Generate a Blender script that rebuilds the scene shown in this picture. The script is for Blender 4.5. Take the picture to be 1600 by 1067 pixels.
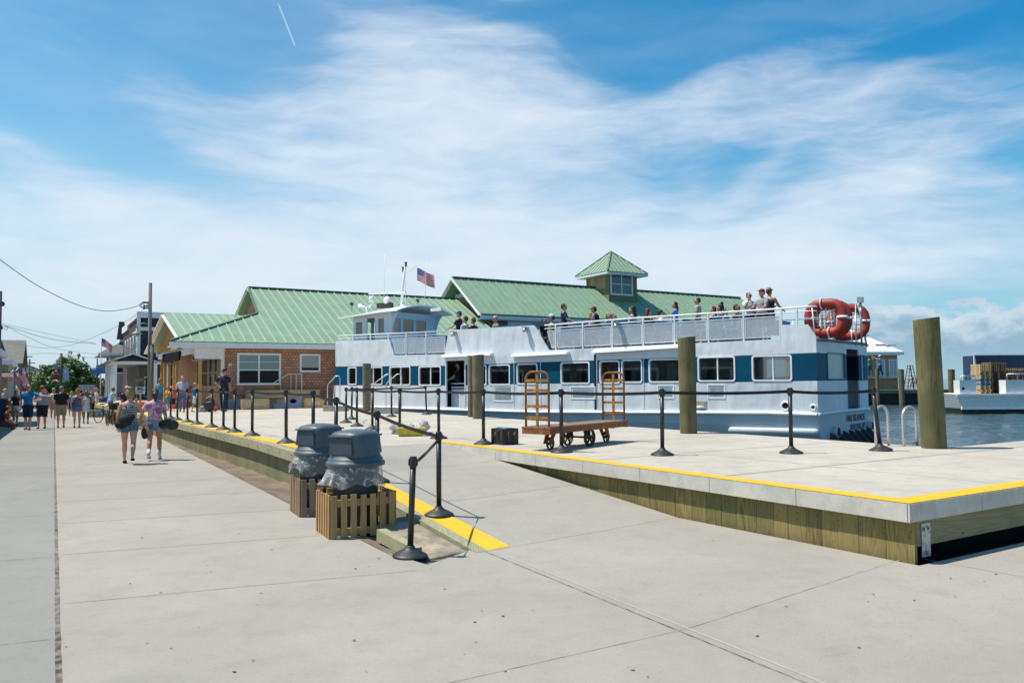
import bpy, bmesh, math, random
from mathutils import Vector, Matrix, Euler, noise as mnoise
random.seed(7)
R = math.radians
scene = bpy.context.scene
for _o in list(bpy.data.objects): bpy.data.objects.remove(_o, do_unlink=True)
COL = scene.collection

# ------------------------------------------------------------------ camera
EYE = 1.77
FPX = 1244.0                       # focal length in photo pixels (28 mm)
PITCH = math.atan(62.8 / FPX); ROLL = 0.0078
_F = Vector((0, math.cos(PITCH), math.sin(PITCH))); _R0 = Vector((1, 0, 0)); _U0 = Vector((0, -math.sin(PITCH), math.cos(PITCH)))
_R = _R0 * math.cos(ROLL) - _U0 * math.sin(ROLL); _U = _U0 * math.cos(ROLL) + _R0 * math.sin(ROLL)
camd = bpy.data.cameras.new('camera'); cam = bpy.data.objects.new('camera', camd); COL.objects.link(cam)
camd.sensor_width = 36; camd.lens = 36 * FPX / 1600; camd.clip_start = 0.05; camd.clip_end = 20000
mw = Matrix((( _R.x, _U.x, -_F.x, 0), (_R.y, _U.y, -_F.y, 0), (_R.z, _U.z, -_F.z, EYE), (0, 0, 0, 1)))
cam.matrix_world = mw
scene.camera = cam
CAMP = Vector((0, 0, EYE))
def ray(x, y): return _F + _R * ((x - 800) / FPX) - _U * ((y - 533.5) / FPX)
def gp(x, y, z=0.0):
    d = ray(x, y); t = (z - EYE) / d.z
    p = CAMP + d * t; return Vector((p.x, p.y, z))
def dp(x, y, Y):
    d = ray(x, y); return CAMP + d * (Y / d.y)
def pp(x, y, p0, n):               # ray with a vertical plane through p0, normal n
    d = ray(x, y); n = Vector((n[0], n[1], 0)); t = (Vector(p0) - CAMP).dot(n) / d.dot(n)
    return CAMP + d * t

# ------------------------------------------------------------------ sun and sky
SUN_EL = R(63); SUN_DIR = Vector((-1.0, 0.07, 0)).normalized() * math.cos(SUN_EL) + Vector((0, 0, math.sin(SUN_EL)))
sd = bpy.data.lights.new('sun', 'SUN'); sun = bpy.data.objects.new('sun', sd); COL.objects.link(sun)
sd.energy = 4.3; sd.angle = R(0.53); sd.color = (1.0, 0.925, 0.81)
sun.rotation_euler = SUN_DIR.to_track_quat('Z', 'Y').to_euler()
scene.view_settings.view_transform = 'Standard'; scene.view_settings.look = 'None'
scene.view_settings.exposure = 0.42; scene.view_settings.gamma = 1.0
scene.render.engine = 'CYCLES'

class NT:
    def __init__(s, tree): s.t = tree; s.n = tree.nodes; s.l = tree.links
    def new(s, typ, **kw):
        nd = s.n.new(typ)
        for k, v in kw.items(): setattr(nd, k, v)
        return nd
    def put(s, sock, v):
        if hasattr(v, 'is_linked') or isinstance(v, bpy.types.NodeSocket): s.l.new(v, sock)
        else:
            if isinstance(v, (tuple, list, Vector)):
                v = tuple(v)
                if len(v) == 3 and sock.type == 'RGBA': v = v + (1,)
            sock.default_value = v
    def m(s, op, a, b=None, c=None, clamp=False):
        nd = s.new('ShaderNodeMath', operation=op); nd.use_clamp = clamp
        s.put(nd.inputs[0], a)
        if b is not None: s.put(nd.inputs[1], b)
        if c is not None: s.put(nd.inputs[2], c)
        return nd.outputs[0]
    def v(s, op, a, b=None):
        nd = s.new('ShaderNodeVectorMath', operation=op); s.put(nd.inputs[0], a)
        if b is not None: s.put(nd.inputs[1] if op != 'SCALE' else nd.inputs[3], b)
        return nd.outputs['Value'] if op in ('DOT_PRODUCT', 'LENGTH', 'DISTANCE') else nd.outputs[0]
    def xyz(s, a):
        nd = s.new('ShaderNodeSeparateXYZ'); s.put(nd.inputs[0], a); return nd.outputs
    def comb(s, x, y, z):
        nd = s.new('ShaderNodeCombineXYZ'); s.put(nd.inputs[0], x); s.put(nd.inputs[1], y); s.put(nd.inputs[2], z); return nd.outputs[0]
    def noise(s, vec, scale, detail=4, rough=0.55, dist=0.0, color=False):
        nd = s.new('ShaderNodeTexNoise'); s.put(nd.inputs['Vector'], vec); nd.inputs['Scale'].default_value = scale
        nd.inputs['Detail'].default_value = detail; nd.inputs['Roughness'].default_value = rough; nd.inputs['Distortion'].default_value = dist
        return nd.outputs['Color' if color else 'Fac']
    def ramp(s, fac, stops, interp='LINEAR'):
        nd = s.new('ShaderNodeValToRGB'); s.put(nd.inputs[0], fac); cr = nd.color_ramp; cr.interpolation = interp
        while len(cr.elements) < len(stops): cr.elements.new(0.5)
        for e, (p, c) in zip(cr.elements, stops):
            e.position = p; e.color = (c, c, c, 1) if isinstance(c, (int, float)) else tuple(c) + (1,)
        return nd.outputs[0]
    def mix(s, fac, a, b, blend='MIX'):
        nd = s.new('ShaderNodeMix', data_type='RGBA', blend_type=blend)
        s.put(nd.inputs[0], fac); s.put(nd.inputs[6], a); s.put(nd.inputs[7], b); return nd.outputs[2]
    def smooth(s, x, a, b):
        nd = s.new('ShaderNodeMapRange', interpolation_type='SMOOTHSTEP'); s.put(nd.inputs[0], x)
        s.put(nd.inputs[1], a); s.put(nd.inputs[2], b); return nd.outputs[0]
    def bump(s, h, strength=0.3, dist=0.02):
        nd = s.new('ShaderNodeBump'); s.put(nd.inputs['Height'], h); nd.inputs['Strength'].default_value = strength
        nd.inputs['Distance'].default_value = dist; return nd.outputs[0]

def build_world():
    w = bpy.data.worlds.new('World'); scene.world = w; w.use_nodes = True
    t = NT(w.node_tree); w.node_tree.nodes.clear()
    out = t.new('ShaderNodeOutputWorld'); bg = t.new('ShaderNodeBackground')
    sky = t.new('ShaderNodeTexSky', sky_type='NISHITA'); sky.sun_disc = False; sky.sun_elevation = SUN_EL
    sky.sun_rotation = math.atan2(SUN_DIR.x, SUN_DIR.y); sky.ozone_density = 2.2; sky.dust_density = 0.6; sky.air_density = 1.0; sky.altitude = 0
    tc = t.new('ShaderNodeTexCoord'); d = t.v('NORMALIZE', tc.outputs['Generated']); x, y, z = t.xyz(d)
    az = t.m('MULTIPLY', t.m('ARCTAN2', x, y), 57.2958)                 # degrees right of the street view
    el = t.m('MULTIPLY', t.m('ARCSINE', z), 57.2958)
    # cirrus: streaky noise on a high flat layer
    zz = t.m('MAXIMUM', t.m('ADD', z, 0.10), 0.02)
    pl = t.comb(t.m('DIVIDE', x, zz), t.m('DIVIDE', y, zz), 0.0)
    ae = t.comb(t.m('MULTIPLY', az, 0.045), t.m('MULTIPLY', el, 0.085), 0.0)
    warp = t.v('SCALE', t.v('SUBTRACT', t.noise(ae, 1.3, 3, color=True), (0.5, 0.5, 0.5)), 0.9)
    aw = t.v('ADD', ae, warp)
    # masses as soft ellipses in sky directions (azimuth, elevation, half widths, tilt, weight)
    tot = None
    def blob(a0, e0, ra, re, tilt, wgt):
        nonlocal tot
        ca, sa = math.cos(R(tilt)), math.sin(R(tilt))
        da = t.m('SUBTRACT', azw, a0); de = t.m('SUBTRACT', elw, e0)
        p = t.m('DIVIDE', t.m('ADD', t.m('MULTIPLY', da, ca), t.m('MULTIPLY', de, sa)), ra)
        q = t.m('DIVIDE', t.m('SUBTRACT', t.m('MULTIPLY', de, ca), t.m('MULTIPLY', da, sa)), re)
        r2 = t.m('ADD', t.m('MULTIPLY', p, p), t.m('MULTIPLY', q, q))
        g = t.m('MULTIPLY', t.m('POWER', 2.718, t.m('MULTIPLY', r2, -1.0)), wgt)
        tot = g if tot is None else t.m('ADD', tot, g)
    wx, wy, wz = t.xyz(warp)
    azw = t.m('ADD', az, t.m('MULTIPLY', wx, 7.0)); elw = t.m('ADD', el, t.m('MULTIPLY', wy, 4.0))
    for b in CLOUDS: blob(*b)
    # fine streaks following the sweep
    def rot(vec, deg, sx, sy):
        mp = t.new('ShaderNodeMapping'); t.put(mp.inputs[0], vec); mp.inputs['Rotation'].default_value = (0, 0, R(deg)); mp.inputs['Scale'].default_value = (sx, sy, 1)
        return mp.outputs[0]
    aw2 = t.v('ADD', ae, t.v('SCALE', warp, 0.45))
    n1 = t.noise(rot(aw2, -28, 1.0, 2.3), 1.5, 9, 0.56, 0.0)
    n2 = t.noise(rot(aw2, 16, 1.0, 2.0), 2.2, 10, 0.58, 0.0)
    n3 = t.noise(rot(aw2, -8, 1.2, 3.0), 4.5, 8, 0.60, 0.0)
    nn = t.m('ADD', t.m('ADD', t.m('MULTIPLY', n1, 0.42), t.m('MULTIPLY', n2, 0.36)), t.m('MULTIPLY', n3, 0.22))
    lim = t.m('SUBTRACT', 1.0, t.m('POWER', 2.718, t.m('MULTIPLY', tot, -1.1)))
    dens = t.m('MULTIPLY', t.m('ADD', t.m('MULTIPLY', lim, 1.25), t.m('MULTIPLY', t.m('SUBTRACT', nn, 0.52), 2.7)), t.smooth(tot, 0.0, 0.5))
    dens = t.m('ADD', t.m('MULTIPLY', t.smooth(dens, 0.0, 1.35), 0.84), t.m('MULTIPLY', t.smooth(n1, 0.35, 0.7), 0.09))
    # low bright haze layer
    haze = t.m('SUBTRACT', 1.0, t.smooth(el, 1.0, 19.0))
    haze = t.m('MULTIPLY', t.m('MULTIPLY', haze, 0.97), t.m('SUBTRACT', 1.0, t.m('MULTIPLY', t.smooth(az, 8, 26), 0.22)))
    # cumulus bank low over the bay on the right
    cv = t.comb(t.m('MULTIPLY', az, 0.30), t.m('MULTIPLY', el, 0.50), 3.0)
    c1 = t.noise(cv, 0.9, 7, 0.55, 0.2); c2 = t.noise(cv, 2.2, 6, 0.6, 0.0)
    top = t.m('ADD', 2.1, t.m('MULTIPLY', t.m('ADD', t.m('MULTIPLY', c1, 0.75), t.m('MULTIPLY', c2, 0.35)), 4.8))
    cum = t.m('MULTIPLY', t.smooth(t.m('SUBTRACT', top, el), -0.05, 0.35), t.smooth(az, 20.5, 22.5))
    cum = t.m('MULTIPLY', cum, t.smooth(el, -0.5, 2.4))
    skc = t.v('SCALE', sky.outputs[0], SKY_S)
    hs = t.new('ShaderNodeHueSaturation'); t.put(hs.inputs['Color'], skc); hs.inputs['Saturation'].default_value = 1.12; hs.inputs['Value'].default_value = 1.0
    c = t.mix(1.0, hs.outputs[0], t.mix(t.smooth(az, -24, 30), (0.68, 1.06, 1.01), (0.16, 0.90, 1.03)), 'MULTIPLY')
    c = t.mix(haze, c, t.mix(t.smooth(az, 4, 30), (0.455, 0.555, 0.62), (0.33, 0.45, 0.54)))
    c = t.mix(dens, c, (0.58, 0.64, 0.70))
    cs = t.smooth(t.m('ADD', t.m('SUBTRACT', top, el), t.m('MULTIPLY', t.m('SUBTRACT', c2, 0.5), 5.0)), -0.5, 3.2)
    cc = t.mix(cs, (0.50, 0.575, 0.63), (0.22, 0.35, 0.45))
    c = t.mix(t.m('MULTIPLY', cum, 0.92), c, cc)
    # jet trail, high on the left: a thin streak between two sky directions
    a = Vector(ray(434, 4)).normalized(); b = Vector(ray(462, 75)).normalized(); nrm = a.cross(b).normalized(); mid = (a + b).normalized()
    dist = t.m('ABSOLUTE', t.v('DOT_PRODUCT', d, nrm)); along = t.v('DOT_PRODUCT', d, (b - a).normalized())
    hl = (b - a).length / 2; cmid = mid.dot((b - a).normalized())
    tr = t.m('MULTIPLY', t.m('SUBTRACT', 1.0, t.smooth(dist, 0.0002, 0.0014)), t.m('SUBTRACT', 1.0, t.smooth(t.m('ABSOLUTE', t.m('SUBTRACT', along, cmid)), hl * 0.8, hl)))
    tr = t.m('MULTIPLY', tr, t.smooth(t.v('DOT_PRODUCT', d, mid), 0.9, 0.95))
    c = t.mix(t.m('MULTIPLY', tr, 0.32), c, (0.75, 0.8, 0.85))
    t.put(bg.inputs[0], c); bg.inputs[1].default_value = 1.0
    t.l.new(bg.outputs[0], out.inputs[0])
SKY_S = 0.108
CLOUDS = [  # azimuth, elevation, half width, half height, tilt, weight
    (-6, 17, 10, 5, 8, 1.1), (-5, 22, 8, 3.2, -24, 0.8), (-14, 16.5, 7, 3, 12, 0.7), (3, 16, 8, 4, -12, 0.8), (2, 21.5, 5, 2, -30, 0.5), (-10, 11, 12, 3.0, 4, 0.8), (5, 10.5, 9, 3, -4, 0.8),
    (-27, 11.5, 9, 1.5, -22, 0.8), (-23, 8, 14, 2.2, -8, 0.9), (-21, 15.5, 3, 1.0, -15, 0.35), (17, 20.5, 9, 1.2, 12, 0.75), (26, 18.5, 9, 2.2, -6, 0.65), (14, 17, 7, 1.6, 8, 0.45), (17, 14.2, 4, 1.0, 40, 0.5), (13, 12.5, 1.2, 3.0, 12, 0.4),
    (24, 12, 12, 2.2, 14, 0.9), (20, 8.5, 12, 3, 4, 0.9), (30, 15, 6, 1.5, 20, 0.5), (-6, 7.5, 32, 3.2, 0, 1.2), (-16, 5, 18, 2, 0, 0.6), (1, 27, 3, 0.8, 10, 0.35), (14, 26.5, 4, 0.6, 25, 0.22), (-10, 27, 7, 1, -20, 0.25), (-30, 22, 6, 3, 0, 0.18), (-18, 19, 16, 6, 0, 0.16), (27, 25, 9, 2, 10, 0.14), (10, 7, 14, 2.5, 0, 0.6), (22, 16, 7, 2.5, 10, 0.35), (-22, 18, 7, 2.5, -18, 0.22), (27, 7.5, 10, 1.6, 0, 0.5)]
build_world()

# ------------------------------------------------------------------ materials
MATS = {}
def newmat(name):
    m = bpy.data.materials.new(name); m.use_nodes = True; t = NT(m.node_tree)
    b = m.node_tree.nodes['Principled BSDF']; MATS[name] = m
    return m, t, b
def pos(t): return t.new('ShaderNodeNewGeometry').outputs['Position']
def obc(t): return t.new('ShaderNodeTexCoord').outputs['Object']
def mat(name, c, rough=0.6, metal=0.0, var=0.12, scale=6, bump=0.0, bscale=60, c2=None, spec=0.5, stretch=None, coat=0, sp=None):
    if name in MATS: return MATS[name]
    m, t, b = newmat(name); v = obc(t)
    if stretch:
        mp = t.new('ShaderNodeMapping'); t.put(mp.inputs[0], v); mp.inputs['Scale'].default_value = stretch; v = mp.outputs[0]
    n = t.noise(v, scale, 5, 0.6)
    c = tuple(c); d = c2 if c2 else tuple(max(0, k * (1 - var * 2)) for k in c); a = c if c2 else tuple(min(1, k * (1 + var)) for k in c)
    t.put(b.inputs['Base Color'], t.ramp(n, [(0.35, d), (0.65, a)]))
    t.put(b.inputs['Roughness'], t.m('ADD', rough - 0.06, t.m('MULTIPLY', n, 0.12)))
    b.inputs['Metallic'].default_value = metal; b.inputs['Specular IOR Level'].default_value = spec
    if coat: b.inputs['Coat Weight'].default_value = coat
    if bump: t.put(b.inputs['Normal'], t.bump(t.noise(v, bscale, 4), bump, 0.01))
    return m

def concrete(name, c1, c2, tint_scale=0.35, stain=0.5, rough=0.88):
    m, t, b = newmat(name); p = pos(t)
    big = t.noise(p, tint_scale, 5, 0.6, 0.4); med = t.noise(p, 3.0, 6, 0.65); fine = t.noise(p, 70, 3, 0.7); grit = t.noise(p, 260, 2, 0.6)
    c = t.ramp(big, [(0.32, c2), (0.68, c1)])
    c = t.mix(t.m('MULTIPLY', t.smooth(t.noise(p, 0.9, 7, 0.7, 0.8), 0.50, 0.70), 0.30 * stain), c, tuple(k * 0.72 for k in c2))
    c = t.mix(t.m('MULTIPLY', t.smooth(med, 0.45, 0.72), 0.42 * stain), c, tuple(k * 0.62 for k in c2))
    # tyre and foot traffic streaks, long in one direction
    mp = t.new('ShaderNodeMapping'); t.put(mp.inputs[0], p); mp.inputs['Rotation'].default_value = (0, 0, R(-31)); mp.inputs['Scale'].default_value = (4.0, 0.45, 1)
    st = t.noise(mp.outputs[0], 1.2, 5, 0.6, 0.5); c = t.mix(t.m('MULTIPLY', t.smooth(st, 0.5, 0.75), 0.20 * stain), c, tuple(k * 0.68 for k in c2))
    c = t.mix(t.m('MULTIPLY', t.smooth(t.noise(p, 18, 4, 0.75), 0.52, 0.72), 0.25), c, tuple(k * 0.62 for k in c2))
    c = t.mix(t.m('MULTIPLY', t.smooth(fine, 0.50, 0.72), 0.40), c, tuple(k * 0.6 for k in c2))
    c = t.mix(t.m('MULTIPLY', t.smooth(grit, 0.55, 0.75), 0.40), c, tuple(min(1, k * 1.5) for k in c1))
    # dark chewing gum spots
    vo = t.new('ShaderNodeTexVoronoi'); t.put(vo.inputs['Vector'], p); vo.inputs['Scale'].default_value = 1.35
    rnd = t.xyz(vo.outputs['Color'])[0]; spot = t.m('MULTIPLY', t.m('LESS_THAN', vo.outputs['Distance'], t.m('MULTIPLY', rnd, 0.032)), t.m('GREATER_THAN', rnd, 0.45))
    c = t.mix(t.m('MULTIPLY', spot, 0.65), c, (0.07, 0.065, 0.06))
    t.put(b.inputs['Base Color'], c); b.inputs['Roughness'].default_value = rough; b.inputs['Specular IOR Level'].default_value = 0.25
    h = t.m('ADD', t.m('MULTIPLY', fine, 0.6), t.m('ADD', grit, t.m('MULTIPLY', med, 0.6)))
    t.put(b.inputs['Normal'], t.bump(h, 0.5, 0.007))
    return m
M_PAVE = concrete('street_concrete', (0.375, 0.350, 0.312), (0.300, 0.281, 0.250))
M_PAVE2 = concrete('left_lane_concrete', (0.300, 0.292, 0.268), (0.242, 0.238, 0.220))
M_DECK = concrete('dock_concrete', (0.52, 0.478, 0.415), (0.43, 0.392, 0.338), 0.5, 0.9)
M_FASC = concrete('fascia_concrete', (0.64, 0.61, 0.54), (0.50, 0.475, 0.42), 1.5, 0.9)
M_JOINT = mat('joint_dirt', (0.19, 0.165, 0.135), 0.95, var=0.4, scale=9)
M_JOINT_THIN = mat('joint_line', (0.255, 0.238, 0.21), 0.95, var=0.25, scale=5)
M_TOOLED = mat('tooled_margin', (0.375, 0.352, 0.318), 0.85, var=0.08, scale=20)
def sand():
    m, t, b = newmat('sand'); p = pos(t); n = t.noise(p, 1.8, 6, 0.65); f = t.noise(p, 40, 4, 0.7)
    c = t.ramp(n, [(0.3, (0.12, 0.09, 0.065)), (0.7, (0.24, 0.195, 0.15))])
    c = t.mix(t.m('MULTIPLY', t.smooth(f, 0.5, 0.75), 0.5), c, (0.10, 0.085, 0.065))
    t.put(b.inputs['Base Color'], c); b.inputs['Roughness'].default_value = 0.95
    t.put(b.inputs['Normal'], t.bump(t.m('ADD', n, t.m('MULTIPLY', f, 0.5)), 0.8, 0.04)); return m
M_SAND = sand()
def yellow():
    m, t, b = newmat('yellow_tactile_paint'); p = pos(t); n = t.noise(p, 9, 6, 0.7); f = t.noise(p, 60, 4, 0.7)
    c = t.ramp(n, [(0.3, (0.66, 0.37, 0.004)), (0.7, (0.76, 0.45, 0.006))])
    c = t.mix(t.m('MULTIPLY', t.smooth(f, 0.52, 0.70), 0.38), c, (0.36, 0.28, 0.16))
    t.put(b.inputs['Base Color'], c); b.inputs['Roughness'].default_value = 0.75; t.put(b.inputs['Normal'], t.bump(f, 0.4, 0.004)); return m
M_YEL = yellow()
def wood(name, c1, c2, axis='Z', gscale=14, green=None, rough=0.8, knots=True):
    """grain runs along the given object axis; every mesh island (board) gets its own tone."""
    m, t, b = newmat(name); v = obc(t); g = t.new('ShaderNodeNewGeometry'); ri = g.outputs['Random Per Island']
    sc = {'X': (0.06, 1, 1), 'Y': (1, 0.06, 1), 'Z': (1, 1, 0.06)}[axis]
    off = t.comb(t.m('MULTIPLY', ri, 37), t.m('MULTIPLY', ri, 91), t.m('MULTIPLY', ri, 17)); vv = t.v('ADD', v, off)
    mp = t.new('ShaderNodeMapping'); t.put(mp.inputs[0], vv); mp.inputs['Scale'].default_value = sc
    big = t.noise(mp.outputs[0], gscale * 0.35, 3, 0.5, 1.2); fine = t.noise(mp.outputs[0], gscale * 5, 4, 0.6, 0.4)
    rings = t.m('ABSOLUTE', t.m('SINE', t.m('MULTIPLY', big, 60)))
    f = t.m('ADD', t.m('MULTIPLY', rings, 0.35), t.m('ADD', t.m('MULTIPLY', fine, 0.45), t.m('MULTIPLY', ri, 0.40)))
    c = t.ramp(f, [(0.25, c2), (0.8, c1)])
    if green:
        c = t.mix(t.m('MULTIPLY', t.smooth(t.noise(vv, 1.1, 4, 0.6), 0.42, 0.68), 0.6), c, green)
    if knots:
        vo = t.new('ShaderNodeTexVoronoi'); t.put(vo.inputs['Vector'], t.v('MULTIPLY', vv, {'X': (0.8, 2.2, 2.2), 'Y': (2.2, 0.8, 2.2), 'Z': (2.2, 2.2, 0.8)}[axis])); vo.inputs['Scale'].default_value = 1.2
        c = t.mix(t.m('SUBTRACT', 1.0, t.smooth(vo.outputs['Distance'], 0.02, 0.06)), c, tuple(k * 0.3 for k in c2))
    t.put(b.inputs['Base Color'], c); b.inputs['Roughness'].default_value = rough; b.inputs['Specular IOR Level'].default_value = 0.3
    t.put(b.inputs['Normal'], t.bump(t.m('ADD', rings, fine), 0.25, 0.004)); return m
M_PT = wood('treated_boards', (0.29, 0.225, 0.085), (0.10, 0.08, 0.03), 'Z', green=(0.115, 0.13, 0.05))
M_PTX = wood('treated_beam', (0.31, 0.27, 0.15), (0.17, 0.15, 0.075), 'X', 8, green=(0.15, 0.175, 0.095))
M_PILE = wood('pile_wood', (0.20, 0.165, 0.08), (0.055, 0.046, 0.024), 'Z', 9, green=(0.055, 0.075, 0.03))
M_PILEG = wood('weathered_pile_wood', (0.23, 0.18, 0.12), (0.085, 0.07, 0.048), 'Z', 9, green=(0.075, 0.09, 0.05))
M_CEDAR = wood('new_slat_wood', (0.43, 0.27, 0.115), (0.27, 0.155, 0.06), 'Z', 12)
M_CEDARX = wood('new_rail_wood', (0.43, 0.27, 0.115), (0.27, 0.155, 0.06), 'X', 12)
M_OLDSL = wood('old_slat_wood', (0.32, 0.22, 0.145), (0.19, 0.13, 0.09), 'Z', 12)
M_LUM = wood('raw_lumber', (0.60, 0.42, 0.20), (0.42, 0.27, 0.12), 'X', 10)
M_LUMZ = wood('raw_posts', (0.55, 0.36, 0.13), (0.38, 0.23, 0.08), 'Z', 10)
M_WTX = mat('white_trim', (0.78, 0.78, 0.76), 0.5, var=0.03)
M_BLK = mat('black_plastic', (0.022, 0.022, 0.023), 0.42, var=0.15, scale=20)
M_RUB = mat('black_rubber_base', (0.030, 0.030, 0.031), 0.5, var=0.2, scale=20)
M_BELT = mat('belt_webbing', (0.016, 0.016, 0.018), 0.8, var=0.2, scale=40)
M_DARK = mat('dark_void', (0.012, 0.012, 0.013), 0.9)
M_GALV = mat('galvanised', (0.48, 0.50, 0.51), 0.42, 0.7, var=0.2, scale=30)
M_STEEL = mat('steel_tube', (0.62, 0.62, 0.60), 0.35, 0.6, var=0.08)
M_WHITE = mat('white_paint', (0.80, 0.80, 0.79), 0.45, var=0.03)
M_SHEETP = mat('particle_board', (0.40, 0.28, 0.16), 0.85, var=0.22, scale=9)
def glass(name='window_glass', c=(0.02, 0.028, 0.03), rough=0.03):
    if name in MATS: return MATS[name]
    m, t, b = newmat(name); b.inputs['Base Color'].default_value = c + (1,); b.inputs['Roughness'].default_value = rough
    b.inputs['Specular IOR Level'].default_value = 0.9; b.inputs['IOR'].default_value = 1.55
    t.put(b.inputs['Normal'], t.bump(t.noise(obc(t), 2.5, 2), 0.06, 0.02)); return m
M_GLASS = glass()
def clearglass(name, tint=(0.75, 0.82, 0.82), fac=0.25):
    m, t, b = newmat(name); m.node_tree.nodes.remove(b); tr = t.new('ShaderNodeBsdfTransparent'); tr.inputs[0].default_value = tint + (1,)
    gl = t.new('ShaderNodeBsdfGlossy'); gl.inputs['Roughness'].default_value = 0.03; mx = t.new('ShaderNodeMixShader')
    fr = t.new('ShaderNodeFresnel'); fr.inputs[0].default_value = 1.5; t.put(mx.inputs[0], t.m('ADD', t.m('MULTIPLY', fr.outputs[0], 0.9), fac * 0.2, clamp=True))
    t.l.new(tr.outputs[0], mx.inputs[1]); t.l.new(gl.outputs[0], mx.inputs[2]); t.l.new(mx.outputs[0], t.n['Material Output'].inputs[0]); return m
M_CLEAR = clearglass('clear_glass')

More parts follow.
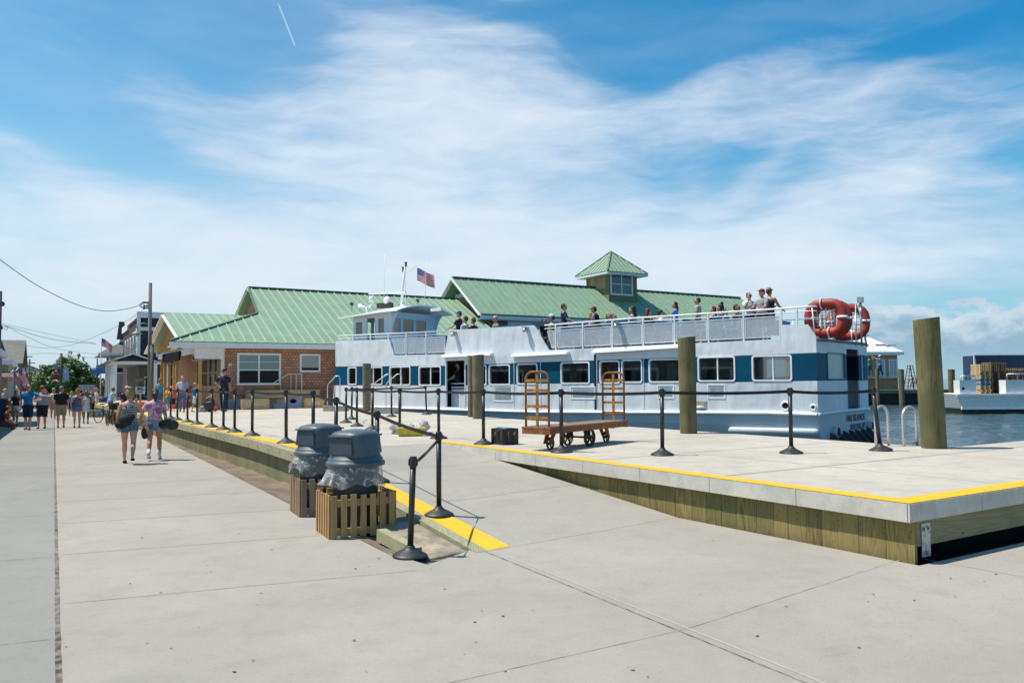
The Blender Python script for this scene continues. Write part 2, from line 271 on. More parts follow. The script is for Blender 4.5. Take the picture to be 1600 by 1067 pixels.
# ------------------------------------------------------------------ mesh builder
class MB:
    def __init__(s): s.v = []; s.f = []; s.mi = []; s.sm = []; s.cur = 0
    def add(s, vs, fs, smooth=False):
        o = len(s.v); s.v += [Vector(p) for p in vs]
        for f in fs: s.f.append([i + o for i in f]); s.mi.append(s.cur); s.sm.append(smooth)
        return s
    def box(s, c, sz, rot=None):
        x, y, z = sz[0] / 2, sz[1] / 2, sz[2] / 2
        vs = [Vector((a * x, b * y, d * z)) for a in (-1, 1) for b in (-1, 1) for d in (-1, 1)]
        if rot is not None:
            M = rot if isinstance(rot, Matrix) else Euler(rot).to_matrix(); vs = [M @ p for p in vs]
        vs = [p + Vector(c) for p in vs]
        return s.add(vs, [(0, 1, 3, 2), (4, 6, 7, 5), (0, 4, 5, 1), (2, 3, 7, 6), (0, 2, 6, 4), (1, 5, 7, 3)])
    def span(s, a, b):
        a, b = Vector(a), Vector(b); return s.box((a + b) / 2, [abs(k) for k in (b - a)])
    def hexa(s, vs):      # 8 corners: bottom 4 loop, top 4 loop
        return s.add(vs, [(0, 3, 2, 1), (4, 5, 6, 7), (0, 1, 5, 4), (1, 2, 6, 5), (2, 3, 7, 6), (3, 0, 4, 7)])
    def bar(s, a, b, w, h, up=(0, 0, 1)):
        a, b = Vector(a), Vector(b); d = (b - a).normalized(); up = Vector(up)
        if abs(d.dot(up)) > 0.98: up = Vector((1, 0, 0))
        sd = d.cross(up).normalized(); u2 = sd.cross(d); p = []
        for q in (a, b): p += [q + sd * (i * w / 2) + u2 * (j * h / 2) for i, j in ((-1, -1), (1, -1), (1, 1), (-1, 1))]
        return s.add(p, [(0, 3, 2, 1), (4, 5, 6, 7), (0, 1, 5, 4), (1, 2, 6, 5), (2, 3, 7, 6), (3, 0, 4, 7)])
    def lathe(s, prof, c=(0, 0, 0), n=24, smooth=True, sx=1, sy=1, ph=0):
        c = Vector(c); vs = []; fs = []
        for r, z in prof:
            for i in range(n):
                a = 2 * math.pi * i / n + ph; vs.append(c + Vector((r * sx * math.cos(a), r * sy * math.sin(a), z)))
        for k in range(len(prof) - 1):
            for i in range(n):
                j = (i + 1) % n; fs.append((k * n + i, k * n + j, (k + 1) * n + j, (k + 1) * n + i))
        s.add(vs, fs, smooth)
        o = len(s.v) - len(vs)
        for base, rev in ((0, True), ((len(prof) - 1) * n, False)):
            if prof[0 if rev else -1][0] > 1e-4:
                f = [o + base + i for i in range(n)]
                s.f.append(f[::-1] if rev else f); s.mi.append(s.cur); s.sm.append(False)
        return s
    def tube(s, pts, rad, n=10, smooth=True, closed=False, caps=True, ell=None, round_caps=False):
        pts = [Vector(p) for p in pts]; N = len(pts); rads = rad if isinstance(rad, (list, tuple)) else [rad] * N
        if round_caps:
            d0 = (pts[0] - pts[1]).normalized(); d1 = (pts[-1] - pts[-2]).normalized(); r0, r1 = rads[0], rads[-1]
            pts = [pts[0] + d0 * r0 * 0.9, pts[0] + d0 * r0 * 0.55] + pts + [pts[-1] + d1 * r1 * 0.55, pts[-1] + d1 * r1 * 0.9]
            rads = [r0 * 0.35, r0 * 0.8] + list(rads) + [r1 * 0.8, r1 * 0.35]; N = len(pts)
        vs = []; up = None
        for i in range(N):
            if closed: d = pts[(i + 1) % N] - pts[i - 1]
            else: d = pts[min(i + 1, N - 1)] - pts[max(i - 1, 0)]
            d.normalize()
            if up is None: up = Vector((0, 0, 1)) if abs(d.z) < 0.9 else Vector((0, 1, 0))
            a = d.cross(up)
            if a.length < 1e-4: a = d.cross(Vector((1, 0.3, 0)))
            a.normalize(); b = a.cross(d).normalized(); up = b
            for k in range(n):
                t = 2 * math.pi * k / n; e = ell or (1, 1)
                vs.append(pts[i] + a * (rads[i] * e[0] * math.cos(t)) + b * (rads[i] * e[1] * math.sin(t)))
        fs = []
        for i in range(N if closed else N - 1):
            i2 = (i + 1) % N
            for k in range(n): fs.append((i * n + k, i * n + (k + 1) % n, i2 * n + (k + 1) % n, i2 * n + k))
        s.add(vs, fs, smooth)
        if caps and not closed:
            o = len(s.v) - len(vs)
            s.f.append([o + k for k in range(n)][::-1]); s.f.append([o + (N - 1) * n + k for k in range(n)]); s.mi += [s.cur] * 2; s.sm += [False] * 2
        return s
    def ball(s, c, r, n=10, m=7):
        c = Vector(c); r = (r, r, r) if isinstance(r, (int, float)) else r; vs = [c + Vector((0, 0, -r[2]))]; fs = []
        for i in range(1, m):
            t = math.pi * i / m
            for k in range(n):
                p = 2 * math.pi * k / n; vs.append(c + Vector((r[0] * math.sin(t) * math.cos(p), r[1] * math.sin(t) * math.sin(p), -r[2] * math.cos(t))))
        vs.append(c + Vector((0, 0, r[2])))
        for k in range(n): fs.append((0, 1 + (k + 1) % n, 1 + k)); fs.append((len(vs) - 1, 1 + (m - 2) * n + k, 1 + (m - 2) * n + (k + 1) % n))
        for i in range(m - 2):
            for k in range(n): fs.append((1 + i * n + k, 1 + i * n + (k + 1) % n, 1 + (i + 1) * n + (k + 1) % n, 1 + (i + 1) * n + k))
        return s.add(vs, fs, True)
    def prism(s, poly, axis_vec):      # poly: list of 3D points, extruded by axis_vec
        n = len(poly); a = Vector(axis_vec); vs = [Vector(p) for p in poly] + [Vector(p) + a for p in poly]
        return s.add(vs, [list(range(n))[::-1], [n + i for i in range(n)]] + [(i, (i + 1) % n, n + (i + 1) % n, n + i) for i in range(n)])
    def quad(s, a, b, c, d): return s.add([a, b, c, d], [(0, 1, 2, 3)])
    def build(s, name, mats, parent=None, bevel=0, remesh=0, fix=True, **tags):
        me = bpy.data.meshes.new(name); me.from_pydata([tuple(p) for p in s.v], [], s.f)
        for m in (mats if isinstance(mats, (list, tuple)) else [mats]): me.materials.append(m)
        me.polygons.foreach_set('material_index', s.mi); me.polygons.foreach_set('use_smooth', s.sm)
        if fix:
            bm = bmesh.new(); bm.from_mesh(me); bmesh.ops.recalc_face_normals(bm, faces=bm.faces); bm.to_mesh(me); bm.free()
        me.update(); o = bpy.data.objects.new(name, me); COL.objects.link(o)
        if parent: o.parent = parent
        if remesh:
            md = o.modifiers.new('r', 'REMESH'); md.mode = 'VOXEL'; md.voxel_size = remesh; md.use_smooth_shade = True
            sm = o.modifiers.new('s', 'SMOOTH'); sm.factor = 0.5; sm.iterations = 3
        if bevel:
            md = o.modifiers.new('b', 'BEVEL'); md.width = bevel; md.segments = 2; md.limit_method = 'ANGLE'; md.angle_limit = R(40)
        for k, v in tags.items(): o[k] = v
        return o
def empty(name, loc=(0, 0, 0), rz=0.0, **tags):
    o = bpy.data.objects.new(name, None); COL.objects.link(o); o.location = loc; o.rotation_euler = (0, 0, rz); o.empty_display_size = 0.2
    for k, v in tags.items(): o[k] = v
    return o
def tag(o, label, category, group=None):
    o['label'] = label; o['category'] = category
    if group: o['group'] = group
    return o
def dup(o, parent=None):
    c = o.copy(); COL.objects.link(c)
    if parent: c.parent = parent
    for ch in KIDS(o): dup(ch, c)
    return c
def KIDS(o): return [c for c in bpy.data.objects if c.parent == o]
# ------------------------------------------------------------------ dock frame: s runs along the street (away left), w towards the bay
DZ = 0.63
C0 = gp(1420, 787, DZ); _q = gp(760, 700, DZ)
U2 = (_q - C0); U2.z = 0; U2.normalize(); V2 = Vector((U2.y, -U2.x, 0))
C0z = Vector((C0.x, C0.y, 0)); UANG = math.atan2(U2.y, U2.x)
def P(s, w, z=0.0): return C0z + U2 * s + V2 * w + Vector((0, 0, z))
def SW(p): q = Vector((p[0], p[1], 0)) - C0z; return q.dot(U2), q.dot(V2)
S0, S1 = 3.0, 9.25            # ramp foot and head
WL = SW(gp(440, 695.5, DZ))[1]      # left edge of the dock and of the ramp
SB, W1 = SW(gp(1478, 699.5, DZ))    # bay side corner at the big pile
SEND = 62.0; SR = 16.0
#print('UANG', math.degrees(UANG), 'WL', WL, 'SB', SB, 'W1', W1, SW(gp(1140, 679.6, DZ)), SW(gp(760, 655, DZ)), SW(gp(276, 656, DZ)), SW(gp(743, 855, 0)), SW(gp(466, 705, DZ)))
def st(o, **k): o['kind'] = 'structure'; return o
def sheet(name, polys, m, z=None):
    b = MB()
    for p in polys: b.add([Vector((q[0], q[1], q[2] if z is None else z)) for q in p], [list(range(len(p)))])
    o = b.build(name, m, fix=False)
    for pl in o.data.polygons:
        if pl.normal.z < 0: pl.flip()
    return st(o)
# water: one sheet out to the horizon
def water_mat():
    m, t, b = newmat('bay_water'); p = pos(t)
    mp = t.new('ShaderNodeMapping'); t.put(mp.inputs[0], p); mp.inputs['Scale'].default_value = (0.55, 1.0, 1); mp.inputs['Rotation'].default_value = (0, 0, R(20))
    v = mp.outputs[0]; n1 = t.noise(v, 0.55, 3, 0.5, 0.4); n2 = t.noise(v, 2.1, 5, 0.6, 0.6); n3 = t.noise(v, 7.0, 4, 0.6, 0.3)
    h = t.m('ADD', t.m('MULTIPLY', n1, 0.9), t.m('ADD', t.m('MULTIPLY', n2, 0.45), t.m('MULTIPLY', n3, 0.10)))
    wash = t.noise(p, 0.25, 5, 0.65, 0.5)
    c = t.mix(t.smooth(wash, 0.4, 0.65), (0.022, 0.055, 0.072), (0.06, 0.10, 0.105))
    foam = t.m('MULTIPLY', t.smooth(n2, 0.60, 0.70), t.smooth(wash, 0.50, 0.66)); c = t.mix(t.m('MULTIPLY', foam, 0.5), c, (0.45, 0.5, 0.5))
    t.put(b.inputs['Base Color'], c); b.inputs['Roughness'].default_value = 0.10; b.inputs['IOR'].default_value = 1.33; b.inputs['Specular IOR Level'].default_value = 0.5
    t.put(b.inputs['Normal'], t.bump(h, 1.0, 0.22)); return m
WZ = -0.55
M_WATER = water_mat()
sheet('water', [[(-9000, -500, 0), (9000, -500, 0), (9000, 14000, 0), (-9000, 14000, 0)]], M_WATER, WZ - 0.16)
# the basin close by, as a real rippled surface
wb = MB(); nx, ny, x0_, y0_, x1_, y1_ = 230, 330, 2.0, 9.0, 66.0, 108.0; vs = []
for i in range(nx + 1):
    for j in range(ny + 1):
        x = x0_ + (x1_ - x0_) * i / nx; y = y0_ + (y1_ - y0_) * (j / ny) ** 1.35; q = Vector((x * 0.8, y * 0.62, 0)); fall = min(1.0, (j / ny) * 20, (1 - j / ny) * 8, (1 - i / nx) * 12, i / nx * 20)
        z = 0.085 * mnoise.noise(q * 0.9) + 0.06 * mnoise.noise(q * 2.1 + Vector((7, 3, 1))) + 0.03 * abs(mnoise.noise(q * 4.3)); vs.append((x, y, WZ + z * fall - 0.14 * (1 - fall)))
wb.add(vs, [(i * (ny + 1) + j, (i + 1) * (ny + 1) + j, (i + 1) * (ny + 1) + j + 1, i * (ny + 1) + j + 1) for i in range(nx) for j in range(ny)], True)
st(wb.build('rippled_basin_water', M_WATER, fix=False))
# land under the street and the village
M_LAND = sand()
def shore(s): return 0.4
land = [P(-30, -60), P(-30, 14), P(-0.35, 14), P(-0.35, 0.35), P(5, 0.35), P(20, 0.6), P(70, 1), P(130, 25), P(420, 60), P(420, -400), P(-30, -400)]
sheet('ground', [land], M_SAND, -0.05)
# street slabs
J1a, J1b = gp(92, 1067), gp(85, 670); jd = (J1b - J1a).normalized(); jn = Vector((jd.y, -jd.x, 0))
E1, E2 = gp(228, 673.5), gp(598, 861); ed = (E1 - E2).normalized()
K1, K2 = gp(668, 882), gp(743, 856); RF2 = P(S0, -0.07)
Jfar = J1a + jd * 260; Jnear = J1a - jd * 14
Efar = E1 + ed * 14
GR = 0.09                     # the concrete rises slightly towards the dock corner
def gz(p): s_, w_ = SW(p); return GR * max(0.0, min(1.0, (w_ - WL) / -WL)) if s_ < S0 + 0.3 else 0.0
main = [Jnear, P(-22, WL), P(S0, WL), K2, K1, E2, E1, Efar, Efar + jd * 220, Jfar]
b = MB(); b.add([Vector((q.x, q.y, 0)) for q in main], [list(range(len(main)))])
b.add([P(-22, WL), P(-22, 0, GR), P(S0, 0, GR), P(S0, WL)], [(0, 1, 2, 3)]); b.add([P(-22, 0, GR), P(-22, 15, GR), P(-0.08, 15, GR), P(-0.08, 0, GR)], [(0, 1, 2, 3)])
o = b.build('street', M_PAVE, fix=False); st(o)
for pl in o.data.polygons:
    if pl.normal.z < 0: pl.flip()
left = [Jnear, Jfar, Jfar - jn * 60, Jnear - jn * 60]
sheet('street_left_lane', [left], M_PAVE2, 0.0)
# joints between slabs, thin sheets just above the concrete
jb = MB(); jt = MB(); tm = MB()
def strip(b, a, c, w, z=0.003):
    a, c = Vector(a), Vector(c); d = (c - a).normalized(); n = Vector((-d.y, d.x, 0)) * w / 2
    b.add([Vector((q.x, q.y, q.z + z)) for q in (a - n, c - n, c + n, a + n)], [(0, 1, 2, 3)])
def rough_strip(b, a, c, w, z=0.003, step=0.12, jit=0.5):
    a, c = Vector(a), Vector(c); L = (c - a).length; d = (c - a) / L; n = Vector((-d.y, d.x, 0)); k = max(2, min(700, int(L / step))); vs = []
    for i in range(k + 1):
        p = a + d * L * i / k; p.z += z
        vs += [p - n * w / 2 * (1 + jit * random.uniform(-1, 1)), p + n * w / 2 * (1 + jit * random.uniform(-1, 1))]
    b.add(vs, [(2 * i, 2 * i + 2, 2 * i + 3, 2 * i + 1) for i in range(k)])
rough_strip(jb, J1a - jd * 4, J1a + jd * 90, 0.036, 0.0035, 0.05, 0.16)

cd = Vector((math.cos(R(21)), math.sin(R(21)), 0)); cn = Vector((-cd.y, cd.x, 0))
def lineint(p0, d0, p1, d1):
    den = d0.x * d1.y - d0.y * d1.x; q = p1 - p0; t = (q.x * d1.y - q.y * d1.x) / den; return p0 + d0 * t
for k in range(0, 42):
    off = 7.43 + 2.13 * k; p0 = cn * off; a = lineint(p0, cd, J1a, jd); e = lineint(p0, cd, E2, ed)
    rough_strip(jt, a + cd * 0.06, e - cd * 0.02, 0.009 if k < 8 else 0.014, 0.003, 0.2, 0.35); 
    if k < 6: strip(tm, a + cd * 0.06 + cn * 0.035, e + cn * 0.035, 0.012, 0.002)
for k in range(-2, 30):
    off = 6.44 + 3.05 * k; p0 = cn * off; a = lineint(p0, cd, J1a, jd)
    rough_strip(jt, a - cd * 0.06, a - cd * 30, 0.016, 0.003, 0.25, 0.35)
X0 = gp(1060, 985); A0 = gp(745, 856)
jdx = (X0 - A0).normalized()
rough_strip(jb, A0, A0 + jdx * 9, 0.016, 0.0034); strip(tm, A0 + jdx.cross(Vector((0, 0, 1))) * -0.09, A0 + jdx * 9 + jdx.cross(Vector((0, 0, 1))) * -0.09, 0.02, 0.002)
D1 = gp(1424, 885); D2 = gp(700, 1067)
for a, c in ((X0, D1), (X0, X0 + (D2 - X0).normalized() * 7), (gp(781, 850), gp(1062, 818)), (D1, D1 + (gp(1600, 918) - D1).normalized() * 7)):
    rough_strip(jt, a, c, 0.010, 0.0032, 0.15, 0.4); d = (c - a).normalized(); n = Vector((-d.y, d.x, 0))
    pass
for b_ in (jb, jt, tm):
    for q in b_.v: q.z = q.z * 0.4 + gz(q)
for n_, b_, m_ in (('street_joint', jb, M_JOINT), ('street_score_lines', jt, M_JOINT_THIN), ('street_tooled_margins', tm, M_TOOLED)): st(b_.build(n_, m_, fix=False))
# dirt that gathers against the kerb: low uneven heap of sand between street and dock
sb = MB(); vs = []; nn = 90; mm = 6
ea, eb = E2 - ed * 0.3, E1
for i in range(nn + 1):
    t_ = i / nn; a = ea.lerp(eb, t_); s_, w_ = SW(a); b2 = P(s_, WL + 0.1)
    for j in range(mm + 1):
        q = a.lerp(b2, j / mm); z = -0.02 + 0.07 * mnoise.noise(q * 1.3) + 0.03 * mnoise.noise(q * 5) - 0.05 * math.sin(math.pi * j / mm)
        if j == 0: z = 0.004
        vs.append((q.x, q.y, z))
sb.add(vs, [(i * (mm + 1) + j, (i + 1) * (mm + 1) + j, (i + 1) * (mm + 1) + j + 1, i * (mm + 1) + j + 1) for i in range(nn) for j in range(mm)], True)
o = sb.build('sand_strip', M_SAND, fix=False); o['kind'] = 'structure'
for pl in o.data.polygons:
    if pl.normal.z < 0: pl.flip()

# ------------------------------------------------------------------ dock
dock = empty('dock', P(0, 0, 0), 0, label='raised concrete boat dock with yellow painted edges and timber skirt', category='dock'); dock['kind'] = 'structure'
def kid(mb, name, m, parent=None, **k):
    """build world-space geometry and parent it without moving it"""
    o = mb.build(name, m, **k)
    if parent is not None: o.parent = parent; o.matrix_parent_inverse = Matrix.Translation(Vector(parent.location)).inverted() if parent.rotation_euler.z == 0 else (Matrix.Translation(Vector(parent.location)) @ Matrix.Rotation(parent.rotation_euler.z, 4, 'Z')).inverted()
    return o
SLAB = 0.165
def flatslab(poly, z0, z1):
    b = MB(); n = len(poly); b.prism([Vector((p.x, p.y, z0)) for p in poly], (0, 0, z1 - z0)); return b
# deck outline (s, w)
deck = [P(0, 0), P(0, SR), P(SB, SR), P(SB, W1), P(SEND, W1), P(SEND, WL), P(S1, WL), P(S1, 0)]
kid(flatslab(deck, DZ - SLAB, DZ), 'deck_slab', M_DECK, dock)
# fascia casting blocks along the two near edges, slightly proud, with open joints
fb = MB(); step = 1.22; s = 0.012
while s < S1 + 0.35:
    s2 = min(s + step - 0.008, S1 + 0.38); a, b = P(s, -0.012), P(s2, 0.003)
    c_ = [P(s, -0.014), P(s2, -0.014), P(s2, 0.004), P(s, 0.004)]
    fb.prism([Vector((p.x, p.y, DZ - SLAB - 0.004)) for p in c_], (0, 0, SLAB + 0.0015)); s += step
w = 0.0
while w < SR:
    w2 = min(w + 1.22 - 0.008, SR); c_ = [P(-0.014, w + (0 if w else -0.012)), P(-0.014, w2), P(0.004, w2), P(0.004, w + (0 if w else -0.012))]
    fb.prism([Vector((p.x, p.y, DZ - SLAB - 0.004)) for p in c_], (0, 0, SLAB + 0.0012)); w += 1.22
kid(fb, 'edge_block', M_FASC, dock)
# deck surface joints
dj = MB(); dt = MB()
for k in range(1, 24):
    s = k * 2.44
    w0 = 0.24 if s < S1 else WL + 0.3
    rough_strip(dj, P(s, w0, DZ), P(s, W1 - 0.1 if s > SB else SR, DZ), 0.010, 0.003, 0.3, 0.3)
    strip(dt, P(s + 0.04, w0, DZ), P(s + 0.04, W1 - 0.1 if s > SB else SR, DZ), 0.012, 0.002)
for w in (2.1, 4.9, 7.7, 10.5):
    rough_strip(dj, P(0.24, w, DZ), P(SEND if w < W1 else SB, w, DZ), 0.010, 0.003, 0.3, 0.3)
rough_strip(dj, P(S1, -1.2, DZ), P(SEND, -1.2, DZ), 0.010, 0.003, 0.3, 0.3)
kid(dj, 'deck_joint', M_JOINT_THIN, dock, fix=False); kid(dt, 'deck_tooling', M_TOOLED, dock, fix=False)
# yellow edge
yb = MB()
def ystrip(a, b, wd, side, z): # on deck
    a, b = Vector(a), Vector(b); d = (b - a).normalized(); n = Vector((d.y, -d.x, 0)) * side * wd
    yb.add([a + Vector((0, 0, z)), b + Vector((0, 0, z)), b + n + Vector((0, 0, z)), a + n + Vector((0, 0, z))], [(0, 1, 2, 3)])
YW = 0.24
poly = [P(-0.004, -0.004), P(-0.004, SR), P(YW, SR), P(YW, YW), P(S1 + 0.55, YW), P(S1 + 0.55, -0.004)]
yb.add([Vector((p.x, p.y, DZ + 0.005)) for p in poly], [list(range(6))])
YL = 0.30
def rz(s): return DZ * max(0, min(1, (s - S0) / (S1 - S0)))
yb.add([P(S0 + 0.02, WL + 0.02, 0.006), P(S0 + 0.02, WL + YL, 0.007 + GR * YL / -WL), P(S1, WL + YL, DZ + 0.006), P(S1, WL + 0.02, DZ + 0.006)], [(0, 1, 2, 3)])
yb.add([P(S1, WL + 0.02, DZ + 0.006), P(S1, WL + YL, DZ + 0.006), P(SEND, WL + YL, DZ + 0.006), P(SEND, WL + 0.02, DZ + 0.006)], [(0, 1, 2, 3)])
kid(yb, 'yellow_edge', M_YEL, dock)
# ramp
rb = MB(); rb.hexa([P(S0, WL, -0.2), P(S0, 0, -0.2), P(S1, 0, -0.2), P(S1, WL, -0.2), P(S0, WL, 0.002), P(S0, 0, 0.002 + GR), P(S1, 0, DZ - 0.001), P(S1, WL, DZ - 0.001)])
ramp = kid(rb, 'ramp', M_PAVE); ramp['kind'] = 'structure'
rj = MB()
for s in (5.1, 7.2): rough_strip(rj, P(s, WL + YL, rz(s) + 0.01), P(s, 0, rz(s) + GR * (1 - (s - S0) / (S1 - S0))), 0.009, 0.004, 0.3, 0.3)
kid(rj, 'ramp_joint', M_JOINT_THIN, fix=False)['kind'] = 'structure'
# vertical board skirt under the near edge (only where it shows above the ramp)
kb = MB(); s = 0.0; i = 0
while s < S1 - 0.2:
    wd = random.choice((0.185, 0.235, 0.235, 0.285)); 
    inset = 0.075 + random.uniform(-0.003, 0.003)
    zb = -0.02 if s < S0 else rz(s) - 0.12
    zt = DZ - SLAB - 0.006
    c_ = [P(s + 0.003, inset), P(s + wd - 0.002, inset), P(s + wd - 0.002, inset + 0.04), P(s + 0.003, inset + 0.04)]
    if zt - zb > 0.05: kb.prism([Vector((p.x, p.y, zb)) for p in c_], (0, 0, zt - zb))
    s += wd
sk = kid(kb, 'board_skirt', M_PT, dock)
nb = MB()
for k in range(12):
    for dz in (0.10, 0.16): nb.ball(P(0.04 + 0.25 * k + random.uniform(-.01, .01), 0.073, DZ - SLAB - dz), 0.005, 6, 4)
kid(nb, 'nail_heads', M_DARK, dock)
# beam under the right hand edge, corner post, hanger plate with bolts
bm_ = MB(); L = SR
c_ = [P(0.045, 0.085), P(0.045, L), P(0.12, L), P(0.12, 0.085)]
root = empty('edge_beam', P(0.045, 0.085, 0.0), math.atan2(V2.y, V2.x)); root.parent = dock; root.matrix_parent_inverse = Matrix.Translation(dock.location).inverted()
b = MB(); b.span((0, 0.0, 0.215), (L, 0.075, DZ - SLAB - 0.004)); ob = b.build('beam_timber', M_PTX, root)
b = MB(); b.span((0.0, 0.022, 0.0), (0.13, 0.09, 0.213)); b.build('corner_post', M_PT, root)
b = MB(); b.span((0.16, -0.012, 0.11), (0.30, -0.001, 0.42)); b.build('hanger_plate', M_GALV, root, bevel=0.002)
b = MB()
for x_, z_ in ((0.195, 0.37), (0.265, 0.37), (0.235, 0.15)): b.tube([(x_, -0.012, z_), (x_, -0.032, z_)], 0.016, 6, False); b.tube([(x_, -0.011, z_), (x_, -0.017, z_)], 0.026, 12, False)
b.build('bolt', M_GALV, root)
b = MB(); b.span((0, 0.5, -0.5), (L, 0.55, 0.45)); b.build('underdock_shade', M_DARK, root)  # dark sheet standing for the shade under the dock
# left edge of the dock: coping timber, lower set-back boards
lb = MB(); s = S1 - 0.6
while s < SEND:
    s2 = min(s + 3.6 - 0.01, SEND); c_ = [P(s, WL - 0.10), P(s2, WL - 0.10), P(s2, WL + 0.0), P(s, WL + 0.0)]
    zt0, zt1 = rz(s), rz(s2); lb.hexa([Vector((p.x, p.y, z - 0.17)) for p, z in zip(c_, (zt0, zt1, zt1, zt0))] + [Vector((p.x, p.y, z + 0.004)) for p, z in zip(c_, (zt0, zt1, zt1, zt0))]); s += 3.6
s = S0
while s < S1 - 0.61:
    s2 = min(s + 2.82, S1 - 0.61); c_ = [P(s, WL - 0.12), P(s2, WL - 0.12), P(s2, WL + 0.0), P(s, WL + 0.0)]; za, zb_ = rz(s), rz(s2)
    lb.hexa([Vector((p.x, p.y, z - 0.14)) for p, z in zip(c_, (za, zb_, zb_, za))] + [Vector((p.x, p.y, z + 0.003)) for p, z in zip(c_, (za, zb_, zb_, za))]); s += 2.83
M_COPE = wood('coping_timber', (0.36, 0.34, 0.22), (0.22, 0.22, 0.13), 'Y', 6, green=(0.20, 0.23, 0.13), knots=False)
kid(lb, 'coping_timber', M_COPE, dock)
kb = MB(); s = S0 + 0.5
while s < SEND:
    wd = 0.6 if s > 20 else 0.29; zt = rz(s) - 0.15
    c_ = [P(s + 0.002, WL + 0.02), P(s + wd - 0.002, WL + 0.02), P(s + wd - 0.002, WL + 0.08), P(s + 0.002, WL + 0.08)]
    if zt > -0.08: kb.prism([Vector((p.x, p.y, -0.12)) for p in c_], (0, 0, zt + 0.12))
    s += wd
M_PTS = wood('set_back_boards', (0.27, 0.24, 0.14), (0.15, 0.14, 0.08), 'Z', green=(0.13, 0.16, 0.09), knots=False)  # greenish tan wood of the set-back boards
kid(kb, 'side_boards', M_PTS, dock)
bb = MB(); s = S1 + 0.3
while s < 34: bb.tube([P(s, WL - 0.10, DZ - 0.10), P(s, WL - 0.125, DZ - 0.10)], 0.014, 8, False); s += 0.75
kid(bb, 'coping_bolt', M_GALV, dock)
# low timber and concrete footing beside the ramp foot
fbk = MB(); fbk.hexa([P(S0 + 0.15, WL - 0.62, -0.1), P(S0 + 0.15, WL - 0.14, -0.1), P(S0 + 1.75, WL - 0.14, -0.1), P(S0 + 1.75, WL - 0.62, -0.1), P(S0 + 0.15, WL - 0.62, -0.025), P(S0 + 0.15, WL - 0.14, 0.0), P(S0 + 1.75, WL - 0.14, 0.15), P(S0 + 1.75, WL - 0.62, 0.10)])
kid(fbk, 'ramp_footing', mat('worn_footing', (0.30, 0.25, 0.19), 0.9, var=0.25, scale=4, bump=0.3), bevel=0.03)['kind'] = 'structure'
fbk = MB(); fbk.bar(P(S0 + 0.3, WL - 0.66, 0.0), P(S0 + 1.25, WL - 0.66, 0.05), 0.11, 0.13)
tag(kid(fbk, 'footing_timber', M_COPE), 'mossy timber baulk lying beside the ramp foot', 'timber')

# scattered litter: dry leaves, gum and twigs lying on the concrete
lb2 = MB(); rn_ = random.Random(12)
for k in range(75):
    q = gp(rn_.uniform(60, 1590), 720 + 340 * rn_.random() ** 0.8); s_, w_ = SW(q); 
    if s_ > -0.1 and w_ > WL - 0.7: continue
    r_ = rn_.uniform(0.006, 0.018); a_ = rn_.uniform(0, 6.28); lb2.cur = 0 if rn_.random() < 0.8 else 1; z_ = gz(q) + 0.004
    lb2.add([(q.x + r_ * rn_.uniform(.5, 1.3) * math.cos(a_ + t_), q.y + r_ * rn_.uniform(.4, .9) * math.sin(a_ + t_), z_ + rn_.uniform(0, 0.006)) for t_ in (0, 1.2, 2.4, 3.7, 5.0)], [(0, 1, 2, 3, 4)])
q = lb2.build('litter', [mat('dark_fleck', (0.07, 0.065, 0.055), 0.9), mat('dry_leaf', (0.32, 0.15, 0.07), 0.9)], fix=False); q['kind'] = 'stuff'; q['label'] = 'tiny dark flecks and dry leaves scattered on the concrete'; q['category'] = 'litter'
# ------------------------------------------------------------------ stanchions with retractable belts
def stanchion_proto():
    r = empty('stanchion', (0, 0, 0))
    b = MB(); b.lathe([(0.178, 0.0), (0.182, 0.006), (0.178, 0.018), (0.160, 0.030), (0.115, 0.052), (0.072, 0.074), (0.048, 0.092), (0.043, 0.108), (0.040, 0.112)], n=40); b.build('base', M_RUB, r)
    b = MB(); b.lathe([(0.0315, 0.108), (0.0315, 0.90)], n=20); b.build('post', M_BLK, r)
    b = MB(); b.lathe([(0.036, 0.90), (0.038, 0.905), (0.038, 1.005), (0.035, 1.014), (0.0, 1.016)], n=20)
    for k in range(4):
        a = k * math.pi / 2; b.box((0.038 * math.cos(a), 0.038 * math.sin(a), 0.955), (0.022, 0.026, 0.07), (0, 0, a))
    b.build('belt_head', M_BLK, r, bevel=0.002)
    return r
ST0 = stanchion_proto(); NST = 0
def place_st(p, label, group, lean=(0, 0)):
    global NST
    o = ST0 if NST == 0 else dup(ST0); NST += 1
    o.location = p; a = math.atan2(0, 1) + random.uniform(-0.4, 0.4); o.rotation_euler = (lean[0], lean[1], UANG)
    tag(o, label, 'stanchion', group); return o
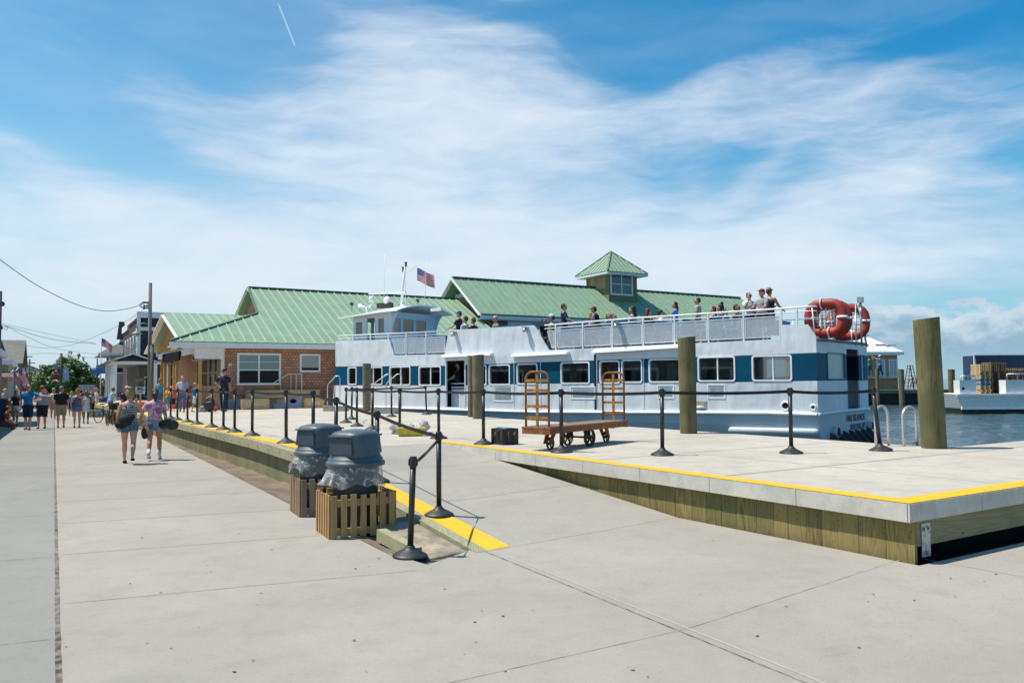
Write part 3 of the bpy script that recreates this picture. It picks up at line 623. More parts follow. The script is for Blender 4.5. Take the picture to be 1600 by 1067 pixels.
def belt(o, a, b, sag=0.03, name='belt', z=0.955, hz=0.048, twist=False):
    """belt pulled out of stanchion o, world positions a -> b"""
    m = MB(); n = 14; a, b = Vector(a), Vector(b); d = b - a; sd = Vector((-d.y, d.x, 0)).normalized() * 0.0012; vs = []
    for i in range(n + 1):
        t = i / n; c = a.lerp(b, t) - Vector((0, 0, sag * 4 * t * (1 - t))); tw = (math.sin(math.pi * t) ** 2 * 1.3) if twist else 0
        h = Vector((0, 0, hz / 2 * math.cos(tw))) + sd.normalized() * (hz / 2 * math.sin(tw))
        vs += [c - h - sd, c - h + sd, c + h + sd, c + h - sd]
    f = []
    for i in range(n):
        for k in range(4): f.append((i * 4 + k, i * 4 + (k + 1) % 4, (i + 1) * 4 + (k + 1) % 4, (i + 1) * 4 + k))
    f += [(0, 1, 2, 3), (n * 4 + 3, n * 4 + 2, n * 4 + 1, n * 4)]
    inv = (Matrix.Translation(Vector(o.location)) @ Euler(o.rotation_euler).to_matrix().to_4x4()).inverted()
    m.add([inv @ v for v in vs], f); return m.build(name, M_BELT, o)
ZT = 0.955
# row on the bay part of the dock (photo base pixels)
rowA = [(1376, 704, 'leaning black stanchion at the right end, in front of the ferry stern', (0, 0)),
        (1236.5, 708, 'black stanchion in front of the last ferry window, beside the leaning one', (0, 0)),
        (1035, 711, 'black stanchion just left of the green dock pile, in front of the ferry', (0, 0)),
        (877.5, 706.5, 'black stanchion standing before the rusty luggage cart', (0, 0)),
        (755.5, 694, 'black stanchion left of the milk crate at the yellow edge', (0, 0)),
        (685.7, 685, 'black stanchion at the top of the ramp where the yellow edge starts', (0, 0)),
        (624.5, 677.5, 'black stanchion beside the yellow and white sacks', (0, 0)),
        (581.7, 671, 'black stanchion behind the trash cans, first left of the sacks', (0, 0)),
        (557.8, 666, 'black stanchion behind the trash cans, second left of the sacks', (0, 0)),
        (540.5, 660.5, 'black stanchion at the far corner where the belt row turns back', (0, 0)),
        (549.5, 655.3, 'black stanchion of the rear row, leftmost of it', (0, 0)),
        (611.8, 651, 'black stanchion of the rear row standing before the boarding steps', (0, 0)),
        (666.6, 647.5, 'black stanchion ending the rear row near the ferry doorway', (0, 0))]
GA = 'stanchions on the bay side of the dock'; prev = None
for i, (x, y, lab, ln) in enumerate(rowA):
    p = gp(x, y, DZ + 0.001)
    lean = {0: (0.0, 0.075), 2: (0.0, 0.01), 12: (0, -0.03)}.get(i, (random.uniform(-.008, .008), random.uniform(-.008, .008)))
    o = place_st(p, lab, GA); o.rotation_euler = (0, 0, 0)
    if i == 0: o.rotation_euler = (0, -0.095, 0)
    elif i == 12: o.rotation_euler = (0, -0.04, 0)
    else: o.rotation_euler = (lean[0], lean[1], 0)
    top = p + Euler(o.rotation_euler).to_matrix() @ Vector((0, 0, ZT))
    if prev is not None: belt(o, top, prev, 0.02 + 0.012 * random.random())
    prev = top
# row along the left edge, down the ramp and onto the street
def on_edge(x, w, z=None):
    """point on the line w = const under photo column x"""
    best = None
    for k in range(0, 4200):
        s = k * 0.01; q = P(s, w, rz(s)); 
        dd = (q - CAMP); dep = dd.dot(_F); px = 800 + FPX * dd.dot(_R) / dep
        if dep > 0.5 and px <= x: return q
    return q
rowB = [(640.7, 869.5, 'leaning black stanchion on the pavement at the foot of the ramp, beside the trash can'), (685.7, 808, 'black stanchion on the yellow strip low on the ramp')]
GB = 'stanchions along the street side edge'
pts = []; p = gp(640.7, 869, 0.0); o = place_st(p, rowB[0][2], GB); o.rotation_euler = (0.0, 0.035, 0); t0 = p + Euler(o.rotation_euler).to_matrix() @ Vector((0, 0, ZT)); oB = o
p = on_edge(686, WL + 0.2); o = place_st(p, rowB[1][2], GB); t1 = p + Vector((0, 0, ZT)); belt(oB, t0 + Vector((0.03, 0, 0)), t1 - Vector((0, 0, 0.03)), 0.012, hz=0.032, twist=True); prev = t1
for x, lab in ((589.5, 'black stanchion on the ramp just behind the near trash can'), (524.8, 'black stanchion rising above the far trash can lid'), (489.5, 'black stanchion on the ramp head left of the far trash can'),
               (447.3, 'black stanchion on the yellow strip, first left of the trash cans'), (394, 'black stanchion on the yellow strip, second left of the trash cans'), (366.6, 'black stanchion on the yellow strip, third left of the trash cans'),
               (349, 'black stanchion on the yellow strip right in front of the policeman'), (330.7, 'black stanchion on the yellow strip just left of the policeman'), (308, 'black stanchion on the yellow strip right in front of the boy in blue'),
               (293, 'black stanchion on the yellow strip right of the bald man'), (277, 'black stanchion on the yellow strip left of the bald man'), (266.5, 'black stanchion farthest along the yellow strip, beside the crowd in bright vests')):
    p = on_edge(x, WL + 0.22); o = place_st(p, lab, GB); o.rotation_euler = (random.uniform(-.008, .008), random.uniform(-.008, .008), 0); t1 = p + Vector((0, 0, ZT)); belt(o, t1, prev, 0.025); prev = t1

# ------------------------------------------------------------------ trash cans in slatted boxes
M_CAN = mat('slate_blue_plastic', (0.052, 0.072, 0.088), 0.45, var=0.10, scale=5, c2=(0.036, 0.051, 0.063), bump=0.05, bscale=90)
M_LID = mat('slate_lid_plastic', (0.078, 0.106, 0.126), 0.45, var=0.10, scale=4, c2=(0.056, 0.077, 0.093), bump=0.05, bscale=90)
M_LINER = clearglass('liner_film', (0.86, 0.88, 0.90), 0.7)
def liner_mat():
    m, t, b = newmat('plastic_liner'); m.node_tree.nodes.remove(b); tr = t.new('ShaderNodeBsdfTransparent'); tr.inputs[0].default_value = (0.93, 0.94, 0.95, 1)
    gl = t.new('ShaderNodeBsdfPrincipled'); gl.inputs['Base Color'].default_value = (0.75, 0.77, 0.79, 1); gl.inputs['Roughness'].default_value = 0.22
    mx = t.new('ShaderNodeMixShader'); lw = t.new('ShaderNodeLayerWeight'); lw.inputs[0].default_value = 0.35
    t.put(mx.inputs[0], t.m('ADD', 0.13, t.m('ADD', t.m('MULTIPLY', lw.outputs['Facing'], 0.35), t.m('MULTIPLY', t.smooth(t.noise(obc(t), 7, 4, 0.6, 2.0), 0.52, 0.66), 0.45)), clamp=True)); t.l.new(tr.outputs[0], mx.inputs[1]); t.l.new(gl.outputs[0], mx.inputs[2]); t.l.new(mx.outputs[0], t.n['Material Output'].inputs[0])
    t.put(gl.inputs['Normal'], t.bump(t.noise(obc(t), 9, 3, 0.6, 1.5), 0.55, 0.03)); return m
M_LINER = liner_mat()
def slat_box(loc, ang, W, Dp, H, ms, mr, lab, seed):
    rnd = random.Random(seed); r = empty('slatted_bin_box', loc, ang); tag(r, lab, 'bin surround', 'slatted wooden bin boxes')
    def slats(b, n, L, x0, y0, dx, dy, t, ends):
        for i in range(n):
            f = (i + 0.0) / (n - 1); c = (x0 + dx * (f * (L - t)) , y0 + dy * (f * (L - t)))
            hh = H + rnd.uniform(-0.006, 0.010); bb = MB(); 
            tilt = rnd.uniform(-0.008, 0.008)
            if dx: b.box((c[0] + t / 2, c[1], hh / 2 + 0.004), (t, 0.019, hh), (0, tilt, 0))
            else: b.box((c[0], c[1] + t / 2, hh / 2 + 0.004), (0.019, t, hh), (tilt, 0, 0))
    fr = MB(); slats(fr, 7, W, 0, 0, 1, 0, 0.07, 0); fr.build('front_slats', ms, r, bevel=0.002)
    bk = MB(); slats(bk, 7, W, 0, Dp, 1, 0, 0.07, 0); bk.build('back_slats', ms, r, bevel=0.002)
    lf = MB(); slats(lf, 6, Dp - 0.024, -0.012, 0.012, 0, 1, 0.07, 0); lf.build('side_slats', ms, r, bevel=0.002)
    rt = MB(); slats(rt, 6, Dp - 0.024, W + 0.012, 0.012, 0, 1, 0.07, 0); rt.build('side_slats', ms, r, bevel=0.002)
    for z in (0.07, H - 0.09):
        ra = MB(); ra.span((0.0, 0.0105, z - 0.04), (W, 0.045, z + 0.04)); ra.span((0.0, Dp - 0.045, z - 0.04), (W, Dp - 0.0105, z + 0.04))
        ra.span((-0.002, 0.046, z - 0.04), (0.034, Dp - 0.046, z + 0.04)); ra.span((W - 0.034, 0.046, z - 0.04), (W + 0.002, Dp - 0.046, z + 0.04)); ra.build('rail', mr, r)
    return r
def trash_can(loc, ang, labs, seed, z0=0.02):
    rnd = random.Random(seed); r = empty('trash_can', loc, ang); tag(r, labs[0], 'trash can', 'dome topped trash cans')
    b = MB(); prof = [(0.235, 0.02), (0.242, 0.0), (0.246, 0.02), (0.280, 0.76), (0.300, 0.80)]; prof = [(0.24, 0.0), (0.246, 0.02), (0.280, 0.80), (0.297, 0.805), (0.297, 0.835), (0.28, 0.84)]
    b.lathe(prof, n=48)
    b.build('can_body', M_CAN, r)
    # lid: stepped round rim, then a rounded hood with flat hinged doors
    b = MB(); b.lathe([(0.29, 0.790), (0.345, 0.792), (0.348, 0.800), (0.348, 0.835), (0.338, 0.842), (0.322, 0.845), (0.322, 0.875), (0.312, 0.885), (0.30, 0.888), (0.30, 0.905), (0.285, 0.912), (0.20, 0.914)], n=56); b.build('lid_rim', M_LID, r)
    b = MB(); n = 56; rings = []
    def sq(a, A, B, e):
        c, s = math.cos(a), math.sin(a); return (A * math.copysign(abs(c) ** e, c), B * math.copysign(abs(s) ** e, s))
    lv = [(0.285, 0.285, 0.905, 0.9), (0.282, 0.280, 0.93, 0.85), (0.278, 0.268, 1.00, 0.75), (0.270, 0.250, 1.09, 0.62), (0.262, 0.236, 1.150, 0.55), (0.255, 0.228, 1.165, 0.55), (0.235, 0.208, 1.186, 0.6), (0.17, 0.15, 1.205, 0.75), (0.07, 0.06, 1.216, 0.9), (0.0, 0.0, 1.218, 1)]
    vs = []
    for A, B, z, e in lv:
        for k in range(n): x, y = sq(2 * math.pi * k / n, A, B, e); vs.append((x, y, z))
    b.add(vs, [(i * n + k, i * n + (k + 1) % n, (i + 1) * n + (k + 1) % n, (i + 1) * n + k) for i in range(len(lv) - 1) for k in range(n)], True); hood = b.build('hood', M_LID, r)
    for sx in (-1, 1):
        b = MB(); a = 0.0
        x0, x1 = 0.288, 0.272; pts_ = [(sx * x0, -0.175, 0.93), (sx * x0, 0.175, 0.93), (sx * x1, 0.155, 1.125), (sx * x1, -0.155, 1.125)]
        b.prism(pts_, (-sx * 0.02, 0, 0)); b.build('push_door', M_CAN, hood, bevel=0.006)
        b = MB(); b.bar((sx * 0.276, -0.175, 1.142), (sx * 0.276, 0.175, 1.142), 0.035, 0.022); b.build('door_hood', M_LID, hood, bevel=0.006)
    # clear liner folded down over the can
    b = MB(); n = 110; lv = 9; vs = []; sh = rnd.uniform(0, 9)
    for i in range(lv):
        f = i / (lv - 1)
        for k in range(n):
            a = 2 * math.pi * k / n; w = mnoise.noise(Vector((math.cos(a) * 3 + sh, math.sin(a) * 3, f * 1.2))) ; w2 = mnoise.noise(Vector((math.cos(a) * 9, math.sin(a) * 9 + sh, f * 2)))
            rr = 0.303 + 0.075 * f ** 0.7 * (0.35 + 0.9 * w) + 0.03 * w2 * f + (0.10 * max(0, math.cos(a - 2.6)) ** 5) * f; rr = max(rr, 0.300)
            z = 0.80 - f * (0.25 + 0.13 * mnoise.noise(Vector((math.cos(a) * 1.5, math.sin(a) * 1.5 + sh, 5)))); vs.append((rr * math.cos(a), rr * math.sin(a), z))
    b.add(vs, [(i * n + k, i * n + (k + 1) % n, (i + 1) * n + (k + 1) % n, (i + 1) * n + k) for i in range(lv - 1) for k in range(n)], True)
    o = b.build('bin_liner', M_LINER, None, fix=False); o.location = Vector(loc); o.rotation_euler = (0, 0, ang); tag(o, labs[1], 'bin liner', 'clear bin liners')
    return r
F1, R1_, L1 = gp(517, 843), gp(617, 833.4), gp(483.3, 830.6)
xa = (R1_ - F1); W_ = xa.length; xang = math.atan2(xa.y, xa.x); D_ = 0.68
slat_box(F1, xang, W_, D_, 0.485, M_CEDAR, M_CEDARX, 'tan slatted wooden box around the nearest trash can', 3)
cx = F1 + Matrix.Rotation(xang, 3, 'Z') @ Vector((W_ / 2, D_ / 2 + 0.0, 0))
trash_can(cx, xang + 0.62, ('slate blue trash can with hooded lid, nearest of the pair', 'crumpled clear plastic liner hanging from the nearest trash can'), 5)
F2 = gp(470.5, 808.3); slat_box(F2, xang, W_ * 0.96, 0.64, 0.49, M_OLDSL, M_OLDSL, 'weathered brown slatted wooden box around the rear trash can', 4)
cx = F2 + Matrix.Rotation(xang, 3, 'Z') @ Vector((W_ / 2 - 0.06, D_ / 2 - 0.02, 0))
trash_can(cx, xang + 0.55, ('slate blue trash can with hooded lid, partly hidden behind the nearer one', 'clear plastic liner bulging left of the rear trash can'), 8)

# ------------------------------------------------------------------ round timber piles
def pile(px, py, ytop, width_px, lean, m, lab, z=DZ, grp='round timber piles', cut=0.02, loc=None):
    p = Vector(loc) if loc is not None else gp(px, py, z); dep = (p - CAMP).dot(_F); r_ = width_px / 2 / FPX * dep; h = (py - ytop) / FPX * dep if loc is None else ytop
    b = MB(); n = 28; lv = 26; vs = []; z0 = -1.6; sd_ = random.uniform(0, 50)
    for i in range(lv + 1):
        zz = z0 + (h - z0) * i / lv; rr = r_ * (1.0 + 0.10 * (i / lv))
        for k in range(n):
            a = 2 * math.pi * k / n; q = rr * (1 + 0.022 * mnoise.noise(Vector((math.cos(a) * 1.5 + sd_, math.sin(a) * 1.5, zz * 0.9))) + 0.006 * mnoise.noise(Vector((math.cos(a) * 8, math.sin(a) * 8, zz * 0.6 + sd_))))
            vs.append((q * math.cos(a), q * math.sin(a), zz + (cut * math.cos(a) if i == lv else 0)))
    b.add(vs, [(i * n + k, i * n + (k + 1) % n, (i + 1) * n + (k + 1) % n, (i + 1) * n + k) for i in range(lv) for k in range(n)], True)
    b.add([vs[lv * n + k] for k in range(n)], [list(range(n))])
    o = b.build('dock_pile', m); o.location = p; o.rotation_euler = (lean[0], lean[1], random.uniform(0, 6) if not lean[0] and not lean[1] else 0); tag(o, lab, 'dock pile', grp); return o
pile(1459.5, 700, 497, 34.5, (0, -0.028), M_PILE, 'thick green brown dock pile standing at the water beside the looped rails')
pile(1076, 677, 527, 25, (0, -0.004), M_PILE, 'mossy green dock pile in front of the middle of the ferry')
pile(747.5, 654, 555, 17, (0, 0), M_PILEG, 'thicker brown pile of the pair left of the luggage cart')
pile(737, 651.5, 556, 11.5, (0, 0), M_PILEG, 'thinner green pile of the pair left of the luggage cart')
pile(573, 642, 568.5, 12, (0, 0), M_PILEG, 'grey brown pile between the two sets of boarding steps')
pile(538.5, 634.5, 571.5, 11.5, (0, 0), M_PILEG, 'brown pile directly at the ferry bow')
pile(515, 634, 574, 12.5, (0, 0), M_PILE, 'dark green pile left of the ferry bow')
pile(509, 633, 574.5, 6, (0, 0), M_PILE, 'slim green pile half hidden at the left of the bow pile')
pile(465.5, 634.5, 577.5, 13, (0, 0), M_PILE, 'green pile behind the white steps, left of two')
pile(473.5, 634, 578.5, 9, (0, 0), M_PILE, 'darker green pile behind the white steps, right of two')

# ------------------------------------------------------------------ looped dock rails
def loop_rail(xa, xb, yb, ytop, lab, parent=None):
    a, c = gp(xa, yb, DZ), gp(xb, yb - 1.5, DZ); h = (yb - ytop) / FPX * (a - CAMP).dot(_F); r = (c - a).length / 2; m = (a + c) / 2; d = (c - a).normalized()
    pts_ = [m - d * r + Vector((0, 0, z)) for z in (0.0, h * 0.3, h * 0.6, h - r)]
    pts_ += [m - d * r * math.cos(t) + Vector((0, 0, h - r + r * math.sin(t))) for t in [math.pi * k / 14 for k in range(1, 14)]]
    pts_ += [m + d * r + Vector((0, 0, z)) for z in (h - r, h * 0.6, h * 0.3, 0.0)]
    b = MB(); b.tube([p - a for p in pts_], 0.0235, 12); b.tube([Vector((0, 0, 0.055)), c - a + Vector((0, 0, 0.055))], 0.016, 8)
    o = b.build('ladder_rail', M_STEEL); o.location = a; tag(o, lab, 'ladder rail', 'looped metal rails at the dock edge'); return o
loop_rail(1369, 1388.5, 697.5, 635, 'looped metal rail half hidden behind the leaning stanchion')
loop_rail(1412, 1433, 697.5, 636, 'looped metal rail just left of the thick dock pile')

# ------------------------------------------------------------------ rusty platform luggage cart
def rust():
    m, t, b = newmat('rust'); v = obc(t); n = t.noise(v, 9, 6, 0.7); f = t.noise(v, 40, 4, 0.7)
    c = t.ramp(n, [(0.3, (0.10, 0.045, 0.025)), (0.55, (0.26, 0.10, 0.035)), (0.75, (0.40, 0.18, 0.04))]); c = t.mix(t.m('MULTIPLY', t.smooth(f, 0.5, 0.7), 0.4), c, (0.07, 0.04, 0.03))
    t.put(b.inputs['Base Color'], c); b.inputs['Roughness'].default_value = 0.8; t.put(b.inputs['Normal'], t.bump(f, 0.4, 0.004)); return m
M_RUST = rust(); M_RUSTY = mat('rusty_yellow_paint', (0.46, 0.22, 0.03), 0.8, c2=(0.18, 0.07, 0.03), scale=14); M_IRON = mat('cast_iron', (0.045, 0.038, 0.034), 0.7, c2=(0.09, 0.05, 0.03), scale=12)
M_CARTW = wood('cart_planks', (0.27, 0.17, 0.11), (0.14, 0.08, 0.05), 'X', 10)
zt = 0.40; ZC = DZ + zt
ca, cb, cc_ = gp(860, 667.5, ZC), gp(982, 656.5, ZC), gp(816, 660.5, ZC); dc = cb - ca; cang = math.atan2(dc.y, dc.x); CL = dc.length; CW = 0.58
ctr = (ca + cb) / 2 + Vector((-dc.y, dc.x, 0)).normalized() * CW / 2; ctr.z = DZ
cart = empty('luggage_cart', ctr, cang); tag(cart, 'rusty platform luggage cart with two tall end racks and spoked iron wheels', 'luggage cart')
b = MB()
for k in range(5): b.span((-CL / 2, -CW / 2 + k * CW / 5 + 0.004, zt - 0.035), (CL / 2, -CW / 2 + (k + 1) * CW / 5 - 0.004, zt + random.uniform(-.003, .003)))
b.build('deck', M_CARTW, cart, bevel=0.003)
b = MB(); 
for y in (-CW / 2 + 0.03, CW / 2 - 0.03): b.bar((-CL / 2 + 0.02, y, zt - 0.075), (CL / 2 - 0.02, y, zt - 0.075), 0.05, 0.075)
for x in (-CL / 2 + 0.03, -CL * 0.3, 0, CL * 0.3, CL / 2 - 0.03): b.bar((x, -CW / 2 + 0.01, zt - 0.08), (x, CW / 2 - 0.01, zt - 0.08), 0.05, 0.085)
b.build('chassis', M_RUST, cart)
def wheel(x, y, r, sp=5, nm='wheel'):
    b = MB(); n = 28
    pts_ = [(x + r * 0.92 * math.cos(a), y, r + r * 0.92 * math.sin(a)) for a in [2 * math.pi * k / n for k in range(n)]]
    b.tube(pts_, r * 0.09, 8, closed=True, ell=(1.0, 2.4))
    b.tube([(x, y - 0.045, r), (x, y + 0.045, r)], r * 0.2, 12)
    for k in range(sp): a = 2 * math.pi * k / sp + 0.3; b.bar((x + r * .15 * math.cos(a), y, r + r * .15 * math.sin(a)), (x + r * .88 * math.cos(a), y, r + r * .88 * math.sin(a)), 0.028, r * 0.16, up=(0, 1, 0))
    return b.build(nm, M_IRON, cart)
wheel(0.0, -CW / 2 + 0.06, 0.158); wheel(0.0, CW / 2 - 0.06, 0.158)
wheel(-CL / 2 + 0.42, 0.0, 0.105, 4, 'swivel_wheel'); wheel(CL / 2 - 0.34, 0.0, 0.105, 4, 'swivel_wheel')
b = MB(); b.tube([(0.0, -CW / 2 + 0.05, 0.158), (0.0, CW / 2 - 0.05, 0.158)], 0.018, 8)
for y in (-CW / 2 + 0.12, CW / 2 - 0.12): b.bar((0.0, y, 0.15), (-0.1, y, zt - 0.06), 0.02, 0.05, (0, 1, 0)); b.bar((0.0, y, 0.15), (0.1, y, zt - 0.06), 0.02, 0.05, (0, 1, 0))
b.build('axle', M_IRON, cart)
for sx in (-1, 1):
    b = MB(); X = sx * (CL / 2 - 0.34)
    for y in (-0.06, 0.06): b.hexa([(X - 0.03, y - 0.01, 0.1), (X + 0.03, y - 0.01, 0.1), (X + 0.03, y + 0.01, 0.1), (X - 0.03, y + 0.01, 0.1), (X - 0.11 * sx - 0.06, y - 0.01, zt - 0.11), (X - 0.11 * sx + 0.06, y - 0.01, zt - 0.11), (X - 0.11 * sx + 0.06, y + 0.01, zt - 0.11), (X - 0.11 * sx - 0.06, y + 0.01, zt - 0.11)])
    b.lathe([(0.12, zt - 0.125), (0.12, zt - 0.105)], (X - 0.11 * sx, 0, 0), 20); b.build('caster_fork', M_RUST, cart)
RH = 0.90
for sx in (-1, 1):
    X = sx * (CL / 2 - 0.05); hw = CW / 2 - 0.06; r_ = 0.13; pts_ = [(X, -hw, zt - 0.05), (X, -hw, zt + RH - r_)]
    pts_ += [(X, -hw + r_ - r_ * math.cos(t), zt + RH - r_ + r_ * math.sin(t)) for t in (0.4, 0.8, 1.2, 1.57)] + [(X, hw - r_ + r_ * math.sin(t), zt + RH - r_ + r_ * math.cos(t)) for t in (0, 0.4, 0.8, 1.2, 1.57)] + [(X, hw, zt - 0.05)]
    b = MB(); b.tube(pts_, 0.019, 8); rk = b.build('end_rack', M_RUST, cart)
    b = MB(); b.bar((X, 0, zt), (X, 0, zt + RH - 0.02), 0.012, 0.05, (0, 1, 0))
    for f in (0.16, 0.37, 0.66, 0.84): b.bar((X + sx * 0.008, -hw, zt + RH * f), (X + sx * 0.008, hw, zt + RH * f), 0.012, 0.045, (0, 0, 1))
    b.build('cross_straps', M_RUSTY, rk)

# ------------------------------------------------------------------ milk crate, sacks, yellow tub
ka, kb2 = gp(768.5, 695.0, DZ), gp(809.5, 694.5, DZ); dk = kb2 - ka; kang = math.atan2(dk.y, dk.x) ; kw = 0.33
crate = empty('milk_crate', gp(786, 695.5, DZ), R(38)); tag(crate, 'black plastic milk crate with pierced sides and blue items inside', 'milk crate')
M_CRATE = mat('crate_plastic', (0.025, 0.024, 0.022), 0.5); cw, ch = 0.35, 0.29
b = MB(); b.span((0.0, 0.0, 0.0), (cw, cw, 0.012)); b.build('crate_floor', M_CRATE, crate)
for (ox, oy, dx, dy) in ((0, 0, 1, 0), (0, cw, 1, 0), (0, 0, 0, 1), (cw, 0, 0, 1)):
    b = MB(); T = 0.012
    def bb_(u0, u1, z0, z1):
        b.span((ox + dx * u0 - (dy * T / 2), oy + dy * u0 - (dx * T / 2), z0), (ox + dx * u1 + (dy * T / 2), oy + dy * u1 + (dx * T / 2), z1))
    bb_(0, cw, 0.235, ch); bb_(0, cw, 0.0, 0.05); bb_(0, 0.04, 0.05, 0.235); bb_(cw - 0.04, cw, 0.05, 0.235); bb_(0.155, 0.195, 0.05, 0.235)
    for k in range(4):
        for (u0, u1) in ((0.04, 0.155), (0.195, 0.31)):
            z0, z1 = 0.05, 0.235; f = k / 4; A = Vector((ox + dx * (u0 + (u1 - u0) * f), oy + dy * (u0 + (u1 - u0) * f), z0)); B_ = Vector((ox + dx * u1, oy + dy * u1, z1 - (z1 - z0) * f))
            b.bar(A, B_, 0.006, 0.011); A = Vector((ox + dx * (u1 - (u1 - u0) * f), oy + dy * (u1 - (u1 - u0) * f), z0)); B_ = Vector((ox + dx * u0, oy + dy * u0, z1 - (z1 - z0) * f)); b.bar(A, B_, 0.006, 0.011)
            A = Vector((ox + dx * u0, oy + dy * u0, z0 + (z1 - z0) * f)); B_ = Vector((ox + dx * (u1 - (u1 - u0) * f), oy + dy * (u1 - (u1 - u0) * f), z1)); b.bar(A, B_, 0.006, 0.011)
    b.build('side_panel', M_CRATE, crate)
def place_in(o, root, lab, cat, grp=None):
    o.matrix_world = Matrix.Translation(Vector(root.location)) @ Matrix.Rotation(root.rotation_euler.z, 4, 'Z'); tag(o, lab, cat, grp)
b = MB(); b.box((0.13, 0.17, 0.27), (0.14, 0.20, 0.07), (0.1, 0.05, 0.3)); o = b.build('blue_pack', mat('blue_pack', (0.02, 0.22, 0.42), 0.4), bevel=0.015); place_in(o, crate, 'bright blue pack lying on top inside the milk crate', 'pack')
b = MB(); b.lathe([(0.03, 0.015), (0.035, 0.02), (0.035, 0.14), (0.014, 0.18), (0.014, 0.2)], (0.24, 0.1, 0), 14); o = b.build('bottle', mat('tan_bottle', (0.5, 0.36, 0.2), 0.4)); place_in(o, crate, 'tan bottle standing inside the milk crate', 'bottle')
def lump(name, loc, r, rz, m, lab, cat, seed, amp=0.25, flat=0.0):
    b = MB(); b.ball((0, 0, r[2] * (1 - flat)), r, 26, 18); s_ = seed * 3.1
    for p in b.v:
        q = p.copy(); k = 1 + amp * mnoise.noise(q * 3.2 / max(r) * 0.4 + Vector((s_, 0, 0))) + amp * 0.4 * mnoise.noise(q * 11 + Vector((s_, 5, 0))); p.x *= k; p.y *= k; p.z = max(0.0, p.z * k)
    o = b.build(name, m); o.location = loc; o.rotation_euler = (0, 0, rz); tag(o, lab, cat); return o
def film():
    m, t, b = newmat('bag_film'); b.inputs['Base Color'].default_value = (0.62, 0.61, 0.58, 1); b.inputs['Roughness'].default_value = 0.25; b.inputs['Transmission Weight'].default_value = 0.15
    n = t.noise(obc(t), 12, 4, 0.6, 1.5); t.put(b.inputs['Base Color'], t.ramp(n, [(0.35, (0.50, 0.42, 0.33)), (0.6, (0.72, 0.72, 0.71))])); t.put(b.inputs['Normal'], t.bump(n, 1.0, 0.05)); return m
M_FILM = film()
p0 = gp(645, 679, DZ)
lump('plastic_sack', gp(646, 676, DZ) + V2 * 0.15, (0.30, 0.22, 0.13), UANG, M_FILM, 'clear plastic sack of bread coloured goods on the yellow tub', 'sack', 2)
lump('plastic_sack', gp(618, 674.5, DZ), (0.16, 0.14, 0.11), UANG, M_FILM, 'small crumpled plastic sack left of the yellow tub', 'sack', 5)
yt = MB(); yt.hexa([(-0.26, -0.13, 0.01), (0.26, -0.13, 0.01), (0.26, 0.13, 0.01), (-0.26, 0.13, 0.01), (-0.30, -0.15, 0.17), (0.30, -0.15, 0.17), (0.30, 0.15, 0.17), (-0.30, 0.15, 0.17)])
yt.hexa([(-0.305, -0.155, 0.15), (0.305, -0.155, 0.15), (0.305, 0.155, 0.15), (-0.305, 0.155, 0.15), (-0.31, -0.16, 0.18), (0.31, -0.16, 0.18), (0.31, 0.16, 0.18), (-0.31, 0.16, 0.18)])
o = yt.build('yellow_tub', mat('yellow_tub', (0.62, 0.50, 0.02), 0.45, c2=(0.45, 0.36, 0.03), scale=12), bevel=0.01); o.location = gp(642, 681, DZ); o.rotation_euler = (0, 0, R(8)); tag(o, 'low yellow plastic tub under the clear sacks on the dock', 'tub')

# ------------------------------------------------------------------ portable boarding steps
def steps(loc, ang, n, w, rise, run, lab, rail=True, hole=True, m=None, plat=0.55):
    m = m or M_WHITE; r = empty('boarding_steps', loc, ang); tag(r, lab, 'boarding steps', 'portable boarding steps')
    b = MB()
    for i in range(n):
        x0 = i * run; x1 = n * run + plat if i == n - 1 else (i + 1) * run
        b.span((x0, 0, 0), (x1 if i < n - 1 else x1, w, (i + 1) * rise))
    o = b.build('step_body', m, r)
    b = MB()
    for i in range(n): b.span((i * run - 0.012, -0.012, (i + 1) * rise + 0.002), (i * run + (0.09 if i < n - 1 else 0.12), w + 0.012, (i + 1) * rise + 0.022))
    b.build('yellow_nosing', M_YEL, r)
    if hole:
        b = MB(); X = n * run + plat * 0.35; b.add([(X + 0.16 * math.cos(t), -0.004, n * rise * 0.48 + 0.10 * math.sin(t)) for t in [2 * math.pi * k / 20 for k in range(20)]], [list(range(20))]); b.build('hand_hole', M_DARK, r)
    if rail:
        for y in (0.03, w - 0.03):
            H = 0.92; T = n * rise; L = n * run + plat; b = MB()
            b.tube([(0.05, y, rise), (0.05, y, rise + H), (n * run - 0.02, y, T + H), (L - 0.03, y, T + H), (L - 0.03, y, T)], 0.02, 8)
            for x in (n * run * 0.55, n * run + 0.1, n * run + plat * 0.55): b.tube([(x, y, min(T, rise * (int(x / run) + 1))), (x, y, min(rise + H + (x - 0.05) / (n * run - 0.07) * (T - rise), T + H))], 0.014, 6)
            b.build('hand_rail', M_WHITE, r)
    return r
sp = gp(424, 637, DZ); d = gp(470, 636.5, DZ) - sp; M_STP = mat('step_white', (0.66, 0.68, 0.68), 0.5, var=0.06)
sa = math.atan2(d.y, d.x); steps(gp(423, 637.5, DZ), sa, 3, 0.75, 0.22, 0.27, 'white boarding steps with handrails in front of the shingled ticket building', True, True, M_STP, plat=0.62)
M_CBLK = mat('grey_step_block', (0.42, 0.43, 0.42), 0.8, var=0.1, scale=12)
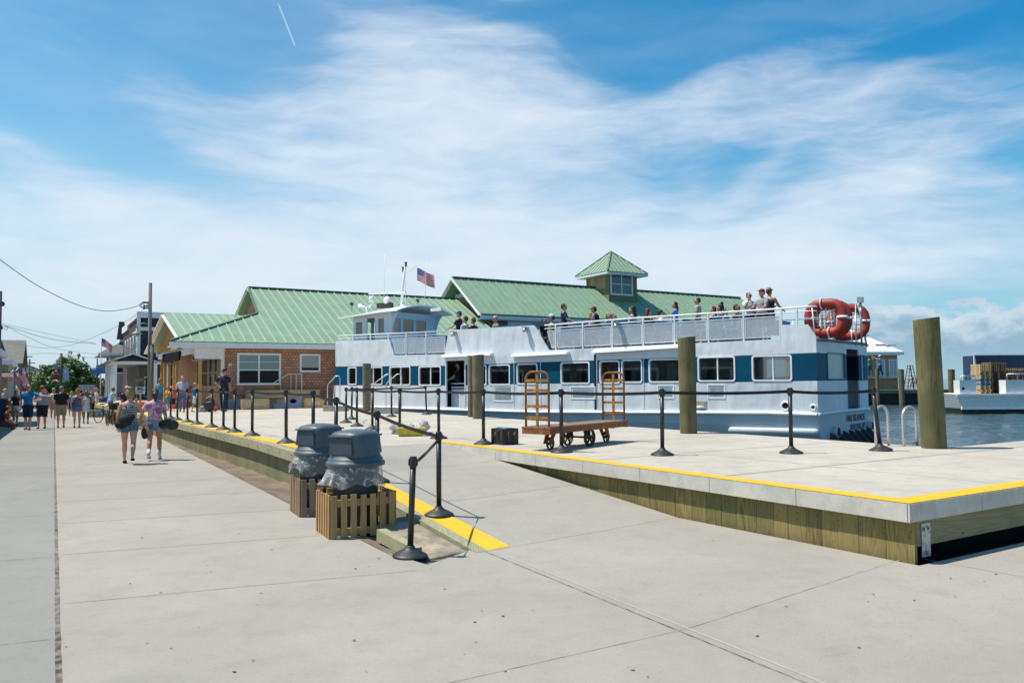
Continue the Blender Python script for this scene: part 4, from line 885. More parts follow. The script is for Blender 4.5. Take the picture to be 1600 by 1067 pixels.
def low_block(xa, xb, y, depth, h, lab, rails):
    a, c = gp(xa, y, DZ), gp(xb, y, DZ); d = c - a; ang = math.atan2(d.y, d.x); r = empty('step_block', a, ang); tag(r, lab, 'step block', 'low grey step blocks'); L = d.length
    b = MB(); b.span((0, 0, 0), (L, depth, h)); b.build('block', M_CBLK, r, bevel=0.02)
    b = MB(); b.span((-0.01, -0.01, h + 0.002), (L + 0.01, 0.10, h + 0.018)); b.span((-0.01, 0.101, h + 0.002), (0.1, depth, h + 0.017)); b.build('yellow_nosing', M_YEL, r)
    for (x0, x1) in rails:
        b = MB(); b.tube([(x0, depth * 0.5, h), (x0, depth * 0.5, h + 0.85), (x0 + 0.06, depth * .5, h + 0.93), (x1 - 0.2, depth * 0.55, h + 1.22), (x1 - 0.06, depth * .55, h + 1.24), (x1, depth * .55, h + 1.14), (x1, depth * 0.55, h)], 0.018, 8); b.build('grab_rail', M_STEEL, r)
low_block(504, 537, 642.5, 0.55, 0.20, 'low grey step block with grab rails at the ferry bow', [(0.08, 0.62)])
low_block(578.5, 617, 646.5, 0.60, 0.22, 'low grey step block with grab rails before the pile near the ferry windows', [(0.02, 0.7), (0.5, 1.1)])
# ------------------------------------------------------------------ ferry
FA = Vector((8.26, 21.6, 0)); FANG = R(139.8)
FX = Vector((math.cos(FANG), math.sin(FANG), 0)); FY = Vector((-FX.y, FX.x, 0)); FW = 4.5
def fl(x, y, yl=0.0):
    p = pp(x, y, FA + FY * yl, FY); return ((p - FA).dot(FX), p.z - WZ)
def fs(x, y, xl=0.0):
    p = pp(x, y, FA + FX * xl, FX); return ((p - FA).dot(FY), p.z - WZ)
def fw(lx, ly, lz): return FA + FX * lx + FY * ly + Vector((0, 0, WZ + lz))
ferry = empty('ferry', FA + Vector((0, 0, WZ)), FANG); tag(ferry, 'white two deck passenger ferry with a teal blue window band and wheelhouse', 'ferry')
def ferry_white():
    m, t, b = newmat('ferry_white'); v = obc(t); n = t.noise(v, 0.8, 4, 0.6); f = t.noise(v, 14, 4, 0.65)
    c = t.ramp(n, [(0.3, (0.60, 0.64, 0.68)), (0.7, (0.70, 0.735, 0.77))]); c = t.mix(t.m('MULTIPLY', t.smooth(f, 0.6, 0.75), 0.12), c, (0.36, 0.33, 0.28))
    mp = t.new('ShaderNodeMapping'); t.put(mp.inputs[0], v); mp.inputs['Scale'].default_value = (2.2, 2.2, 0.12); st_ = t.noise(mp.outputs[0], 3, 4, 0.7); c = t.mix(t.m('MULTIPLY', t.smooth(st_, 0.6, 0.78), 0.25), c, (0.42, 0.40, 0.36))
    t.put(b.inputs['Base Color'], c); b.inputs['Roughness'].default_value = 0.38
    w = t.noise(v, 1.15, 2, 0.4); mp = t.new('ShaderNodeMapping'); t.put(mp.inputs[0], v); mp.inputs['Scale'].default_value = (1.6, 1.6, 0.5); w2 = t.noise(mp.outputs[0], 1.6, 2, 0.4)
    t.put(b.inputs['Normal'], t.bump(t.m('ADD', w, w2), 0.55, 0.10)); return m
M_FW = ferry_white()
M_FB = mat('ferry_blue', (0.0, 0.074, 0.142), 0.5, c2=(0.0, 0.058, 0.114), scale=0.5, spec=0.15); M_TEAL = mat('ferry_teal', (0.02, 0.17, 0.26), 0.4, c2=(0.015, 0.14, 0.22), scale=1.2)
M_HULL = mat('ferry_hull', (0.52, 0.58, 0.62), 0.42, c2=(0.44, 0.50, 0.55), scale=1.0); M_FT = mat('ferry_trim', (0.84, 0.85, 0.85), 0.35, var=0.03)  # hull blue-grey has the water's reflection put into its colour
M_SEATB = mat('seat_blue', (0.02, 0.22, 0.42), 0.35, var=0.1); M_INT = mat('cabin_lining', (0.42, 0.43, 0.42), 0.6, var=0.06); M_DECKG = mat('upper_deck_paint', (0.25, 0.30, 0.33), 0.7, var=0.1)
M_FGL = clearglass('ferry_glass', (0.62, 0.67, 0.68), 0.75); M_FROST = clearglass('grey_glass', (0.55, 0.58, 0.58), 0.6)
def curve(pts, yl=0.0):
    q = sorted([fl(x, y, yl) for x, y in pts]); return q
def ev(c, x):
    if x <= c[0][0]: return c[0][1]
    for a, b in zip(c, c[1:]):
        if x <= b[0]: return a[1] + (b[1] - a[1]) * (x - a[0]) / max(1e-6, b[0] - a[0])
    return c[-1][1]
RUB = curve([(519, 633), (700, 638.5), (840, 642), (1200, 643), (1279, 645.5)])
BB = curve([(521, 602), (700, 602.3), (850, 599.5), (1155, 597.0), (1276, 595)])
BT = curve([(524, 572.5), (695, 571.3), (850, 565.5), (1155, 555.5), (1276, 551)])
TOP = curve([(526, 533), (608, 530), (616, 555), (694.8, 553.2), (701, 515.8), (834.5, 508.3), (857.5, 547), (1221, 529.5), (1222, 507.5), (1262, 506.8), (1276, 527)])
DK = curve([(526, 557), (616, 555), (694.8, 553.2), (857.5, 547), (1221, 529.5), (1276, 527)])
LB = fl(524, 573)[0]
wins = [(544, 556.8, 574.2, 600.3), (578, 597.2, 573.8, 600.4), (609.2, 640.8, 573.2, 601.2), (655, 688.4, 572.8, 601.4), (745, 759.6, 571.2, 601), (764.6, 796.2, 570.3, 600.5), (808.4, 839.2, 568.7, 599.6),
        (877, 920.6, 566.4, 598.8), (937.8, 967.4, 564.3, 598.2), (972.2, 1002.6, 562.8, 597), (1014.8, 1070, 561.3, 596.6), (1091.6, 1147.4, 557.8, 595.0), (1176.4, 1236, 555.6, 594.3)]
ops = []
for x0, x1, y0, y1 in wins:
    a, b = fl(x1, y0), fl(x0, y1); zt_, zb_ = (fl((x0 + x1) / 2, y0)[1], fl((x0 + x1) / 2, y1)[1]); ops.append((a[0], b[0], zb_, zt_))
dr = (fl(727, 600)[0], fl(697, 600)[0], fl(712, 637)[1], fl(712, 562.5)[1]); doors = [dr]
def wall(mb_list, stations, lo, bb, bt, hi, openings, place, thick_n, TH=0.05):
    """panels between stations; mb_list = [lower white, blue band, upper white]"""
    stt = sorted(set(round(s, 4) for s in stations))
    for a, b in zip(stt, stt[1:]):
        if b - a < 0.002: continue
        m = (a + b) / 2; za = [ev(lo, a), ev(bb, a), ev(bt, a), ev(hi, a)]; zb_ = [ev(lo, b), ev(bb, b), ev(bt, b), ev(hi, b)]
        cuts = [(o[2], o[3]) for o in openings if o[0] - 1e-3 <= m <= o[1] + 1e-3]
        for k in range(3):
            segs = [(0.0, 1.0)]
            if cuts:
                c = cuts[0]; f0 = (c[0] - za[k]) / (za[k + 1] - za[k]); f1 = (c[1] - za[k]) / (za[k + 1] - za[k]); segs = []
                if f0 > 0: segs.append((0.0, min(1, f0)))
                if f1 < 1: segs.append((max(0, f1), 1.0))
            for s0, s1 in segs:
                if s1 - s0 < 1e-3: continue
                q = [place(a, za[k] + (za[k + 1] - za[k]) * s0), place(b, zb_[k] + (zb_[k + 1] - zb_[k]) * s0), place(b, zb_[k] + (zb_[k + 1] - zb_[k]) * s1), place(a, za[k] + (za[k + 1] - za[k]) * s1)]
                mb_list[k].hexa([q[0], q[1], q[1] + thick_n * TH, q[0] + thick_n * TH, q[3], q[2], q[2] + thick_n * TH, q[3] + thick_n * TH])
base_st = [i * 0.5 for i in range(int(LB / 0.5) + 1)] + [LB] + [p[0] for c in (RUB, BT, BB, TOP, DK) for p in c if 0 <= p[0] <= LB] + [0.0]
allst = [s for s in base_st + [v for o in ops + doors for v in o[:2]] if 0 <= s <= LB]
Lr, Br, Ur = MB(), MB(), MB()
wall([Lr, Br, Ur], allst, RUB, BB, BT, TOP, ops + doors, lambda a, z: Vector((a, 0, z)), Vector((0, -1, 0)))
# far side: full height to the deck line only
farops = [o for o in ops]
Lf, Bf, Uf = MB(), MB(), MB()
wall([Lf, Bf, Uf], [s for s in base_st + [v for o in ops for v in o[:2]] if 0 <= s <= LB], RUB, BB, BT, DK, farops, lambda a, z: Vector((a, -FW, z)), Vector((0, 1, 0)))
# pointed bow
for (a, b) in (((LB, 0.0), (LB + 2.1, -FW / 2)), ((LB + 2.1, -FW / 2), (LB, -FW))):
    for mb_, k in ((Lr, 0), (Br, 1), (Ur, 2)):
        zs = [ev(RUB, LB), ev(BB, LB), ev(BT, LB), ev(TOP, LB)]; fz = lambda z: (z - ev(BT, LB)) * -0.10
        A_ = [Vector((a[0] + fz(z), a[1], z)) for z in (zs[k], zs[k + 1])]; B_ = [Vector((b[0] + fz(z), b[1], z)) for z in (zs[k], zs[k + 1])]; n_ = Vector((-0.05, 0, 0))
        mb_.hexa([A_[0], B_[0], B_[0] + n_, A_[0] + n_, A_[1], B_[1], B_[1] + n_, A_[1] + n_])
# transom with window and door
sw = (fs(1292.5, 553)[0], fs(1320.5, 591)[0], fs(1306, 592)[1], fs(1306, 552)[1]); sdoor = (fs(1324, 600)[0], fs(1343, 600)[0], fs(1333, 643)[1], fs(1333, 546)[1]); sw2 = (fs(1345, 560)[0], fs(1350.5, 560)[0], fs(1348, 594)[1], fs(1348, 555)[1])
def cst(v0, v1): return [(-FW, v1), (0, v0)]
c4 = [[(-FW - 0.01, ev(c, 0)), (0.01, ev(c, 0))] for c in (RUB, BB, BT, DK)]
def nrm(o): return (min(o[0], o[1]), max(o[0], o[1]), o[2], o[3])
sops = [nrm(sw), nrm(sdoor), nrm(sw2)]
Lt, Bt, Ut = MB(), MB(), MB()
wall([Lt, Bt, Ut], [-FW + 0.05, -0.05] + [v for o in sops for v in o[:2]], c4[0], c4[1], c4[2], c4[3], sops, lambda a, z: Vector((0.0, a, z)), Vector((1, 0, 0)))
Lt.build('lower_transom', M_FW, ferry); Bt.build('transom_blue_band', M_FB, ferry); Ut.build('upper_transom', M_FW, ferry); Lr.build('lower_side', M_FW, ferry); Lf.build('far_lower_side', M_FW, ferry); Bf.build('far_blue_band', M_FB, ferry); Uf.build('far_upper_side', M_FW, ferry)
Br.build('blue_band', M_FB, ferry); Ur.build('upper_side', M_FW, ferry)
# window frames, mullions and glass
def rrect(x0, x1, z0, z1, r, n=4):
    out = []
    for cx_, cz_, a0 in ((x1 - r, z0 + r, -90), (x1 - r, z1 - r, 0), (x0 + r, z1 - r, 90), (x0 + r, z0 + r, 180)):
        for k in range(n + 1): a = R(a0 + 90 * k / n); out.append((cx_ + r * math.cos(a), cz_ + r * math.sin(a)))
    return out
def ring(b, x0, x1, z0, z1, w, y0, y1, place, r=0.06):
    o_ = rrect(x0 - w * 0.5, x1 + w * 0.5, z0 - w * 0.5, z1 + w * 0.5, r + w * .5); i_ = rrect(x0 + w * 0.5, x1 - w * 0.5, z0 + w * 0.5, z1 - w * 0.5, r); n = len(o_)
    vs = [place(p[0], p[1], y1) for p in o_] + [place(p[0], p[1], y1) for p in i_] + [place(p[0], p[1], y0) for p in o_] + [place(p[0], p[1], y0) for p in i_]
    f = []
    for k in range(n):
        j = (k + 1) % n; f += [(k, j, n + j, n + k), (2 * n + k, 3 * n + k, 3 * n + j, 2 * n + j), (k, 2 * n + k, 2 * n + j, j), (n + k, n + j, 3 * n + j, 3 * n + k)]
    b.add(vs, f)
side = lambda x, z, y: Vector((x, y, z))
for i, (x0, x1, z0, z1) in enumerate(ops):
    b = MB(); ring(b, x0, x1, z0, z1, 0.045, -0.05, 0.018, side); f = b.build('window', M_FT, ferry)
    if i in (2, 3, 11, 12, 1):
        xm = x0 + (x1 - x0) * (0.47 if i != 1 else 0.75); bb_ = MB(); bb_.span((xm - 0.018, -0.045, z0 + .02), (xm + 0.018, -0.005, z1 - .02)); bb_.build('mullion', M_FT, f)
    b = MB(); b.span((x0 + 0.01, -0.040, z0 + 0.01), (x1 - 0.01, -0.034, z1 - 0.01)); b.build('pane', M_FGL, f)
stp = lambda a, z, d: Vector((-d, a, z))
for i, o in enumerate((nrm(sw), nrm(sw2))):
    b = MB(); ring(b, o[0], o[1], o[2], o[3], 0.03, -0.05, 0.016, stp, 0.02); f = b.build('window', M_TEAL, ferry)
    b = MB(); b.span((0.034, o[0] + .01, o[2] + .01), (0.04, o[1] - .01, o[3] - .01)); b.build('pane', mat('aft_blind', (0.55, 0.56, 0.50), 0.3, c2=(0.42, 0.46, 0.44), scale=2), f)
for o in farops:
    b = MB(); b.span((o[0], -FW + 0.02, o[2]), (o[1], -FW + 0.026, o[3])); b.build('far_pane', M_CLEAR, ferry)
# decks, ceiling, cabin linings and seats
zfl = [(x, z + 0.06) for x, z in RUB]
b = MB()
def deckplate(b, x0, x1, zf, t=0.05, y0=-0.052, y1=-FW + 0.052, step=1.0):
    n = max(1, int((x1 - x0) / step))
    for i in range(n):
        a, c = x0 + (x1 - x0) * i / n, x0 + (x1 - x0) * (i + 1) / n; za, zc = zf(a), zf(c)
        b.hexa([(a, y0, za - t), (c, y0, zc - t), (c, y1, zc - t), (a, y1, za - t), (a, y0, za), (c, y0, zc), (c, y1, zc), (a, y1, za)])
zlo = lambda x: ev(RUB, x) + 0.03
zup = lambda x: ev(DK, x) - 0.02
deckplate(b, 0.06, LB - 0.02, zlo); b.build('cabin_floor', M_DECKG, ferry)
b = MB(); deckplate(b, 0.0, LB, zup, 0.08, -0.052, -FW + 0.052); b.add([(LB, -0.05, zup(LB)), (LB + 2.0, -FW / 2, zup(LB)), (LB, -FW + 0.05, zup(LB))], [(0, 1, 2)]); b.build('upper_deck', M_DECKG, ferry)
b = MB()
b.span((0.9, -FW + 0.1, 0.8), (0.95, sdoor[0] - 0.5, 3.2)) if False else None
b.span((0.7, -FW + 0.06, zlo(0)), (0.75, -0.06, ev(BB, 0))); b.build('aft_bulkhead_lower', M_FW, ferry)
b = MB(); b.span((0.7, -FW + 0.06, ev(BB, 0) + 0.002), (0.75, -0.06, zup(0) - 0.09)); b.build('aft_bulkhead_upper', M_FB, ferry)
b = MB(); xi = 1.4
while xi < LB - 1.5:
    if not (dr[0] - 0.7 < xi < dr[1] + 0.3):
        for (ya, yb_) in ((-0.15, -1.7), (-2.7, -FW + 0.15)):
            z = zlo(xi); b.span((xi, yb_, z + 0.38), (xi + 0.42, ya, z + 0.45)); b.span((xi - 0.06, yb_, z + 0.40), (xi - 0.01, ya, z + 0.95)); b.span((xi + .1, yb_ + .1, z), (xi + 0.15, ya - .1, z + 0.38))
    xi += 0.86
b.build('cabin_seats', mat('cabin_seat', (0.10, 0.13, 0.16), 0.5), ferry)
# companion stair seen through the mid windows
b = MB(); x6 = ops[5]; b.bar((x6[1] + 0.1, -0.5, x6[3] + 0.1), (x6[0] - 0.2, -0.5, x6[2] - 0.25), 0.05, 0.10, (0, 1, 0)); x7 = ops[6]; b.bar((x7[1] + 0.1, -0.5, x7[3] + 0.1), (x7[0], -0.5, x7[2]), 0.05, 0.10, (0, 1, 0)); b.build('cabin_stair', M_FT, ferry)
# half gate in the open doorway
b = MB(); z0 = dr[2]; b.span((dr[0] + 0.02, -0.30, z0 + 0.75), (dr[1] - 0.02, -0.26, z0 + 0.80)); b.span((dr[0] + 0.02, -0.30, z0 + 0.90), (dr[1] - 0.02, -0.26, z0 + 0.94)); b.span((dr[0] + 0.02, -0.30, z0 + 0.02), (dr[1] - 0.02, -0.27, z0 + 0.70))
b.build('doorway_gate', M_FW, ferry)
b = MB(); ring(b, dr[0], dr[1], dr[2], dr[3], 0.05, -0.05, 0.02, side, 0.01); b.build('door_frame', M_FW, ferry)
# sliding door panels, tracks, vents, lockers
def outline(x0, x1, y0, y1, nm='door_panel', t=0.02, m=None):
    a, c = fl(x1, (y0 + y1) / 2)[0], fl(x0, (y0 + y1) / 2)[0]; zt2, zb2 = fl((x0 + x1) / 2, y0)[1], fl((x0 + x1) / 2, y1)[1]
    b = MB(); ring(b, a, c, zb2, zt2, t, 0.0, 0.012, side, 0.008); return b.build(nm, m or M_FW, ferry)
outline(803.5, 845, 559, 639); outline(933, 1006, 552.5, 640)
b = MB(); a, c = fl(932, 600)[0], fl(928.5, 600)[0]; b.span((a, 0.001, fl(930, 640)[1]), (c, 0.006, fl(930, 554)[1])); b.build('door_gap', M_DARK, ferry)
for (x0, x1, y0, y1) in ((892, 930, 604.5, 623), (1028, 1053, 602, 622), (1106, 1133, 601, 622), (771, 801, 602, 627)):
    f = outline(x0, x1, y0, y1, 'vent', 0.035, M_FT); a, c = fl(x1 - 3, 610)[0], fl(x0 + 3, 610)[0]; bb_ = MB(); zz0, zz1 = fl((x0 + x1) / 2, y1 - 3)[1], fl((x0 + x1) / 2, y0 + 3)[1]
    bb_.span((a, 0.001, zz0), (c, 0.006, zz1)); bb_.build('vent_grille', mat('vent_grey', (0.30, 0.36, 0.40), 0.5), f)
a, c = fl(1105, 634)[0], fl(1088, 634)[0]; b = MB(); b.span((a, 0.001, fl(1096, 640)[1]), (c, 0.007, fl(1096, 627)[1])); rc = b.build('mooring_recess', mat('recess_tan', (0.34, 0.31, 0.24), 0.7), ferry)
b = MB(); z_ = fl(1096, 636)[1]; b.tube([(a + 0.08, 0.05, z_), (c + 0.02, 0.05, z_)], 0.03, 8); b.tube([((a + c) / 2, 0.0, z_), ((a + c) / 2, 0.06, z_)], 0.04, 8); b.build('cleat', M_FT, rc)
def pipe_port(x, y, r_px, plane, nm='discharge_port'):
    v = plane(x, y); return v
for x, y, r_ in ((1227.5, 634, 0.11), (1271, 636.5, 0.07)):
    lx, lz = fl(x, y); b = MB(); n = 18
    pts_ = [(lx + r_ * math.cos(2 * math.pi * k / n), 0.02, lz + r_ * math.sin(2 * math.pi * k / n)) for k in range(n)]; b.tube(pts_, 0.025, 8, closed=True); f = b.build('port', M_FT, ferry)
    b = MB(); b.add([(p[0], 0.012, p[2]) for p in pts_], [list(range(n))]); b.build('port_hole', M_DARK, f)
# drip awnings over doors
for (x0, x1, y0, y1) in ((694, 770.5, 556.5, 553), (802.5, 890, 555.5, 551.0), (928.5, 1064, 549.5, 541.0)):
    a = fl(x1, y1); c = fl(x0, y0); b = MB()
    b.hexa([(a[0], 0.0, a[1] - 0.06), (c[0], 0.0, c[1] - 0.06), (c[0], 0.17, c[1] - 0.06), (a[0], 0.17, a[1] - 0.06), (a[0], 0.0, a[1] + 0.05), (c[0], 0.0, c[1] + 0.05), (c[0], 0.15, c[1] + 0.03), (a[0], 0.15, a[1] + 0.03)]); b.build('drip_awning', M_FT, ferry, bevel=0.012)
# hull below the rubbing strake
b = MB(); st_ = [s for s in base_st if 0 <= s <= LB]; st_ = sorted(set([round(s, 3) for s in st_]))
vs = []; rows = [(0.0, lambda x: ev(RUB, x) - 0.02), (-0.02, lambda x: 1.02 - 0.0 * x), (-0.14, lambda x: 0.78), (-0.9, lambda x: -0.5)]
secs = [(s, 1.0) for s in st_] + [(LB + 0.8, 0.66), (LB + 1.6, 0.33), (LB + 2.5, 0.02)]
for s, wd in secs:
    for yy, zf in rows: vs.append((s, -FW / 2 + (FW / 2 + yy) * wd, zf(min(s, LB)) if yy else zf(min(s, LB))))
    for yy, zf in reversed(rows): vs.append((s, -FW / 2 - (FW / 2 + yy) * wd, zf(min(s, LB))))
k = len(rows) * 2
b.add(vs, [(i * k + j, i * k + j + 1, (i + 1) * k + j + 1, (i + 1) * k + j) for i in range(len(secs) - 1) for j in range(k - 1)])
b.add(vs[:k], [list(range(k))]); hull = b.build('hull', M_HULL, ferry)
b = MB(); pr = []; pts_ = [(0.0 - 0.06, -FW - 0.05), (0, 0)]
def strake(z0f, out, h, nm, m, ends=True):
    b = MB()
    for a, c in zip(st_, st_[1:]):
        za, zc = z0f(a), z0f(c)
        prof = [(0.0, 0.5), (out * 0.7, 0.42), (out, 0.1), (out, -0.2), (out * 0.6, -0.5), (0.0, -0.5)]
        vs = [(a, y, za + h * q) for y, q in prof] + [(c, y, zc + h * q) for y, q in prof]; n = len(prof)
        b.add(vs, [(i, i + 1, n + i + 1, n + i) for i in range(n - 1)], False)
    z0 = z0f(0); b.tube([(-0.02, 0.04, z0), (-0.05, -0.3, z0 + 0.01), (-0.06, -FW / 2, z0 + 0.03), (-0.05, -FW + 0.3, z0 + 0.02), (-0.02, -FW, z0)], h * 0.45, 10)
    for sg in (0, 1): b.tube([(LB, 0.04 if sg == 0 else -FW - 0.04, z0f(LB)), (LB + 2.2, -FW / 2, z0f(LB) + 0.05)], h * 0.45, 8)
    return b.build(nm, m, ferry)
strake(lambda x: ev(RUB, x) - 0.03, 0.10, 0.10, 'rubbing_strake', M_FT)
b = MB(); a, c = fl(1281, 675)[0], fl(1143, 673)[0]; za, zc = fl(1281, 675)[1], fl(1143, 673)[1]; b.tube([(a + 0.1, 0.03, za), (c, 0.0, zc + 0.02)], 0.10, 12, round_caps=True); b.build('lower_fender', M_HULL, ferry)
# transom name, exhausts, stern guard
def text3d(txt, size, mw_, m, parent, nm='lettering', ext=0.002, sx=1.0, bold=0.0, fitw=None):
    cu = bpy.data.curves.new(nm, 'FONT'); cu.body = txt; cu.size = size; cu.extrude = ext; cu.offset = bold; cu.align_x = 'CENTER'; cu.resolution_u = 3
    tmp = bpy.data.objects.new(nm, cu); COL.objects.link(tmp); dg = bpy.context.evaluated_depsgraph_get(); me = bpy.data.meshes.new_from_object(tmp.evaluated_get(dg)); bpy.data.objects.remove(tmp)
    xs = [v.co.x for v in me.vertices]; 
    if fitw and xs: sx = fitw / (max(xs) - min(xs))
    o = bpy.data.objects.new(nm, me); COL.objects.link(o); me.materials.clear(); me.materials.append(m); me.transform(Matrix.Diagonal((sx, 1, 1, 1)))
    if parent: o.parent = parent; o.matrix_local = mw_
    else: o.matrix_world = mw_
    return o
M_INK = mat('black_lettering', (0.03, 0.03, 0.035), 0.5)
# stern plane: text x axis runs away from the near corner (local -y), y up, facing local -x
def stern_m(yl, z, xl=-0.012): return Matrix(((0, 0, -1, xl), (-1, 0, 0, yl), (0, 1, 0, z), (0, 0, 0, 1)))
a = fs(1322.5, 652); c = fs(1351, 652); z1 = fs(1337, 657)[1]; text3d('FIRE ISLANDE', 0.27, stern_m((a[0] + c[0]) / 2, z1), M_INK, ferry, fitw=abs(c[0] - a[0]), bold=0.004)
a = fs(1328.5, 665); c = fs(1351, 665); z1 = fs(1339, 669.5)[1]; text3d('NEW YORK, NY', 0.22, stern_m((a[0] + c[0]) / 2, z1), M_INK, ferry, fitw=abs(c[0] - a[0]), bold=0.004)
for x, y, r_ in ((1303, 674.5, 0.15), (1359, 664, 0.13)):
    a = fs(x, y); yy = max(a[0], -FW + 0.1); b = MB(); n = 20; b.tube([(0.02, yy, a[1]), (-0.14, yy, a[1])], r_, n); f = b.build('exhaust_pipe', M_HULL, ferry)
    b = MB(); b.tube([(-0.13, yy, a[1]), (-0.143, yy, a[1])], r_ * 0.86, n); b.build('exhaust_bore', M_DARK, f)
b = MB(); zg = fs(1303, 683)[1]
for k in range(7): yy = -0.9 - k * 0.55; b.hexa([(0.0, yy, 0.05), (-0.75, yy, 0.05), (-0.75, yy - 0.03, 0.05), (0.0, yy - 0.03, 0.05), (0.0, yy, zg + 0.15), (-0.12, yy, zg + 0.1), (-0.12, yy - 0.03, zg + 0.1), (0.0, yy - 0.03, zg + 0.15)])
b.span((-0.8, -FW + 0.1, 0.02), (-0.72, -0.8, 0.16)); b.build('propeller_guard', mat('guard_iron', (0.05, 0.055, 0.06), 0.5), ferry)
# railings: rails, posts, perforated panels
M_RAIL = mat('rail_white', (0.74, 0.76, 0.78), 0.4, var=0.04)
def perf():
    m, t, b = newmat('perforated_panel'); m.node_tree.nodes.remove(b); v = obc(t); x, y, z = t.xyz(v); s = t.m('ADD', x, y)
    fx = t.m('SUBTRACT', t.m('FRACT', t.m('MULTIPLY', s, 40)), 0.5); fz = t.m('SUBTRACT', t.m('FRACT', t.m('MULTIPLY', z, 40)), 0.5)
    hole = t.m('LESS_THAN', t.m('ADD', t.m('MULTIPLY', fx, fx), t.m('MULTIPLY', fz, fz)), 0.11)
    df = t.new('ShaderNodeBsdfPrincipled'); df.inputs['Base Color'].default_value = (0.62, 0.66, 0.68, 1); df.inputs['Roughness'].default_value = 0.35; df.inputs['Metallic'].default_value = 0.3
    tr = t.new('ShaderNodeBsdfTransparent'); mx = t.new('ShaderNodeMixShader'); t.put(mx.inputs[0], t.m('MULTIPLY', hole, 0.97)); t.l.new(df.outputs[0], mx.inputs[1]); t.l.new(tr.outputs[0], mx.inputs[2]); t.l.new(mx.outputs[0], t.n['Material Output'].inputs[0]); return m
M_PERF = perf()
RT = curve([(528, 524.8), (700, 517.2)]); RT2 = curve([(850, 508.3), (940, 501), (1003.7, 496.1), (1105, 489.7), (1161, 486), (1222, 482), (1260, 479.2), (1276, 478.5)])
def rails(rt, x0, x1, posts, panels, yy=-0.03):
    a, c = fl(x1, 500)[0], fl(x0, 500)[0]; xs = sorted([a, c] + [p[0] for p in rt if a < p[0] < c]); r = MB()
    r.tube([(x, yy, ev(rt, x)) for x in xs], 0.026, 8); r.tube([(x, yy, ev(rt, x) - 0.12) for x in xs], 0.016, 6); rr = r.build('hand_rail', M_RAIL, ferry)
    for p in posts:
        x = fl(p, 520)[0]; b = MB(); zb_ = max(ev(TOP, x), ev(DK, x)) - 0.03; b.bar((x, yy, zb_), (x, yy, ev(rt, x)), 0.045, 0.045); b.build('rail_post', M_RAIL, ferry)
    for p0, p1, *sl in panels:
        a, c = fl(p1 - 2.6, 520)[0], fl(p0 + 2.6, 520)[0]; zt_a, zt_c = ev(rt, a) - 0.21, ev(rt, c) - 0.21; zb_a, zb_c = ev(DK, a) + 0.07, ev(DK, c) + 0.07; cb = c - (sl[0] if sl else 0); ab = a
        b = MB(); q = [Vector((ab, yy, zb_a)), Vector((cb, yy, zb_c)), Vector((c, yy, zt_c)), Vector((a, yy, zt_a))]
        b.add(q, [(0, 1, 2, 3)]); pn = b.build('mesh_panel', M_PERF, ferry)
        b = MB()
        for i in range(4): b.bar(q[i], q[(i + 1) % 4], 0.022, 0.022)
        b.build('panel_frame', M_RAIL, pn)
rails(RT, 528, 699, [551, 578, 606, 634, 665], [(609, 634, 0.22), (634, 665), (665, 697)])
rails(RT2, 850, 1276, [867.5, 910, 956, 1004.3, 1053.4, 1106.3, 1161.6, 1220.7, 1245], [(852, 867.5, 0.2), (867.5, 910), (910, 956), (956, 1004.3), (1004.3, 1053.4), (1053.4, 1106.3), (1106.3, 1161.6), (1161.6, 1220.7)])
# stern railing
b = MB(); zr = ev(RT2, 0); zd = ev(DK, 0)
b.tube([(0.03, -0.03, zr), (0.03, -FW + 0.05, zr)], 0.024, 8); b.tube([(0.03, -0.03, zr - 0.3), (0.03, -FW + 0.05, zr - 0.3)], 0.016, 6)
for k in range(7): yy = -0.03 - k * (FW - 0.08) / 6; b.tube([(0.03, yy, zd - 0.02), (0.10, yy, zr)], 0.018, 6)
b.tube([(0.03, -FW + 0.05, zr), (LB, -FW + 0.05, ev(RT, LB))], 0.024, 8); b.build('stern_rail', M_RAIL, ferry)
b = MB()
for x in [0.5 + 0.9 * k for k in range(int(LB / 0.9))]: b.tube([(x, -FW + 0.05, ev(DK, x) - 0.02), (x, -FW + 0.05, zr + (ev(RT, LB) - zr) * x / LB)], 0.018, 6)
b.build('far_rail_posts', M_RAIL, ferry)
# benches on the upper deck
xi = 2.4; nb_ = 0
lim = fl(857, 547)[0]
while xi < LB - 4.5:
    for (ya, yb_) in ((-0.28, -1.75), (-2.6, -FW + 0.3)):
        if lim + 0.2 < xi < fl(697, 540)[0] + 0.3: continue
        z = zup(xi); b = MB(); b.span((xi, yb_, z + 0.36), (xi + 0.38, ya, z + 0.42)); b.hexa([(xi - 0.02, yb_, z + 0.40), (xi + 0.03, yb_, z + 0.40), (xi + 0.03, ya, z + 0.40), (xi - 0.02, ya, z + 0.40), (xi - 0.12, yb_, z + 0.80), (xi - 0.08, yb_, z + 0.80), (xi - 0.08, ya, z + 0.80), (xi - 0.12, ya, z + 0.80)])
        for yy in (ya - 0.15, yb_ + 0.15): b.span((xi + 0.12, yy - 0.02, z), (xi + 0.18, yy + 0.02, z + 0.36))
        b.build('deck_bench', M_SEATB, ferry, bevel=0.01)
    xi += 0.92
